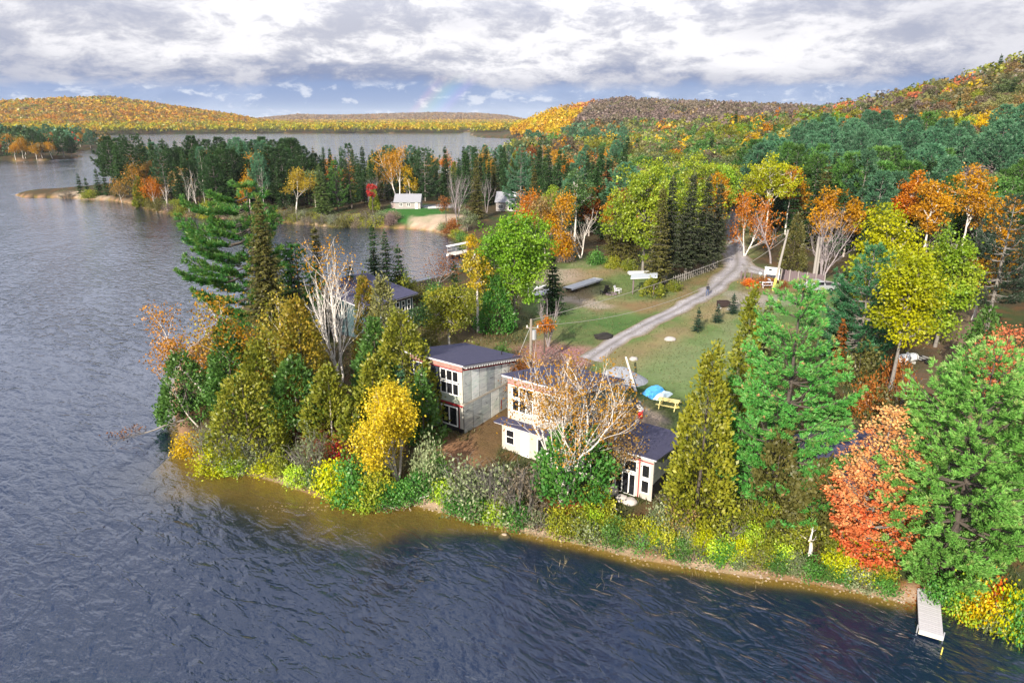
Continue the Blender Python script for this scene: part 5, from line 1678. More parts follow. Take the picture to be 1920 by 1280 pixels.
# (species, palette, weight)
MIXES = {
    'peninsula': [('spruce', 'dark green', 64), ('spruce', 'brown-olive', 9), ('cedar', 'olive', 8), ('pine', 'dark green', 3), ('birch', 'amber', 4), ('birch', 'orange', 2), ('maple', 'soft green', 2), ('bare', 'grey-brown', 6)],
    'valley': [('spruce', 'dark green', 38), ('spruce', 'brown-olive', 12), ('pine', 'blue-green', 12), ('birch', 'amber', 8), ('maple', 'orange', 5), ('maple', 'tan', 6), ('maple', 'dull olive', 8), ('maple', 'mid green', 5), ('maple', 'rust', 4), ('bare', 'grey-brown', 6)],
    'bluepines': [('pine', 'blue-green', 72), ('spruce', 'dark green', 8), ('pine', 'mid green', 10), ('maple', 'pale olive', 4), ('maple', 'yellow-lime', 4), ('maple', 'amber', 2)],
    'darkwood': [('spruce', 'dark green', 45), ('pine', 'mid green', 18), ('spruce', 'brown-olive', 22), ('pine', 'blue-green', 10), ('maple', 'amber', 5)],
    'midslope': [('maple', 'mid green', 18), ('maple', 'soft green', 18), ('maple', 'pale olive', 16), ('maple', 'golden olive', 14), ('maple', 'amber', 6), ('maple', 'yellow', 5), ('maple', 'dull brown', 8), ('maple', 'orange', 3), ('maple', 'dull olive', 10), ('spruce', 'dark green', 9), ('bare', 'mauve', 4), ('maple', 'mauve', 5), ('maple', 'lime', 4)],
    'upslope': [('maple', 'dull brown', 18), ('maple', 'dull olive', 26), ('maple', 'golden olive', 14), ('maple', 'tan', 8), ('maple', 'pale olive', 10), ('maple', 'mauve', 6), ('maple', 'grey-brown', 8), ('maple', 'soft green', 10), ('maple', 'yellow', 2), ('maple', 'orange', 2), ('maple', 'rust', 4), ('spruce', 'dark green', 5), ('bare', 'mauve', 6), ('maple', 'salmon', 1)],
    'ridge': [('maple', 'mauve', 42), ('maple', 'grey-brown', 22), ('maple', 'dull brown', 10), ('maple', 'dull olive', 14), ('spruce', 'dark green', 8), ('maple', 'tan', 3)],
    'knoll': [('maple', 'yellow', 60), ('maple', 'amber', 28), ('maple', 'yellow-lime', 10), ('spruce', 'dark green', 2)],
    'knolltop': [('maple', 'salmon', 30), ('maple', 'tan', 50), ('maple', 'amber', 20)],
    'shore': [('maple', 'yellow', 30), ('maple', 'yellow-lime', 22), ('maple', 'amber', 12), ('spruce', 'dark green', 26), ('maple', 'golden olive', 14)],
    'lefthill': [('maple', 'dull brown', 8), ('maple', 'amber', 28), ('maple', 'orange', 14), ('maple', 'yellow', 12), ('maple', 'golden olive', 20), ('maple', 'mid green', 6), ('maple', 'rust', 12), ('maple', 'tan', 10), ('spruce', 'dark green', 4)],
    'farhill': [('maple', 'mauve', 60), ('maple', 'rust', 18), ('maple', 'grey-brown', 14), ('maple', 'tan', 10)],
    'farflat': [('maple', 'yellow', 30), ('maple', 'amber', 25), ('maple', 'golden olive', 25), ('spruce', 'dark green', 20)],
    'leftwood': [('spruce', 'dark green', 50), ('pine', 'dark green', 18), ('pine', 'blue-green', 6), ('birch', 'amber', 14), ('birch', 'orange', 7), ('maple', 'tan', 6), ('maple', 'red', 2)],
}
SIZES = {'spruce': (11, 17, 0.32), 'cedar': (7, 10, 0.42), 'pine': (13, 18, 0.55), 'maple': (10, 14, 0.66), 'birch': (10, 14, 0.45), 'bare': (8, 12, 0.55)}


def zone(px, py, d, az, sd, x, y, z):
    """which kind of wood grows here; py is where the crown shows"""
    if az < -16.5 and d < 1290:
        return 'leftwood'
    if d > 2300:
        return 'farhill' if z > 8 else 'farflat'
    if d > 1240 and az < 3:
        return 'shore' if (z < 9 or sd < 60) else 'lefthill'
    if az < 3.8 and d < 330:
        return 'peninsula'
    if d > 470:
        if az < 4.6 + 2.2 * (d - 900) / 200:
            return 'knolltop' if (z > 30 and az > 4.2) else 'knoll'
        if az < 9 and z < 16:
            return 'valley'
        return 'ridge' if z > 16 else 'midslope'
    if px > 1400 and 248 < py < 340 and d < 330 and (px - 1400) > (338 - py) * 1.5 and not (px > 1680 and py < 268):
        return 'bluepines'
    if 1380 < px < 1740 and py >= 318:
        return 'darkwood'
    if px >= 1740 and py >= 318:
        return 'midslope' if sd > 5 and int(x * 3 + y) % 3 else 'darkwood'
    if az < 9.5 and d < 420:
        return 'valley'
    return 'upslope' if (py < 225 or z > 24) else 'midslope'


rng = random.Random(77)
cand = []


def scatter(azr, dr, space, seed):
    """jittered points over a sector of land, spaced by SPACE metres"""
    g = np.random.default_rng(seed)
    d = dr[0]
    X, Y = [], []
    while d < dr[1]:
        s = space(d) if callable(space) else space
        n = int(math.radians(azr[1] - azr[0]) * d / s)
        a = np.radians(azr[0]) + (np.arange(n) + g.uniform(-0.38, 0.38, n) + g.uniform()) * s / d
        r = d + g.uniform(-0.38, 0.38, n) * s
        X.append(r * np.sin(a))
        Y.append(r * np.cos(a))
        d += s * 0.9
    return np.concatenate(X), np.concatenate(Y)


SETS = [
    ((-44, 44), (88, 440), lambda d: 3.9 + (d - 90) / 350 * 1.9, 1),
    ((38.5, 62), (30, 88), 4.2, 6),
    ((44, 62), (88, 300), 5.5, 7),
    ((0, 44), (440, 1090), lambda d: 5.6 + (d - 440) / 600 * 0.9, 2),
    ((-44, -14), (470, 860), 5.6, 3),
    ((-44, 6), (1290, 2020), lambda d: 5.8 + (d - 1300) / 700 * 1.6, 4),
    ((-26, 6), (2300, 4420), lambda d: 14 + (d - 2300) / 2000 * 8, 5),
]
tk = np.array(TAKEN)
for azr, dr, sp_, seed in SETS:
    X, Y = scatter(azr, dr, sp_, seed)
    sd = land_sd(X, Y)
    ok = sd > 2.2
    X, Y, sd = X[ok], Y[ok], sd[ok]
    Z = terrain(X, Y, sd)
    PX, PY = project(X, Y, Z)
    d = np.hypot(X, Y)
    az = np.degrees(np.arctan2(X, Y))
    ok = (PY < np.interp(PX, FRX, FRY)) | (d > 440)
    near = d < 300
    for P in (C_FIELD, C_TRACK, C_COTT):
        ok &= ~(near & (poly_sd(P, X, Y) > -1.2))
    # behind a crest nothing shows
    for a_, dc_, zc_, ft_ in RIDGES[:1]:
        D = np.interp(az, a_, dc_)
        ok &= ~((az > a_[0] + 2) & (d > D * 1.05) & (d < 470)) & ~((az > 26) & (d > 470))
    for i in np.nonzero(ok)[0]:
        x, y, z = X[i], Y[i], Z[i]
        if d[i] < 300 and len(tk) and (np.hypot(tk[:, 0] - x, tk[:, 1] - y) < tk[:, 2] + 1.3).any():
            continue
        mixn = zone(*project(x, y, z + 9), d[i], az[i], sd[i], x, y, z)
        # neighbours tend to be alike: patches of one colour
        if rng.random() < (0.45 if d[i] < 440 else 0.68):
            r2 = random.Random(int(x // 22) * 7919 + int(y // 22) * 104729)
            sp, pal = pick(r2, MIXES[mixn])
        else:
            sp, pal = pick(rng, MIXES[mixn])
        lo, hi, asp = SIZES[sp]
        h = rng.uniform(lo, hi) * rng.choice([0.75, 0.9, 1, 1, 1.05])
        if mixn == 'peninsula':
            h *= 0.95
        if mixn in ('farhill', 'farflat'):
            h, asp = 15, 1.1
        if mixn in ('shore', 'lefthill', 'knoll', 'ridge'):
            asp *= 1.12
        if sd[i] < 5 and d[i] < 440:
            h *= 0.7
        if mixn == 'peninsula' or (mixn == 'valley' and PX[i] < 1150 and d[i] < 440):
            # the wood on the low peninsula is short
            h = min(h, max(5.0, CAM_H - d[i] * rng.choice([0.036, 0.046, 0.052, 0.058, 0.064, 0.072]) - z))
        w = h * asp * rng.uniform(0.85, 1.2)
        cand.append([d[i], x, y, z, h, w, sp, pal, mixn, az[i]])

# what stands wholly behind nearer crowns is left out
cand.sort(key=lambda c: c[0])
SKY = np.full(4400, -1e9)
MIDS = {}
for o_ in list(COL.objects):
    if o_.parent is None and o_.get('category') in ('spruce', 'pine', 'cedar', 'maple', 'birch', 'poplar'):
        MIDS.setdefault(o_['category'], 0)
        MIDS[o_['category']] += 1
shown = []
for c in cand:
    d, x, y, z, h, w, sp, pal, mx_, az = c
    i0 = int((az - math.degrees(w * 0.38 / d) + 55) * 40)
    i1 = int((az + math.degrees(w * 0.38 / d) + 55) * 40) + 1
    top = (z + h - CAM_H) / d
    base = float(np.median(SKY[i0:i1]))
    seen = (top - base) * d
    if seen > 0.10 * h:
        shown.append(c + [min(seen / h, 1.0)])
    body = (z + h * (0.72 if sp in ('spruce', 'cedar') else 0.8) - CAM_H) / d
    SKY[i0:i1] = np.maximum(SKY[i0:i1], body)

ORD = ['first', 'second', 'third', 'fourth', 'fifth', 'sixth', 'seventh', 'eighth', 'ninth', 'tenth', 'eleventh', 'twelfth', 'thirteenth', 'fourteenth', 'fifteenth', 'sixteenth', 'seventeenth', 'eighteenth', 'nineteenth']
TENS = ['twentieth', 'thirtieth', 'fortieth', 'fiftieth', 'sixtieth', 'seventieth', 'eightieth', 'ninetieth']
TEN = ['twenty', 'thirty', 'forty', 'fifty', 'sixty', 'seventy', 'eighty', 'ninety']


def ordinal(i):
    if i < 19:
        return ORD[i]
    i += 1
    t, u_ = divmod(i, 10)
    return TENS[t - 2] if u_ == 0 else TEN[t - 2] + '-' + ORD[u_ - 1]


MARKS = [('tall flat-topped pine', gp(232, 382, 2)), ('yellow peninsula birch', gp(547, 400, 2)), ('scarlet maple', gp(695, 398, 2)), ('grey cottage', gp(765, 385, 2)), ('tallest peninsula spruce', gp(417, 390, 2)),
         ('leafless lilac-brown tree', gp(855, 424, 2)), ('grey ridged roof', gp(950, 390, 3)), ('blue-grey roof', gp(1085, 410, 3)), ('old spruce row', gp(1262, 500, 3)), ('yellow-lime aspen by the road', gp(1452, 452, 3)),
         ('board fence', gp(1500, 500, 3)), ('round grey-green maple', gp(1082, 450, 3)), ('broadest orange aspen', gp(1838, 500, 3)), ('dark lone pine top', gp(1018, 330, 2)), ('large brown-green spruce', gp(1570, 420, 3)),
         ('right lime poplar', gp(1800, 600, 3))]
for nm, az_, d_ in (('skyline of the near hill', 31, 400), ('middle of the near hill', 24, 300), ('blue pine stand', 27, 240), ('foot of the middle ridge', 14, 520), ('crest of the middle ridge', 14, 950), ('yellow knoll', 5, 980), ('narrow channel', -1, 1350),
                    ('dark left-hand headland tip', -29, 560), ('second headland lobe', -28.5, 740), ('left edge of the picture', -35, 560), ('right edge of the picture', 35, 300), ('valley behind the road', 15, 260), ('valley wood above the bay', 7, 300)):
    MARKS.append((nm, (d_ * math.sin(R(az_)), d_ * math.cos(R(az_)))))
MK = np.array([m_[1] for m_ in MARKS])


def where(x, y):
    """(landmark, direction word, distance) for a point of the land"""
    i = int(np.argmin(np.hypot(MK[:, 0] - x, MK[:, 1] - y)))
    mx_, my_ = MK[i]
    L = math.hypot(mx_, my_)
    fx, fy = mx_ / L, my_ / L
    ra, la = (x - mx_) * fx + (y - my_) * fy, (x - mx_) * fy - (y - my_) * fx
    if abs(la) > abs(ra):
        w_ = 'to the right of' if la > 0 else 'to the left of'
    else:
        w_ = 'behind' if ra > 0 else 'in front of'
    return MARKS[i][0], w_, math.hypot(x - mx_, y - my_)


CATN = {'spruce': 'spruce', 'cedar': 'cedar', 'pine': 'pine', 'maple': 'maple', 'birch': 'birch', 'bare': 'bare tree'}
LIMIT = 292
quota = {k_: LIMIT - MIDS.get(k_, 0) for k_ in CATN}
quota['birch'] = LIMIT - MIDS.get('birch', 0)
single, mass = [], []
shown.sort(key=lambda c: -(c[4] * c[5] * c[10]) / c[0] ** 2)
for c in shown:
    if c[0] < 900 and quota[c[6]] > 0 and c[9] < 38.5:
        quota[c[6]] -= 1
        single.append(c)
    else:
        mass.append(c)
books = {}
for c in single:
    lm, dr_, dist = where(c[1], c[2])
    key = (c[7], c[6], dr_, lm)
    books.setdefault(key, []).append((dist, c))
for (pal, sp, dr_, lm), rows in books.items():
    rows.sort(key=lambda r_: r_[0])
    for i, (dist, c) in enumerate(rows):
        d, x, y, z, h, w = c[:6]
        noun = {'bare': 'leafless tree', 'maple': 'round-crowned maple', 'birch': 'loose-crowned birch', 'pine': 'pine', 'spruce': 'pointed spruce', 'cedar': 'cedar'}[sp]
        lab = '%s %s%s %s the %s' % (pal, noun, '' if len(rows) == 1 else ', ' + ordinal(i) + ' one', dr_, lm)
        v = rng.randrange(len(LIB[sp]))
        lh, lw_ = LIBSIZE[sp]
        bark = {'spruce': 'dark', 'cedar': 'grey', 'pine': 'grey', 'maple': 'pale', 'birch': 'white', 'bare': 'lilac'}[sp]
        A, B = PAL[pal]
        j = rng.uniform(0.72, 1.32) if sp in ('pine', 'spruce') else rng.uniform(0.84, 1.18)
        g_ = rng.uniform(0.92, 1.08)
        first = (A[0] * j * g_, A[1] * j, A[2] * j)
        second = (B[0] * j * g_, B[1] * j, B[2] * j)
        plant({'bare': 'bare_tree'}.get(sp, sp + '_tree'), LIB[sp][v], (x, y, z - 0.3), lab, CATN[sp], pal, bark, 'woods of the ' + {'peninsula': 'peninsula', 'leftwood': 'far headland'}.get(c[8], 'valley and hill'),
              (w / lw_, w / lw_, h / lh), rng.uniform(0, 6.28), first=first, second=second)


def woods(name, rows, seed):
    """trees too many or too small to pick apart: leaf faces over their crowns, in one mesh"""
    if not rows:
        return
    g = np.random.default_rng(seed)
    A = np.array([[c[1], c[2], c[3], c[4], c[5], c[0]] for c in rows])
    con = np.array([c[6] in ('spruce', 'cedar') for c in rows])
    ca = np.array([PAL[c[7]][0] for c in rows])
    cb = np.array([PAL[c[7]][1] for c in rows])
    jit = g.uniform(0.88, 1.14, (len(rows), 1))
    pxw = A[:, 4] / A[:, 5] * F_PX
    cnt = np.clip(pxw ** 1.4 * 0.75, 9, 130).astype(int)
    cnt = np.where(A[:, 5] < 90, 1000, cnt)
    idx = np.repeat(np.arange(len(rows)), cnt)
    n = len(idx)
    H_, W_ = A[idx, 3], A[idx, 4]
    d = rnd_dir(g, n)
    cn = con[idx]
    # round crowns: points over the upper shell; cones: over the mantle
    d[:, 2] = np.where(d[:, 2] < -0.25, -d[:, 2], d[:, 2])
    rad = g.uniform(0.72, 1.05, n)
    lump = 0.8 + 0.4 * vnoise(d[:, 0] * 1.7 + idx * 3.1, d[:, 1] * 1.7 + d[:, 2] * 1.3, 4)
    P = np.stack([d[:, 0] * W_ * 0.5, d[:, 1] * W_ * 0.5, H_ * 0.60 + d[:, 2] * H_ * 0.40], -1) * (rad * lump)[:, None] ** 0.6
    t = 1 - np.sqrt(g.uniform(0, 1, n))
    a = g.uniform(0, 6.283, n)
    r = W_ * 0.5 * (1 - t) ** 0.9 * g.uniform(0.75, 1.1, n) + 0.1
    Pc = np.stack([np.cos(a) * r, np.sin(a) * r, H_ * (0.08 + 0.92 * t)], -1)
    P = np.where(cn[:, None], Pc, P) + A[idx, :3]
    N = np.where(cn[:, None], np.stack([np.cos(a), np.sin(a), np.full(n, 0.5)], -1), d) + g.normal(0, 0.55, (n, 3))
    D = np.where(cn[:, None], np.stack([np.cos(a) * 0.6, np.sin(a) * 0.6, np.full(n, -0.7)], -1), g.normal(0, 1, (n, 3)))
    N = unit(N)
    D = unit(D - N * (D * N).sum(-1, keepdims=True))
    size = W_ * np.where(cn, 0.42, 0.62) * 2.6 / np.sqrt(cnt[idx]) * g.uniform(0.7, 1.25, n)
    Sd = np.cross(N, D)
    size = size[:, None]
    P = P - D * size * 0.5
    V = np.stack([P, P + D * size * 0.5 + Sd * size * 0.42, P + D * size - N * size * 0.1, P + D * size * 0.5 - Sd * size * 0.42], 1).reshape(-1, 3)
    f = np.clip(g.normal(0.45, 0.28, (n, 1)), 0, 1)
    mean = (ca.mean(0) + cb.mean(0)) / 2
    soft = np.clip((A[idx, 5:6] - 300) / 2500, 0, 0.38)
    C = (ca[idx] * (1 - f) + cb[idx] * f) * (1 - soft) + mean * soft
    C = C * jit[idx] * np.clip(g.normal(1.0, 0.16, (n, 1)), 0.5, 1.5)
    C = np.c_[C, np.ones(n)]
    return tag(link(name, mesh_np(name, V, np.arange(len(V)).reshape(-1, 4), M_WOODS, np.repeat(C, 4, 0))), kind='stuff')


byz = {}
for c in mass:
    byz.setdefault('outer_woods' if c[9] > 38.5 and c[0] < 440 else {'peninsula': 'valley_woods', 'valley': 'valley_woods', 'bluepines': 'hillside_woods', 'darkwood': 'hillside_woods', 'midslope': 'hillside_woods', 'upslope': 'hillside_woods', 'ridge': 'ridge_woods', 'knoll': 'knoll_woods',
                    'knolltop': 'knoll_woods', 'shore': 'far_shore_woods', 'lefthill': 'far_hill_woods', 'farhill': 'distant_hill_woods', 'farflat': 'distant_hill_woods', 'leftwood': 'headland_woods'}[c[8]], []).append(c)
for i, (nm, rows) in enumerate(sorted(byz.items())):
    woods(nm, rows, 400 + i)
print('WOODS single', len(single), 'mass', {k_: len(v) for k_, v in byz.items()}, 'quota left', quota)

# ------------------------------------------------------------------ shrubs along the shores
SHR = {
    'leafy': [make_shrub(300 + i, 1.8, 2.4, 70, 24, 0.17) for i in range(4)],
    'twiggy': [make_shrub(310 + i, 2.2, 2.6, 60, 14, 0.15, 14, True) for i in range(3)],
}
shrub_rows = []


def shrub(tx, ty, by, wpx, pal, kind='leafy'):
    loc, h_, w_ = site(tx, ty, by, wpx)
    shrub_rows.append((loc, min(h_, 4.5), w_, pal, kind))


for a in [(350, 808, 850, 52, 'yellow', 'leafy'), (385, 800, 872, 78, 'grey-green', 'twiggy'), (430, 815, 884, 84, 'grey-green', 'twiggy'), (402, 845, 890, 72, 'yellow-lime', 'leafy'), (436, 858, 893, 64, 'lime', 'leafy'), (476, 835, 893, 66, 'grey-green', 'twiggy'),
          (498, 858, 898, 56, 'yellow-lime', 'leafy'), (522, 855, 902, 40, 'olive', 'leafy'), (578, 806, 905, 82, 'grey-green', 'twiggy'), (556, 878, 915, 50, 'lime', 'leafy'), (592, 880, 922, 40, 'mid green', 'leafy'), (622, 868, 934, 66, 'yellow-lime', 'leafy'),
          (655, 866, 945, 84, 'fresh green', 'leafy'), (700, 880, 950, 70, 'golden olive', 'leafy'), (640, 915, 950, 52, 'lime', 'leafy'), (684, 915, 957, 60, 'lime', 'leafy'), (722, 910, 955, 56, 'fresh green', 'leafy'), (752, 905, 948, 60, 'fresh green', 'leafy'),
          (790, 880, 940, 56, 'fresh green', 'leafy'), (800, 828, 925, 66, 'grey-green', 'leafy'), (820, 850, 925, 52, 'mid green', 'leafy'), (836, 905, 950, 50, 'lime', 'leafy'), (870, 838, 962, 104, 'grey-green', 'twiggy'), (925, 842, 968, 108, 'grey-green', 'twiggy'), (982, 862, 985, 98, 'grey-brown', 'twiggy'),
          (852, 925, 966, 50, 'fresh green', 'leafy'), (890, 935, 976, 56, 'fresh green', 'leafy'), (930, 945, 985, 56, 'lime', 'leafy'), (970, 948, 992, 58, 'fresh green', 'leafy'), (1010, 955, 1000, 58, 'grey-green', 'twiggy'), (1050, 958, 1006, 60, 'golden olive', 'leafy'), (1090, 962, 1012, 62, 'olive', 'leafy'),
          (1246, 925, 985, 46, 'grey-green', 'twiggy'), (1150, 968, 1012, 56, 'mid green', 'leafy'), (1240, 940, 1003, 56, 'grey-green', 'leafy'), (1270, 930, 1005, 60, 'tan', 'twiggy'), (1300, 940, 1010, 60, 'tan', 'twiggy'),
          (635, 812, 858, 44, 'red', 'twiggy'), (637, 838, 868, 30, 'red', 'leafy'), (520, 785, 835, 36, 'golden olive', 'leafy'),
          (1785, 1068, 1138, 66, 'fresh green', 'leafy'), (1825, 1075, 1150, 70, 'lime', 'leafy'), (1850, 1085, 1165, 66, 'yellow', 'leafy'), (1872, 1078, 1160, 50, 'orange-red', 'leafy'), (1900, 1090, 1180, 74, 'yellow-lime', 'leafy'), (1880, 1125, 1185, 56, 'grey-green', 'leafy'), (1930, 1110, 1195, 70, 'fresh green', 'leafy'),
          (1700, 700, 790, 80, 'rust', 'twiggy'), (1665, 720, 790, 76, 'brown-olive', 'leafy'), (1690, 660, 740, 60, 'rust', 'leafy'), (1640, 700, 780, 60, 'rust', 'leafy'), (1620, 640, 720, 80, 'brown-olive', 'leafy'), (1720, 735, 800, 56, 'golden olive', 'twiggy'), (1820, 700, 760, 60, 'mid green', 'leafy'),
          (1440, 518, 534, 46, 'rust', 'leafy'), (1410, 522, 536, 36, 'orange-red', 'leafy'), (1462, 524, 538, 30, 'rust', 'leafy'),
          (1003, 470, 500, 40, 'mid green', 'leafy'), (1060, 468, 492, 36, 'mauve', 'twiggy'), (1120, 466, 494, 34, 'fresh green', 'leafy'), (1150, 478, 502, 30, 'golden olive', 'leafy'), (1180, 480, 506, 30, 'olive', 'leafy'), (1265, 520, 545, 30, 'olive', 'leafy'),
          (40, 358, 369, 34, 'brown-olive', 'leafy'), (66, 356, 369, 38, 'brown-olive', 'leafy'), (90, 360, 369, 26, 'olive', 'leafy'), (122, 352, 368, 30, 'grey-brown', 'twiggy'), (165, 354, 370, 30, 'olive', 'leafy'),
          (880, 640, 690, 50, 'olive', 'leafy'), (800, 610, 655, 44, 'brown-olive', 'leafy'), (940, 640, 680, 36, 'mid green', 'leafy')]:
    if a[2] > 862 and 340 < a[0] < 1110:      # keep a strip of bare bank by the water
        a = (a[0], a[1] - 11, a[2] - 13) + a[3:]
    shrub(*a)
gr = random.Random(5)
MX, MY = zip(*[(p[0], p[1]) for p in sorted(MAIN[2:16])])
# bank between the low roof and the dock: rows of low bushes
for row, (dy, hp, pals) in enumerate([(20, 32, ('grey-green', 'mid green', 'olive', 'fresh green')), (38, 40, ('grey-green', 'lime', 'golden olive', 'lime', 'yellow-lime')), (60, 48, ('yellow-lime', 'yellow-lime', 'golden olive', 'lime', 'olive')), (88, 58, ('golden olive', 'olive', 'brown-olive', 'yellow-lime'))]):
    x_ = 1100 + row * 9
    while x_ < 1690 - row * 20:
        sy = np.interp(x_, MX, MY)
        wp = gr.uniform(40, 72)
        if not (1495 < x_ < 1545 and row in (1, 2)) and not (1120 < x_ < 1245 and row > 1):
            shrub(x_, sy - dy - hp * gr.uniform(0.75, 1.25), sy - dy, wp, gr.choice(pals), 'twiggy' if gr.random() < 0.2 else 'leafy')
        x_ += wp * gr.uniform(0.55, 0.8)
# shore of the peninsula
px_ = [(270, 392), (310, 402), (340, 407), (430, 412), (520, 418), (620, 426), (700, 428), (735, 424)]
fx_, fy_ = zip(*px_)
for row, dy in ((0, 4), (1, 13)):
    x_ = 262 + row * 8
    while x_ < 735:
        wp = gr.uniform(20, 36)
        sy = np.interp(x_, fx_, fy_) - dy
        shrub(x_, sy - gr.uniform(13, 26), sy, wp, gr.choice(('grey-brown', 'mauve', 'olive', 'brown-olive', 'grey-green', 'golden olive')), gr.choice(('leafy', 'twiggy')))
        x_ += wp * 0.75
# shore right of the beach, down to the raft
for x_, y_ in ((832, 430), (846, 436), (858, 444), (868, 452), (852, 424), (880, 464), (888, 478)):
    shrub(x_, y_ - gr.uniform(16, 26), y_, gr.uniform(24, 34), gr.choice(('grey-green', 'mid green', 'rust', 'olive')), 'leafy')
# behind the point, round the dark house, and under the tall trees
for x_, y_ in ((760, 548), (790, 552), (815, 560), (790, 600), (860, 600), (880, 560), (900, 580), (600, 560), (560, 565), (640, 560), (905, 520), (890, 500), (780, 660), (420, 700), (380, 720), (500, 720), (345, 760)):
    shrub(x_, y_ - gr.uniform(24, 40), y_ + 10, gr.uniform(36, 54), gr.choice(('mid green', 'olive', 'brown-olive', 'dark green')), 'leafy')

SMARKS = [('fallen birch in the lake', gp(330, 800, 0)), ('bright yellow birch', gp(735, 900, 2)), ('driftwood beach', gp(800, 940, 0.5)), ('large white birch', gp(1080, 940, 2)), ('patio door', gp(1175, 945, 1.5)), ('broad golden-olive cedar', gp(1327, 985, 1.5)), ('white snag', gp(1515, 1040, 1)),
          ('dock', gp(1745, 1100, 0.5)), ('white tank', gp(1695, 690, 3)), ('sign', gp(1440, 520, 3)), ('sandy spit', gp(160, 368, 1)), ('flat-topped pine', gp(232, 385, 2)), ('peninsula larch', gp(597, 402, 1)), ('yellow peninsula birch', gp(547, 405, 1)), ('bleached dead trunks', gp(343, 402, 1)),
          ('cottage beach', gp(800, 425, 1)), ('raft', gp(870, 470, 0.5)), ('dark teal house', gp(770, 610, 2)), ('lawn shelter', gp(1205, 530, 3)), ('big lime maple', gp(965, 610, 3)), ('cottage lawn', gp(740, 410, 1)), ('orange-red maple', gp(1640, 1050, 1.5))]
SM = np.array([m_[1] for m_ in SMARKS])
sbook = {}
for r_ in shrub_rows:
    (x, y, z), h_, w_, pal, kd = r_
    i = int(np.argmin(np.hypot(SM[:, 0] - x, SM[:, 1] - y)))
    L = np.hypot(*SM[i])
    f_ = SM[i] / L
    ra, la = (x - SM[i][0]) * f_[0] + (y - SM[i][1]) * f_[1], (x - SM[i][0]) * f_[1] - (y - SM[i][1]) * f_[0]
    wd_ = ('to the right of' if la > 0 else 'to the left of') if abs(la) > abs(ra) else ('behind' if ra > 0 else 'in front of')
    sbook.setdefault((pal, kd, wd_, SMARKS[i][0]), []).append((math.hypot(x - SM[i][0], y - SM[i][1]), r_))
for (pal, kd, wd_, lm), rows in sbook.items():
    rows.sort(key=lambda q_: q_[0])
    for i, (_, ((x, y, z), h_, w_, _p, _k)) in enumerate(rows):
        lab = '%s %s shrub%s %s the %s' % (pal, 'thin-leaved twiggy' if kd == 'twiggy' else 'low leafy', '' if len(rows) == 1 else ', ' + ordinal(i) + ' one', wd_, lm)
        A, B = PAL[pal]
        j = gr.uniform(1.05, 1.5) * (1.22 if 'lime' in pal or pal == 'golden olive' else 1.0)
        bh, bw = (2.2, 2.6) if kd == 'twiggy' else (1.8, 2.4)
        plant('shrub', gr.choice(SHR[kd]), (x, y, z - 0.08), lab, 'shrub', pal, 'grey', 'shrubs along the shores', (w_ / bw, w_ / bw, h_ / bh), gr.uniform(0, 6.28), wood='stems',
              first=tuple(c_ * j for c_ in A), second=tuple(c_ * j for c_ in B))

# ------------------------------------------------------------------ ground cover nobody could count
gn = np.random.default_rng(9)


def cover(name, x, y, L, Wd, cols, up=0.8, flat=False, per=1):
    n = len(x)
    z = terrain(x, y) + 0.01
    P = np.stack([x, y, z], -1)
    P = np.repeat(P, per, 0) + np.c_[gn.normal(0, L * 0.35, (n * per, 2)), np.zeros(n * per)]
    n = n * per
    if flat:
        D = np.c_[gn.normal(0, 1, (n, 2)), gn.normal(0, 0.2, n)]
        N = np.c_[gn.normal(0, 0.35, (n, 2)), np.ones(n)]
        P[:, 2] += 0.03
    else:
        D = np.c_[gn.normal(0, 0.45, (n, 2)), np.full(n, up)]
        N = rnd_dir(gn, n)
    D = unit(D)
    Sd = unit(np.cross(N, D))
    s = gn.uniform(0.6, 1.35, (n, 1)) * L
    w = gn.uniform(0.7, 1.3, (n, 1)) * Wd
    V = np.stack([P - Sd * w * 0.35, P + Sd * w * 0.35, P + D * s + Sd * w * 0.12, P + D * s - Sd * w * 0.12], 1).reshape(-1, 3)
    cols = np.asarray(cols)
    c = cols[gn.integers(0, len(cols), n)] * gn.uniform(0.7, 1.25, (n, 1))
    return tag(link(name, mesh_np(name, V, np.arange(len(V)).reshape(-1, 4), M_WOODS, np.repeat(np.c_[c, np.ones(n)], 4, 0))), kind='stuff')


# undergrowth on the banks and between the trees of the point
X, Y = scatter((-44, 42), (26, 100), 0.42, 61)
sd = land_sd(X, Y)
PX, PY = project(X, Y, terrain(X, Y, sd))
keep = (sd > 1.0) & (poly_sd(C_FIELD, X, Y) < 0.5) & (poly_sd(C_TRACK, X, Y) < 0.5) & (fbm(X / 2.5, Y / 2.5, 71) > 0.46)
for hx, hy, hr in HOUSES:
    keep &= np.hypot(X - hx, Y - hy) > hr * 0.72
for col, P, bl in PATCH:
    if col in ((0.25, 0.135, 0.075), (0.30, 0.235, 0.20), (0.15, 0.045, 0.022), (0.26, 0.075, 0.025)):
        keep &= poly_sd(P, X, Y) < 0.3
X, Y = X[keep], Y[keep]
cover('undergrowth', X, Y, 0.30, 0.10, [(0.05, 0.075, 0.02), (0.10, 0.11, 0.03), (0.14, 0.10, 0.035), (0.035, 0.06, 0.018), (0.16, 0.15, 0.05)], 0.9, per=3)
# lawn blades, only as a fringe of texture
X, Y = scatter((-8, 26), (58, 150), 0.55, 62)
keep = (poly_sd(C_FIELD, X, Y) > 0) & (fbm(X / 4, Y / 4, 72) > 0.40)
X, Y = X[keep], Y[keep]
cover('lawn_grass', X, Y, 0.13, 0.10, [(0.09, 0.12, 0.035), (0.16, 0.16, 0.07), (0.20, 0.17, 0.08), (0.07, 0.11, 0.03)], 0.7, per=2)
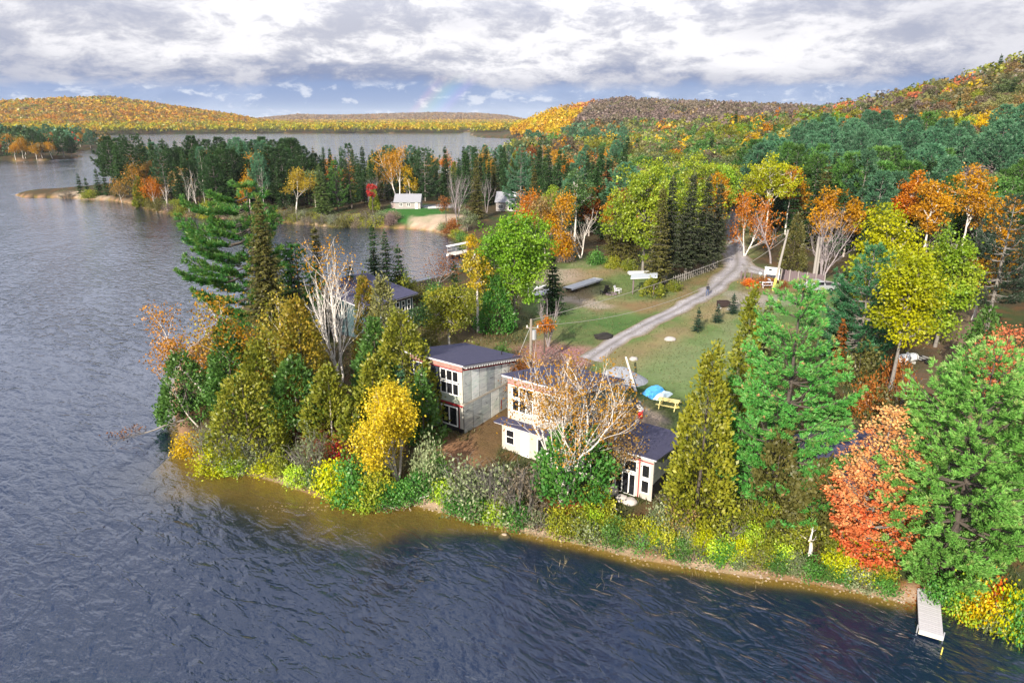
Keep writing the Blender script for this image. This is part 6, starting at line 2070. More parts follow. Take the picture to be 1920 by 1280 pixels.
# fallen leaves
LV = [(land_poly([(960, 650), (1010, 636), (1095, 648), (1130, 668), (1090, 705), (1030, 720), (975, 700)], 2.6), 0.17, [(0.45, 0.22, 0.22), (0.50, 0.30, 0.28), (0.30, 0.13, 0.12)]),
      (land_poly([(800, 630), (985, 640), (990, 668), (880, 655)], 2.6), 0.5, [(0.35, 0.26, 0.08), (0.25, 0.15, 0.06)]),
      (land_poly([(555, 800), (640, 785), (700, 830), (700, 885), (620, 885), (565, 850)], 2.0), 0.16, [(0.20, 0.05, 0.025), (0.28, 0.09, 0.03), (0.12, 0.05, 0.03)]),
      (land_poly([(1020, 905), (1095, 905), (1150, 925), (1135, 960), (1045, 955)], 2.0), 0.12, [(0.42, 0.10, 0.02), (0.30, 0.08, 0.02), (0.45, 0.20, 0.04)]),
      (land_poly([(1690, 1080), (1760, 1065), (1810, 1100), (1790, 1132), (1690, 1125)], 1.0), 0.10, [(0.42, 0.13, 0.03), (0.35, 0.10, 0.03), (0.48, 0.24, 0.05)]),
      (land_poly([(1700, 800), (1760, 800), (1830, 860), (1800, 890), (1720, 870)], 3.0), 0.3, [(0.5, 0.40, 0.32), (0.30, 0.17, 0.08), (0.40, 0.14, 0.05)])]
LX, LY, LC = [], [], []
for P, s_, cl in LV:
    q_ = np.array(P)
    X, Y = np.meshgrid(np.arange(q_[:, 0].min(), q_[:, 0].max(), s_), np.arange(q_[:, 1].min(), q_[:, 1].max(), s_))
    X, Y = X.ravel() + gn.normal(0, s_ * 0.5, X.size), Y.ravel() + gn.normal(0, s_ * 0.5, X.size)
    ok = (poly_sd(P, X, Y) > gn.uniform(-0.3, 1.2, X.size)) & (gn.uniform(0, 1, X.size) < 0.75)
    LX.append(X[ok])
    LY.append(Y[ok])
    LC.append(np.array(cl)[gn.integers(0, len(cl), ok.sum())])
X, Y = np.concatenate(LX), np.concatenate(LY)
cl = np.concatenate(LC)
z = terrain(X, Y) + 0.035
n = len(X)
D = unit(np.c_[gn.normal(0, 1, (n, 2)), np.zeros(n)])
N = unit(np.c_[gn.normal(0, 0.3, (n, 2)), np.ones(n)])
Sd = unit(np.cross(N, D))
P = np.stack([X, Y, z], -1)
V = np.stack([P, P + D * 0.07 + Sd * 0.05, P + D * 0.15, P + D * 0.07 - Sd * 0.05], 1).reshape(-1, 3)
tag(link('fallen_leaves', mesh_np('fallen_leaves', V, np.arange(len(V)).reshape(-1, 4), M_WOODS, np.repeat(np.c_[cl, np.ones(n)], 4, 0))), kind='stuff')
# reeds and twigs that stick out of the shallows, stones on the strand
RX = np.array([gp(x_ + gr.uniform(-26, 26), y_ + gr.uniform(-14, 14), 0) for x_, y_, k_ in ((1015, 1078, 16), (1135, 1092, 12), (1050, 1065, 12), (1310, 1075, 18), (1420, 1092, 10), (930, 1000, 6)) for _ in range(k_)])
n = len(RX)
P = np.c_[RX, np.full(n, -0.2)]
D = unit(np.c_[gn.normal(0, 0.4, (n, 2)), np.ones(n)])
Sd = unit(np.cross(D, rnd_dir(gn, n)))
L = gn.uniform(0.3, 0.75, (n, 1))
V = np.stack([P - Sd * 0.012, P + Sd * 0.012, P + D * L + Sd * 0.004 + Sd * 0.15 * L, P + D * L - Sd * 0.004 + Sd * 0.15 * L], 1).reshape(-1, 3)
tag(link('reeds', mesh_np('reeds', V, np.arange(len(V)).reshape(-1, 4), M_WOODS, np.tile((0.42, 0.34, 0.18, 1), (4 * n, 1)))), kind='stuff')
st = MB()
for i in range(420):
    x_ = gr.uniform(480, 1700)
    sy = np.interp(x_, MX, MY) + gr.uniform(-12, 3)
    p_ = gp(x_, sy, 0.2)
    z_ = tz(*p_)
    r_ = gr.uniform(0.03, 0.11)
    m_ = Matrix.Translation((p_[0], p_[1], z_)) @ Matrix.Rotation(gr.uniform(0, 3), 4, 'Z') @ Matrix.Diagonal((r_, r_ * 0.8, r_ * 0.6, 1))
    bmesh.ops.create_icosphere(st.bm, subdivisions=1, radius=1, matrix=m_)
tag(st.build('shore_stones', principled('shore_stone', (0.34, 0.27, 0.22), 0.9, 0.5, 1.5)), kind='stuff')

# ------------------------------------------------------------------ things people left about
M_POLE = principled('pole_wood', (0.22, 0.19, 0.16), 0.85, 0.3, 2, stretch=(6, 6, 0.6))
M_PALEPOLE = principled('weathered_pole', (0.27, 0.25, 0.23), 0.85, 0.2, 2, stretch=(6, 6, 0.6))
M_BOARD = principled('fence_board', (0.13, 0.10, 0.11), 0.9, 0.35, 1.5, stretch=(5, 5, 0.5))
M_GALV = principled('galvanised', (0.45, 0.46, 0.48), 0.45, 0.1, 3, metal=0.5)
M_YELLOW = principled('yellow_paint', (0.68, 0.55, 0.10), 0.5)
M_PALEYELLOW = principled('pale_yellow_paint', (0.68, 0.58, 0.22), 0.6, 0.1)
M_BLUE = principled('blue_tarp', (0.06, 0.30, 0.60), 0.4, 0.25, 2.0, bump=0.6, bscale=4)
M_PALEBLUE = principled('pale_blue_tarp', (0.48, 0.60, 0.70), 0.4, 0.15, 2.0, bump=0.6, bscale=4)
M_DECK = principled('grey_deck_board', (0.44, 0.43, 0.46), 0.8, 0.2, 4, stretch=(6, 1, 1))
M_OLDWHITE = principled('worn_white', (0.46, 0.47, 0.48), 0.6, 0.3, 2.5)
M_LOG = principled('bleached_wood', (0.58, 0.53, 0.48), 0.9, 0.3, 4, stretch=(4, 4, 1))
M_STONE = principled('boulder_stone', (0.42, 0.39, 0.37), 0.9, 0.35, 3, bump=0.7, bscale=6)
M_REDP = principled('red_plastic', (0.55, 0.02, 0.015), 0.35)
M_WHITEP = principled('white_plastic', (0.78, 0.78, 0.76), 0.35)
M_BAG = principled('black_bag', (0.014, 0.015, 0.022), 0.3, bump=0.8, bscale=9)
M_ORANGEPOST = principled('rusty_post', (0.36, 0.13, 0.04), 0.8, 0.2)


def span(a, b):
    """placing for a thing that runs along local +x from photograph point a to b: location, turn and length"""
    x0, y0, z0 = ground(*a)
    x1, y1, z1 = ground(*b)
    return Vector((x0, y0, z0)), math.atan2(y1 - y0, x1 - x0), math.hypot(x1 - x0, y1 - y0), Vector((x1, y1, z1))


# utility pole with a transformer
(x, y, z), hp, _ = site(996, 598, 700)
POLE_A = Vector((x, y, z + hp))
t = thing('utility_pole', 'wooden utility pole with a grey transformer can between the two new houses', 'utility pole', (x, y, z))
MB().tube([(0, 0, -0.5), (0, 0, hp * 0.55), (0, 0, hp)], [0.17, 0.15, 0.12], 10).build('post', M_POLE, t)
MB().tube([(0.30, 0, hp - 2.1), (0.30, 0, hp - 1.15)], 0.24, 12).build('transformer', M_GALV, t)
MB().box((-0.5, -0.05, hp - 0.95), (0.75, 0.05, hp - 0.85)).build('cross_arm', M_POLE, t)
for dx in (-0.4, 0.65):
    MB().tube([(dx, 0, hp - 0.85), (dx, 0, hp - 0.65)], 0.05, 6).build('insulator', M_WHITEP, t)
MB().tube([(0, 0, hp - 0.6), (-2.1, -0.7, 0.0)], 0.02, 4).build('guy_wire', M_GALV, t)
# leaning pole
(x, y, z), hp, _ = site(1463, 431, 546)
t = thing('utility_pole', 'tall bare pole leaning to the right with a yellow guard at its foot', 'utility pole', (x, y, z))
lean = 1.15
MB().tube([(0, 0, -0.5), (lean * 0.5, 0, hp * 0.5), (lean, 0, hp)], [0.19, 0.17, 0.13], 10).build('post', M_PALEPOLE, t)
MB().tube([(lean * 0.02, -0.02, 0.1), (lean * 0.22, -0.02, hp * 0.22)], [0.20, 0.185], 8).build('guard', M_YELLOW, t)
POLE_B = Vector((x + lean, y, z + hp))
(x, y, z), hp, _ = site(1536, 444, 528)
t = thing('wooden_post', 'thick pale grey double post behind the board fence', 'post', (x, y, z))
MB().tube([(0, 0, -0.4), (0, 0, hp)], [0.24, 0.19], 8).build('post', M_PALEPOLE, t)
MB().tube([(0.42, 0.05, -0.4), (0.42, 0.05, hp * 0.98)], [0.18, 0.15], 8).build('post', M_PALEPOLE, t)


def wire(a, b, sag, label):
    pts = [a.lerp(b, i / 16) - Vector((0, 0, sag * 4 * (i / 16) * (1 - i / 16))) for i in range(17)]
    tag(MB().tube(pts, 0.028, 4).build('power_line', M_PALEPOLE), label, 'power line', 'power lines over the lawn')


wire(POLE_A - Vector((0, 0, 0.1)), POLE_B - Vector((0, 0, 0.25)), 0.9, 'upper power line from the transformer pole to the leaning pole')
wire(POLE_A + Vector((0.65, 0, -0.65)), POLE_B - Vector((0, 0, 1.0)), 2.9, 'lower sagging power line from the transformer pole to the leaning pole')

# sign by the lane
p0, rz, L, _ = span((1432, 524), (1460, 526))
t = thing('sign', 'wide pale notice board on posts at the entrance by the lane', 'sign', p0, rz)
MB().box((0, -0.04, 0.9), (L, 0.04, 2.0)).build('board', M_WHITE, t)
for dx in (0.12, L - 0.12):
    MB().box((dx - 0.08, 0.05, -0.4), (dx + 0.08, 0.2, 2.1)).build('post', M_FASCIA, t)
MB().box((-0.06, -0.07, 2.003), (L + 0.06, 0.07, 2.08)).build('cap', M_FASCIA, t)
b = MB().hexa([(0.5, -0.05, 1.5), (1.2, -0.05, 1.5), (1.2, -0.042, 1.5), (0.5, -0.042, 1.5), (0.7, -0.05, 1.8), (0.95, -0.05, 1.8), (0.95, -0.042, 1.8), (0.7, -0.042, 1.8)])
b.build('emblem', M_BLACK, t)
# board fence
p0, rz, L, p1 = span((1464, 525), (1545, 537))
t = thing('board_fence', 'weathered dark vertical-board fence beside the lane', 'fence', p0, rz)
n = 26
me = MB().box((0.012, -0.02, -0.3), (L / n - 0.012, 0.02, 1.75)).mesh('fence_board', M_BOARD)
me2 = MB().box((0.012, -0.02, -0.3), (L / n - 0.012, 0.02, 1.66)).mesh('fence_board', M_BOARD)
for i in range(n):
    o_ = link('board', me if i % 3 else me2, t, (i * L / n, (i % 2) * 0.012, (p1.z - p0.z) * i / n))
for i in range(6):
    MB().box((i * L / 5 - 0.06, -0.14, -0.4), (i * L / 5 + 0.06, -0.024, 1.85)).build('post', M_PALEPOLE, t, loc=(0, 0, (p1.z - p0.z) * i / 5))
# posts at the entrance
for i, (x_, y_, nm) in enumerate(((1389, 523, 'first from the road'), (1396, 523, 'second from the road'), (1408, 526, 'third from the road'))):
    x, y, z = ground(x_, y_)
    t = thing('gate_post', 'dark stubby gate post at the road entrance, ' + nm, 'post', (x, y, z), group='gate posts at the road entrance')
    MB().tube([(0, 0, -0.3), (0, 0, 1.25)], [0.14, 0.13], 8).build('post', M_BOARD, t)
    MB().tube([(0, 0, 1.25), (0, 0, 1.33)], [0.15, 0.06], 8).build('cap', M_BOARD, t)
x, y, z = ground(1424, 525)
t = thing('mailbox', 'small blue and white box on a post left of the sign', 'mailbox', (x, y, z))
MB().tube([(0, 0, -0.3), (0, 0, 0.9)], 0.05, 6).build('post', M_PALEPOLE, t)
MB().box((-0.16, -0.25, 0.9), (0.16, 0.25, 1.25), 0.04).build('box', M_PALEBLUE, t)
# picket rail along the spruce row
rowp = [(1268, 530), (1276, 527), (1284, 524), (1292, 521), (1301, 518), (1309, 515), (1317, 512), (1326, 509), (1334, 505), (1342, 501)]
p0, rz, L, p1 = span((1262, 533), (1344, 503))
t = thing('picket_fence', 'pale stake fence running along the foot of the old spruce row', 'fence', p0, rz)
n = 22
pk = MB().hexa([(-0.07, -0.03, -0.3), (0.07, -0.03, -0.3), (0.07, 0.03, -0.3), (-0.07, 0.03, -0.3), (-0.06, -0.03, 1.3), (0.06, -0.03, 1.3), (0.06, 0.03, 1.3), (-0.06, 0.03, 1.3)]).mesh('stake', M_PALEPOLE)
for i in range(n):
    sx = p0.x + math.cos(rz) * L * i / (n - 1)
    sy = p0.y + math.sin(rz) * L * i / (n - 1)
    o_ = link('stake', pk, t, (L * i / (n - 1), 0, tz(sx, sy) - p0.z))
    o_.rotation_euler = (0, gr.uniform(-0.05, 0.05), 0)
for zz in (0.45, 0.95):
    MB().hexa([(0, 0.035, zz), (L, 0.035, zz + p1.z - p0.z), (L, 0.075, zz + p1.z - p0.z), (0, 0.075, zz), (0, 0.035, zz + 0.08), (L, 0.035, zz + 0.08 + p1.z - p0.z), (L, 0.075, zz + 0.08 + p1.z - p0.z), (0, 0.075, zz + 0.08)]).build('rail', M_PALEPOLE, t)


# pickup
x, y, z = ground(1500, 548)
t = thing('pickup_truck', 'silver pickup truck parked before the board fence, half behind pines', 'truck', (x, y, z), R(8))
M_CAR = principled('silver_paint', (0.42, 0.44, 0.47), 0.3, metal=0.4)
prof = [(0, 0.45), (0, 0.95), (0.15, 1.02), (1.25, 1.12), (1.75, 1.72), (3.1, 1.75), (3.35, 1.12), (5.2, 1.10), (5.25, 0.5)]
bm = bmesh.new()
vl = [[bm.verts.new((px, sy * (0.92 if pz > 1.3 else 1.0), pz)) for px, pz in prof] for sy in (-0.92, 0.92)]
bm.faces.new(vl[0][::-1])
bm.faces.new(vl[1])
for i in range(len(prof)):
    j = (i + 1) % len(prof)
    bm.faces.new((vl[0][i], vl[0][j], vl[1][j], vl[1][i]))
bb = MB()
bb.bm.free()
bb.bm = bm
bmesh.ops.bevel(bm, geom=bm.edges[:], offset=0.04, segments=1, affect='EDGES')
body = bb.build('body', M_CAR, t)
MB().hexa([(1.40, -0.80, 1.20), (1.44, 0.80, 1.20), (1.80, 0.76, 1.66), (1.76, -0.76, 1.66), (1.36, -0.80, 1.22), (1.40, 0.80, 1.22), (1.76, 0.76, 1.70), (1.72, -0.76, 1.70)]).build('windscreen', M_GLASS, t)
for sy in (-1, 1):
    MB().box((1.85, sy * 0.87 - 0.01, 1.2), (3.05, sy * 0.87 + 0.06 * sy, 1.62)).build('side_window', M_GLASS, t)
    for wx in (0.95, 4.2):
        w_ = MB().tube([(wx, sy * 0.70, 0.37), (wx, sy * 0.95, 0.37)], 0.37, 16).build('wheel', M_BLACK, t)
        MB().tube([(wx, sy * 0.951, 0.37), (wx, sy * 0.965, 0.37)], 0.2, 12).build('rim', M_GALV, w_)
    MB().box((-0.02, sy * 0.62 - 0.16, 0.72), (0.03, sy * 0.62 + 0.16, 0.9)).build('headlight', M_WHITEP, t)
MB().box((3.5, -0.80, 1.07), (5.15, 0.80, 1.16)).build('load_bed', M_BLACK, t)
MB().box((-0.12, -0.9, 0.42), (0.02, 0.9, 0.62), 0.03).build('bumper', M_GALV, t)

# person walking on the road
x, y, z = ground(1326, 555)
M_SKIN = principled('skin', (0.48, 0.29, 0.21), 0.6)
M_CLOTH = principled('dark_clothes', (0.015, 0.017, 0.025), 0.8)
M_JEANS = principled('blue_trousers', (0.05, 0.08, 0.17), 0.8)
jt = {'pel': (0, 0, 0.95, 0.15), 'wst': (0, 0, 1.10, 0.145), 'cst': (0, 0.01, 1.32, 0.175), 'nek': (0, 0.02, 1.50, 0.065), 'hed': (0, 0.035, 1.62, 0.095), 'top': (0, 0.03, 1.72, 0.075)}
for s, sg in (('l', -1), ('r', 1)):
    st_ = 0.24 * sg
    jt.update({'hip' + s: (sg * 0.10, 0, 0.90, 0.10), 'kne' + s: (sg * 0.11, st_ * 0.55 + 0.05, 0.49, 0.065), 'ank' + s: (sg * 0.11, st_ * 0.95 - 0.03, 0.09, 0.045), 'toe' + s: (sg * 0.12, st_ * 0.95 + 0.14, 0.045, 0.04),
               'sho' + s: (sg * 0.20, 0, 1.43, 0.065), 'elb' + s: (sg * 0.27, -st_ * 0.5, 1.16, 0.045), 'wri' + s: (sg * 0.28, -st_ * 0.9 + 0.06, 0.93, 0.032), 'han' + s: (sg * 0.275, -st_ + 0.08, 0.84, 0.036)})
eds = [('pel', 'wst'), ('wst', 'cst'), ('cst', 'nek'), ('nek', 'hed'), ('hed', 'top')]
for s in 'lr':
    eds += [('pel', 'hip' + s), ('hip' + s, 'kne' + s), ('kne' + s, 'ank' + s), ('ank' + s, 'toe' + s), ('cst', 'sho' + s), ('sho' + s, 'elb' + s), ('elb' + s, 'wri' + s), ('wri' + s, 'han' + s)]
ks = list(jt)
me = bpy.data.meshes.new('person')
me.from_pydata([jt[k_][:3] for k_ in ks], [(ks.index(a), ks.index(b_)) for a, b_ in eds], [])
for mt in (M_CLOTH, M_JEANS, M_SKIN):
    me.materials.append(mt)
pr = link('person', me, None, (x, y, z))
tag(pr, 'person in dark clothes walking on the gravel road', 'person')
pr.rotation_euler = (0, 0, R(150))
sk = pr.modifiers.new('skin', 'SKIN')
for i, k_ in enumerate(ks):
    me.skin_vertices[0].data[i].radius = (jt[k_][3], jt[k_][3] * 0.85)
me.skin_vertices[0].data[0].use_root = True
pr.modifiers.new('smooth', 'SUBSURF').levels = 1
pr.modifiers['smooth'].render_levels = 1
dgx = bpy.context.evaluated_depsgraph_get()
ev = bpy.data.meshes.new_from_object(pr.evaluated_get(dgx))
pr.modifiers.clear()
pr.data = ev
for pg in ev.polygons:
    c_ = pg.center
    pg.material_index = 2 if (c_.z > 1.53 or (c_.z < 0.92 and abs(c_.x) > 0.235)) else (1 if c_.z < 0.98 else 0)
    pg.use_smooth = True
MB().ball((0, 0.005, 1.66), 0.115, 10, 8, (0.95, 1.0, 0.95)).build('hair', M_BLACK, pr, True)
MB().ball((0, 0.125, 1.615), 0.022, 6, 4).build('nose', M_SKIN, pr, True)

# dark fire box with pale stones
x, y, z = ground(1356, 575)
t = thing('fire_box', 'low dark metal fire box on the lawn by a young spruce', 'fire box', (x, y, z), R(10))
b = MB()
b.box((-0.75, -0.5, 0.15), (0.75, -0.44, 0.8)).box((-0.75, 0.44, 0.15), (0.75, 0.5, 0.8)).box((-0.75, -0.43, 0.15), (-0.69, 0.43, 0.8)).box((0.69, -0.43, 0.15), (0.75, 0.43, 0.8)).box((-0.68, -0.43, 0.15), (0.68, 0.43, 0.22))
b.build('box', principled('dark_iron', (0.030, 0.018, 0.018), 0.7), t)
for sx in (-0.65, 0.65):
    for sy in (-0.4, 0.4):
        MB().box((sx - 0.04, sy - 0.04, -0.1), (sx + 0.04, sy + 0.04, 0.15)).build('leg', M_BLACK, t)


def rock(px, py, r, label, col=None, flat=0.65, name='boulder'):
    x, y, z = ground(px, py)
    b = MB()
    bmesh.ops.create_icosphere(b.bm, subdivisions=3, radius=1)
    s0 = px * 0.37
    for v in b.bm.verts:
        k_ = 0.72 + 0.5 * float(fbm(np.array([v.co.x * 1.3 + s0]), np.array([v.co.y * 1.3 + v.co.z * 1.7]), 5, 3)[0])
        v.co = Vector((v.co.x * r * k_ * 1.2, v.co.y * r * k_, max(v.co.z, -0.4) * r * flat * k_))
    o = b.build(name, col or M_STONE, None, True, (x, y, max(z, -0.25) + r * 0.12))
    return tag(o, label, 'boulder' if name == 'boulder' else name.replace('_', ' '))


M_PALESTONE = principled('pale_stone', (0.33, 0.31, 0.30), 0.9, 0.3, 3)
rock(1348, 578, 0.28, 'white stone left of the fire box', M_PALESTONE)
rock(1367, 580, 0.28, 'white stone right of the fire box', M_PALESTONE)
rock(1256, 637, 0.55, 'pale boulder alone on the lawn right of the road', M_PALESTONE)
rock(1188, 674, 0.42, 'grey-white boulder behind the gravel heap', M_PALESTONE)
rock(945, 1013, 0.34, 'tan boulder lying in the shallow water off the beach', principled('tan_stone', (0.46, 0.36, 0.27), 0.8, 0.2, 3))
rock(1141, 922, 0.60, 'grey boulder at the left corner of the patio', M_STONE, 0.9)
rock(1166, 936, 0.42, 'middle grey boulder before the patio door', M_STONE)
rock(1181, 942, 0.46, 'grey boulder nearest the twiggy shrub before the patio', M_STONE)
rock(1196, 756, 0.30, 'small pale stone at the edge of the gravel yard', M_PALESTONE)
rock(1132, 633, 1.0, 'dark round heap of soil on the lawn left of the road', principled('black_soil', (0.018, 0.016, 0.015), 0.95, 0.3), 0.42, 'soil_heap')
# gravel heap
x, y, z = ground(1163, 712)
b = MB()
bmesh.ops.create_grid(b.bm, x_segments=40, y_segments=40, size=3.0)
for v in b.bm.verts:
    r_ = math.hypot(v.co.x / 1.25, v.co.y)
    v.co.z = max(0, 1.75 - r_ * 0.78) * (0.85 + 0.3 * float(vnoise(np.array([v.co.x * 1.3]), np.array([v.co.y * 1.3]), 9)[0])) - 0.12 + 0.05 * gr.random()
gh = b.build('gravel_heap', principled('crushed_stone', (0.22, 0.235, 0.27), 0.95, 0.4, 14, bump=1.0, bscale=25), None, False, (x, y, z))
tag(gh, 'blue-grey heap of crushed gravel behind the second house', 'gravel heap')
HEAP = (x, y)
# leaning trimmed log
x0, y0, z0 = ground(1192, 735)
x1, y1, z1 = ground(1172, 700)
lg = MB().tube([(x0, y0, z0 + 0.05), (x1, y1, z1 + 1.75)], [0.14, 0.10], 8).build('log', M_LOG)
tag(lg, 'long bleached log leaning on the gravel heap', 'log')
for i, (a, b_, nm) in enumerate((((1163, 727), (1186, 722), 'topmost'), ((1164, 732), (1178, 729), 'nearest the wall'), ((1174, 730), (1190, 726), 'nearest the leaning log'))):
    p0, rz, L, p1 = span(a, b_)
    t = MB().box((0, -0.12, 0.02), (L, 0.12, 0.12)).build('timber', M_PALEPOLE, None, False, p0)
    t.rotation_euler = (0, 0, rz)
    tag(t, 'pale timber lying beside the second house, ' + nm, 'timber', 'loose timbers beside the second house')


def sheet(name, corners, mat, label, lump, th=0.05):
    """cloth laid over lumpy ground: a grid with thickness"""
    pts = [ground(*c) for c in corners]
    n = 16
    b = MB()
    rows = []
    for i in range(n + 1):
        r_ = []
        for j in range(n + 1):
            u_, v_ = i / n, j / n
            x = sum(w * p[0] for w, p in zip(((1 - u_) * (1 - v_), u_ * (1 - v_), u_ * v_, (1 - u_) * v_), pts))
            y = sum(w * p[1] for w, p in zip(((1 - u_) * (1 - v_), u_ * (1 - v_), u_ * v_, (1 - u_) * v_), pts))
            e = min(u_, 1 - u_, v_, 1 - v_)
            zz = tz(x, y) + 0.06 + lump * (min(1, e * 5)) * (0.4 + 1.2 * float(fbm(np.array([x * 1.1]), np.array([y * 1.1]), 13, 3)[0])) * 0.8
            r_.append(b.bm.verts.new((x, y, zz)))
        rows.append(r_)
    for i in range(n):
        for j in range(n):
            b.bm.faces.new((rows[i][j], rows[i + 1][j], rows[i + 1][j + 1], rows[i][j + 1]))
    g = bmesh.ops.extrude_face_region(b.bm, geom=b.bm.faces[:])
    for v in g['geom']:
        if isinstance(v, bmesh.types.BMVert):
            v.co.z -= th
    return tag(b.build(name, mat), label, name.replace('_', ' '))


sheet('tarp', [(1203, 738), (1222, 749), (1252, 737), (1230, 727)], M_BLUE, 'bright blue tarp spread over a low pile in the grass', 0.55)
sheet('tarp', [(1224, 749), (1243, 752), (1262, 739), (1246, 735)], M_PALEBLUE, 'pale blue-white tarp next to the bright blue one', 0.40)
sheet('tarp', [(1700, 757), (1742, 760), (1752, 740), (1712, 735)], M_BLACK, 'black plastic sheet on the brown ground by the dirt track', 0.30)


def picnic_table(px, py, rz, mat, label):
    x, y, z = ground(px, py)
    t = thing('picnic_table', label, 'picnic table', (x, y, z), rz)
    for i in range(5):
        MB().box((-0.95, -0.38 + i * 0.155, 0.72), (0.95, -0.38 + i * 0.155 + 0.145, 0.76)).build('top_board', mat, t)
    for sy in (-0.82, 0.62):
        MB().box((-0.95, sy, 0.42), (0.95, sy + 0.22, 0.46)).build('bench', mat, t)
    for sx in (-0.7, 0.7):
        for sg in (-1, 1):
            MB().hexa([(sx - 0.04, sg * 0.62 - 0.05, 0), (sx + 0.04, sg * 0.62 - 0.05, 0), (sx + 0.04, sg * 0.62 + 0.05, 0), (sx - 0.04, sg * 0.62 + 0.05, 0), (sx - 0.04, sg * 0.25 - 0.05, 0.715), (sx + 0.04, sg * 0.25 - 0.05, 0.715), (sx + 0.04, sg * 0.25 + 0.05, 0.715), (sx - 0.04, sg * 0.25 + 0.05, 0.715)]).build('leg', mat, t)
        MB().box((sx + 0.045, -0.80, 0.34), (sx + 0.10, 0.80, 0.415)).build('cross_bar', mat, t)
    return t


picnic_table(1253, 764, R(-28), M_PALEYELLOW, 'pale yellow picnic table in the long grass below the tarps')
picnic_table(1436, 538, R(4), M_FASCIA, 'pale picnic table by the rust-coloured flower bed')


def lawn_chair(px, py, rz, mat, label, grp):
    x, y, z = ground(px, py)
    t = thing('lawn_chair', label, 'chair', (x, y, z), rz, grp)
    MB().hexa([(-0.3, -0.3, 0.40), (0.3, -0.3, 0.40), (0.3, 0.35, 0.27), (-0.3, 0.35, 0.27), (-0.3, -0.3, 0.44), (0.3, -0.3, 0.44), (0.3, 0.35, 0.31), (-0.3, 0.35, 0.31)]).build('seat', mat, t)
    MB().hexa([(-0.3, 0.30, 0.30), (0.3, 0.30, 0.30), (0.3, 0.36, 0.30), (-0.3, 0.36, 0.30), (-0.32, 0.62, 1.02), (0.32, 0.62, 1.02), (0.32, 0.68, 1.02), (-0.32, 0.68, 1.02)]).build('backrest', mat, t)
    for sx in (-0.38, 0.38):
        MB().box((sx - 0.06, -0.36, 0.58), (sx + 0.06, 0.5, 0.62)).build('armrest', mat, t)
        MB().box((sx - 0.03, -0.33, 0), (sx + 0.03, -0.26, 0.575)).build('leg', mat, t)
        MB().box((sx - 0.03, 0.36, 0), (sx + 0.03, 0.43, 0.575)).build('leg', mat, t)


lawn_chair(1132, 552, R(200), M_BLACK, 'black lawn chair nearest the grounded dock', 'lawn chairs by the fire ring')
lawn_chair(1140, 545, R(150), M_BLACK, 'black lawn chair behind the fire ring', 'lawn chairs by the fire ring')
lawn_chair(1159, 549, R(60), M_FASCIA, 'pale grey lawn chair right of the fire ring', 'lawn chairs by the fire ring')
lawn_chair(1447, 536, R(30), M_PALEBLUE, 'blue-white lawn chair by the flower bed', 'lawn chairs by the flower bed')
x, y, z = ground(1146, 552)
fr_ = thing('fire_ring', 'dark ring of stones between the lawn chairs', 'fire ring', (x, y, z))
for i in range(10):
    a = i * 0.628
    MB().ball((math.cos(a) * 0.7, math.sin(a) * 0.7, 0.08), 0.2, 7, 5, (1.1, 1, 0.8)).build('stone', M_BOARD, fr_)
# bags, can, bucket in the gravel yard
for i, (px, py, nm, mt) in enumerate(((1183, 765, 'black bag leftmost on the gravel yard', M_BAG), (1190, 762, 'black bag at the back of the heap on the yard', M_BAG), (1188, 773, 'black bag in front on the gravel yard', M_BAG), (1196, 772, 'white bag beside the black bags', M_WHITEP))):
    x, y, z = ground(px, py)
    b = MB()
    bmesh.ops.create_icosphere(b.bm, subdivisions=3, radius=1)
    for v in b.bm.verts:
        k_ = 0.8 + 0.4 * float(fbm(np.array([v.co.x * 1.5 + i * 3]), np.array([v.co.y * 1.5 + v.co.z]), 3, 3)[0])
        v.co = Vector((v.co.x * 0.52 * k_, v.co.y * 0.46 * k_, (max(v.co.z, -0.6) + 0.6) * 0.34 * k_ + (0.18 if v.co.z > 0.93 else 0)))
    o = b.build('rubbish_bag', mt, None, True, (x, y, z))
    tag(o, nm, 'bag', 'bags on the gravel yard')
x, y, z = ground(1200, 783)
t = thing('fuel_can', 'red fuel can standing on the gravel yard above the low roof', 'fuel can', (x, y, z))
MB().box((-0.22, -0.16, 0), (0.22, 0.16, 0.5), 0.05).build('can', M_REDP, t)
MB().tube([(0.12, 0, 0.50), (0.2, 0, 0.66), (0.3, 0, 0.74)], [0.05, 0.04, 0.025], 6).build('spout', M_REDP, t)
MB().box((-0.18, -0.03, 0.56), (0.04, 0.03, 0.6)).box((-0.18, -0.03, 0.5), (-0.14, 0.03, 0.56)).build('handle', M_REDP, t)
x, y, z = ground(1163, 763)
t = thing('bucket', 'small white bucket at the end wall of the second house', 'bucket', (x, y, z))
MB().tube([(0, 0, 0), (0, 0, 0.38)], [0.14, 0.17], 12).build('pail', M_WHITEP, t)
MB().tube([(0, -0.17, 0.36), (0, 0, 0.5), (0, 0.17, 0.36)], 0.01, 4).build('handle', M_GALV, t)


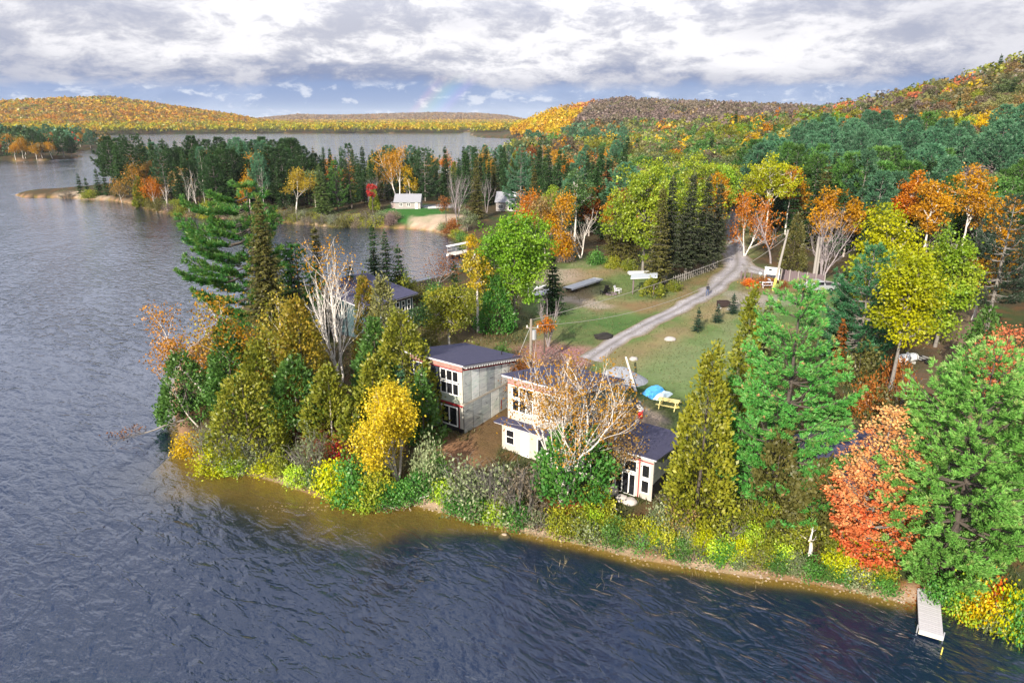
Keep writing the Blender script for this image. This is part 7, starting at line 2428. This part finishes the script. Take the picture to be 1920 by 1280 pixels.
def dock(a, b_, wd, label, zt, floats, boards, name='dock', base=None, mat=None, legs=False):
    p0, rz, L, p1 = span(a, b_)
    if base is not None:
        p0.z = base
        q0, q1 = gp(*a, zt), gp(*b_, zt)      # over water: measured at deck height
        p0, rz, L = Vector((q0[0], q0[1], base)), math.atan2(q1[1] - q0[1], q1[0] - q0[0]), math.hypot(q1[0] - q0[0], q1[1] - q0[1])
    t = thing(name, label, 'dock', p0, rz)
    n = boards
    me = MB().box((0.01, -wd / 2, zt - 0.04), (L / n - 0.012, wd / 2, zt)).mesh('deck_board', mat or M_DECK)
    for i in range(n):
        o_ = link('deck_board', me, t, (i * L / n, 0, gr.uniform(-0.004, 0.004)))
    for sy in (-1, 1):
        MB().box((0, sy * (wd / 2 - 0.08) - 0.06, zt - 0.24), (L, sy * (wd / 2 - 0.08) + 0.06, zt - 0.045)).build('side_beam', M_FASCIA, t)
    MB().box((L + 0.002, -wd / 2, zt - 0.25), (L + 0.05, wd / 2, zt - 0.01)).build('end_board', principled('end_board', (0.62, 0.58, 0.46), 0.7, 0.15), t)
    for fx_ in floats:
        for sy in (-0.3, 0.3):
            MB().box((L * fx_ - 0.45, sy * wd - 0.22, zt - 0.55), (L * fx_ + 0.45, sy * wd + 0.22, zt - 0.245), 0.05).build('float', M_BLACK, t)
    if legs:
        for sy in (-1, 1):
            MB().tube([(L - 0.25, sy * (wd / 2 + 0.05), -1.6), (L - 0.25, sy * (wd / 2 + 0.05), zt + 0.1)], 0.035, 8).build('leg', M_GALV, t)
    return t


dock((1740, 1101), (1746, 1186), 1.15, 'grey plank dock running from the bank into the lake, at the right', 0.42, (), 24, base=0.0, legs=True)
dock((1064, 549), (1122, 531), 1.7, 'white dock section lying on the lawn, right of the dark spruce', 0.75, (0.12, 0.5, 0.88), 16, 'dock_section', mat=M_OLDWHITE)
dock((998, 560), (1042, 549), 1.4, 'white dock section lying on the lawn, under the lime maple', 0.6, (0.15, 0.85), 14, 'dock_section', mat=M_OLDWHITE)
# shelter on the lawn
x, y, z = ground(1206, 548)
t = thing('shelter', 'open lawn shelter with a flat white roof beside the spruce row', 'shelter', (x, y, z), R(-12))
for sx in (-1.5, 1.5):
    for sy in (-1.3, 1.3):
        MB().box((sx - 0.07, sy - 0.07, -0.3), (sx + 0.07, sy + 0.07, 2.45 + sx * 0.1)).build('post', M_BOARD, t)
MB().hexa([(-1.9, -1.7, 2.27), (1.9, -1.7, 2.63), (1.9, 1.7, 2.63), (-1.9, 1.7, 2.27), (-1.9, -1.7, 2.37), (1.9, -1.7, 2.75), (1.9, 1.7, 2.75), (-1.9, 1.7, 2.37)]).build('roof', principled('white_roof', (0.42, 0.46, 0.50), 0.5), t)


def rowboat(px, py, rz, label, flip, mat, L=3.6):
    x, y, z = ground(px, py)
    t = thing('rowboat', label, 'boat', (x, y, z + (0.05 if not flip else 0.55)), rz)
    if flip:
        t.rotation_euler = (math.pi, 0, rz)
    b = MB()
    rows = []
    for i in range(9):
        u_ = i / 8
        wd = 0.62 * (1 - max(0, u_ - 0.35) ** 2 * 2.2) * (0.9 + 0.1 * min(1, u_ * 4))
        sheer = 0.5 + 0.12 * u_ * u_
        rows.append([b.bm.verts.new((u_ * L - L / 2, wd * s, sheer * k_ + 0.06 * u_ ** 3)) for s, k_ in ((-1, 1), (-0.8, 0.3), (-0.35, 0), (0.35, 0), (0.8, 0.3), (1, 1))])
    for r0, r1 in zip(rows, rows[1:]):
        for j in range(5):
            b.bm.faces.new((r0[j], r1[j], r1[j + 1], r0[j + 1]))
    b.bm.faces.new(rows[0])
    b.bm.faces.new(rows[-1][::-1])
    ho = b.build('hull', mat, t)
    sm = ho.modifiers.new('thick', 'SOLIDIFY')
    sm.thickness = 0.04
    for sx in (-0.8, 0.3):
        MB().box((sx - 0.13, -0.52, 0.30), (sx + 0.13, 0.52, 0.34)).build('seat', M_PALEPOLE, t)
    return t


rowboat(1198, 514, R(8), 'overturned white rowboat at the wood edge beyond the shelter', True, M_OLDWHITE)
rowboat(1006, 546, R(35), 'pale rowboat pulled up under the lime maple', False, M_OLDWHITE)
rowboat(816, 392, R(5), 'small white rowboat lying right of the grey cottage', False, M_OLDWHITE, 4.2)
# raft in the bay
q0, q1 = gp(846, 482), gp(888, 473)
p0, rz, L = Vector((q0[0], q0[1], 0)), math.atan2(q1[1] - q0[1], q1[0] - q0[0]), math.hypot(q1[0] - q0[0], q1[1] - q0[1])
t = thing('pontoon_raft', 'pale pontoon raft with a rail and canopy moored at the bay shore', 'raft', p0, rz)
for sy in (-1.1, 1.1):
    MB().tube([(-0.2, sy, 0.12), (0.1, sy, 0.2), (L, sy, 0.2)], [0.12, 0.32, 0.32], 12).build('pontoon', M_BLACK if sy < 0 else M_FASCIA, t)
MB().box((0, -1.3, 0.54), (L, 1.3, 0.64)).build('deck', M_LOG, t)
for sx in (0.2, L / 2, L - 0.2):
    for sy in (-1.25, 1.25):
        MB().tube([(sx, sy, 0.64), (sx, sy, 2.1)], 0.035, 6).build('rail_post', M_GALV, t)
for sy in (-1.25, 1.25):
    MB().box((0.1, sy - 0.03, 1.2), (L - 0.1, sy + 0.03, 1.27)).build('rail', M_FASCIA, t)
MB().box((-0.1, 0.2, 2.1), (L + 0.1, 1.35, 2.2)).build('canopy', M_WHITE, t)
# gas tank and trailer frame
p0, rz, L, _ = span((1679, 684), (1717, 679))
t = thing('gas_tank', 'white horizontal gas tank lying at the wood edge beside the bare leaning trunk', 'tank', p0, rz)
tk_ = MB().tube([(0, 0, 0.62), (0.12, 0, 0.62), (0.3, 0, 0.62), (L - 0.3, 0, 0.62), (L - 0.12, 0, 0.62), (L, 0, 0.62)], [0.12, 0.36, 0.46, 0.46, 0.36, 0.12], 18).build('tank', M_WHITE, t, True)
for sx in (0.4, L / 2, L - 0.4):
    MB().tube([(sx - 0.04, 0, 0.62), (sx + 0.04, 0, 0.62)], 0.47, 18).build('strap', M_BLACK, t)
for sx in (0.5, L - 0.5):
    MB().box((sx - 0.08, -0.36, -0.15), (sx + 0.08, 0.36, 0.24)).build('foot', M_CONC, t)
MB().tube([(L / 2, 0, 1.06), (L / 2, 0, 1.22)], 0.12, 10).build('valve_dome', M_FASCIA, t)
p0, rz, L, _ = span((1719, 680), (1737, 676))
t = thing('trailer_frame', 'dark steel trailer frame right of the white gas tank', 'trailer', p0, rz)
for sy in (-0.5, 0.5):
    MB().box((0, sy - 0.05, 0.38), (L, sy + 0.05, 0.5)).build('beam', M_BLACK, t)
    w_ = MB().tube([(L * 0.4, sy * 1.3, 0.3), (L * 0.4, sy * 1.3 + 0.16 * (1 if sy > 0 else -1), 0.3)], 0.3, 14).build('wheel', M_BLACK, t)
for sx in (0.1, L * 0.5, L - 0.1):
    MB().box((sx - 0.05, -0.44, 0.40), (sx + 0.05, 0.44, 0.48)).build('cross_beam', M_GALV, t)
# posts
x, y = gp(1764, 1226, 0)
st_ = MB().tube([(x, y, -0.8), (x + 0.02, y, 0.45)], 0.03, 6).build('stake', M_YELLOW)
tag(st_, 'thin yellow stake standing in the water past the dock', 'stake')
(x, y, z), hp, _ = site(1261, 915, 962)
t = tag(MB().box((x - 0.07, y - 0.07, z - 0.4), (x + 0.07, y + 0.07, z + hp)).build('wooden_post', M_ORANGEPOST), 'rusty orange post behind the shrubs right of the patio', 'post')


# driftwood and dead trees
def dead(name, loc, d, L, r, lev, seed, label, cat, sc=(1, 1, 1), col='white', ang=0.8, n=(3, 3, 2, 2)):
    g = np.random.default_rng(seed)
    wd_, tips = Wood(), []
    grow(g, wd_, np.zeros(3), unit(np.array(d, float)), L, r, 0, lev, dict(wob=0.10, up=0.0, n=list(n), t0=[0.5, 0.3, 0.3], ang=ang, ratio=0.55), tips)
    o = link(name, wd_.mesh(name), None, loc)
    o.scale = sc
    o.color = (*BARKS[col], 1)
    return tag(o, label, cat)


x, y, z = ground(1517, 1040)
dead('driftwood', (x, y, z - 0.05), (0.25, 0.1, 1), 1.1, 0.15, 2, 2, 'bleached forked snag standing in the yellow shrubs on the bank', 'driftwood', ang=0.9)
x0, y0, z0 = ground(345, 792)
x1, y1 = gp(222, 842, 0)
Lf = math.hypot(x1 - x0, y1 - y0)
dead('fallen_tree', (x0, y0, 0.55), (x1 - x0, y1 - y0, -0.45), Lf * 0.62, 0.09, 4, 4, 'fallen birch trunk reaching from the point into the lake', 'fallen tree', ang=0.35, col='pale')
x0, y0, z0 = ground(372, 800)
dead('dead_tree', (x0, y0, z0), (-0.75, 0.15, 0.75), 4.2, 0.075, 4, 6, 'bleached dead tree leaning out from the tip of the point', 'dead tree', ang=0.6, col='pale')
for i, (a, b_, r_, nm) in enumerate((((768, 938), (826, 932), 0.10, 'white driftwood log across the small beach'), ((774, 938), (768, 957), 0.05, 'thin driftwood branch slanting down the small beach'), ((1118, 948), (1158, 944), 0.09, 'white driftwood log before the patio'),
                                     ((1133, 928), (1146, 958), 0.07, 'crooked pale branch leaning at the patio'), ((1105, 1000), (1092, 1020), 0.05, 'pale stick on the bank below the patio'), ((700, 945), (735, 960), 0.05, 'brown branch at the waterline below the yellow birch'))):
    p0, rz, L, p1 = span(a, b_)
    dead('driftwood', (p0.x, p0.y, p0.z + 0.1), (p1.x - p0.x, p1.y - p0.y, p1.z - p0.z + 0.02), L * 0.85, r_, 2, 30 + i, nm, 'driftwood', ang=0.4, n=(2, 2, 1))
x, y = gp(238, 812, 0)
o = plant('dead_brush', make_shrub(700, 0.5, 3.4, 16, 10, 0.2, 16, True), (x, y, -0.30), 'drowned red-brown brush beside the fallen birch in the lake', 'brush', 'rust', 'lilac', wood='stems')

# ------------------------------------------------------------------ thin air haze over lake and hills
m = bpy.data.materials.new('haze_air')
m.use_nodes = True
k = NT(m.node_tree)
o = k.n('ShaderNodeOutputMaterial')
v = k.n('ShaderNodeVolumePrincipled')
v.inputs['Color'].default_value = (0.80, 0.86, 0.96, 1)
v.inputs['Density'].default_value = 0.000045
v.inputs['Anisotropy'].default_value = 0.0
k.l(v.outputs[0], o.inputs['Volume'])
tag(MB().box((-9600, -200, -8.5), (9600, 9600, 130)).build('haze', m), kind='stuff')
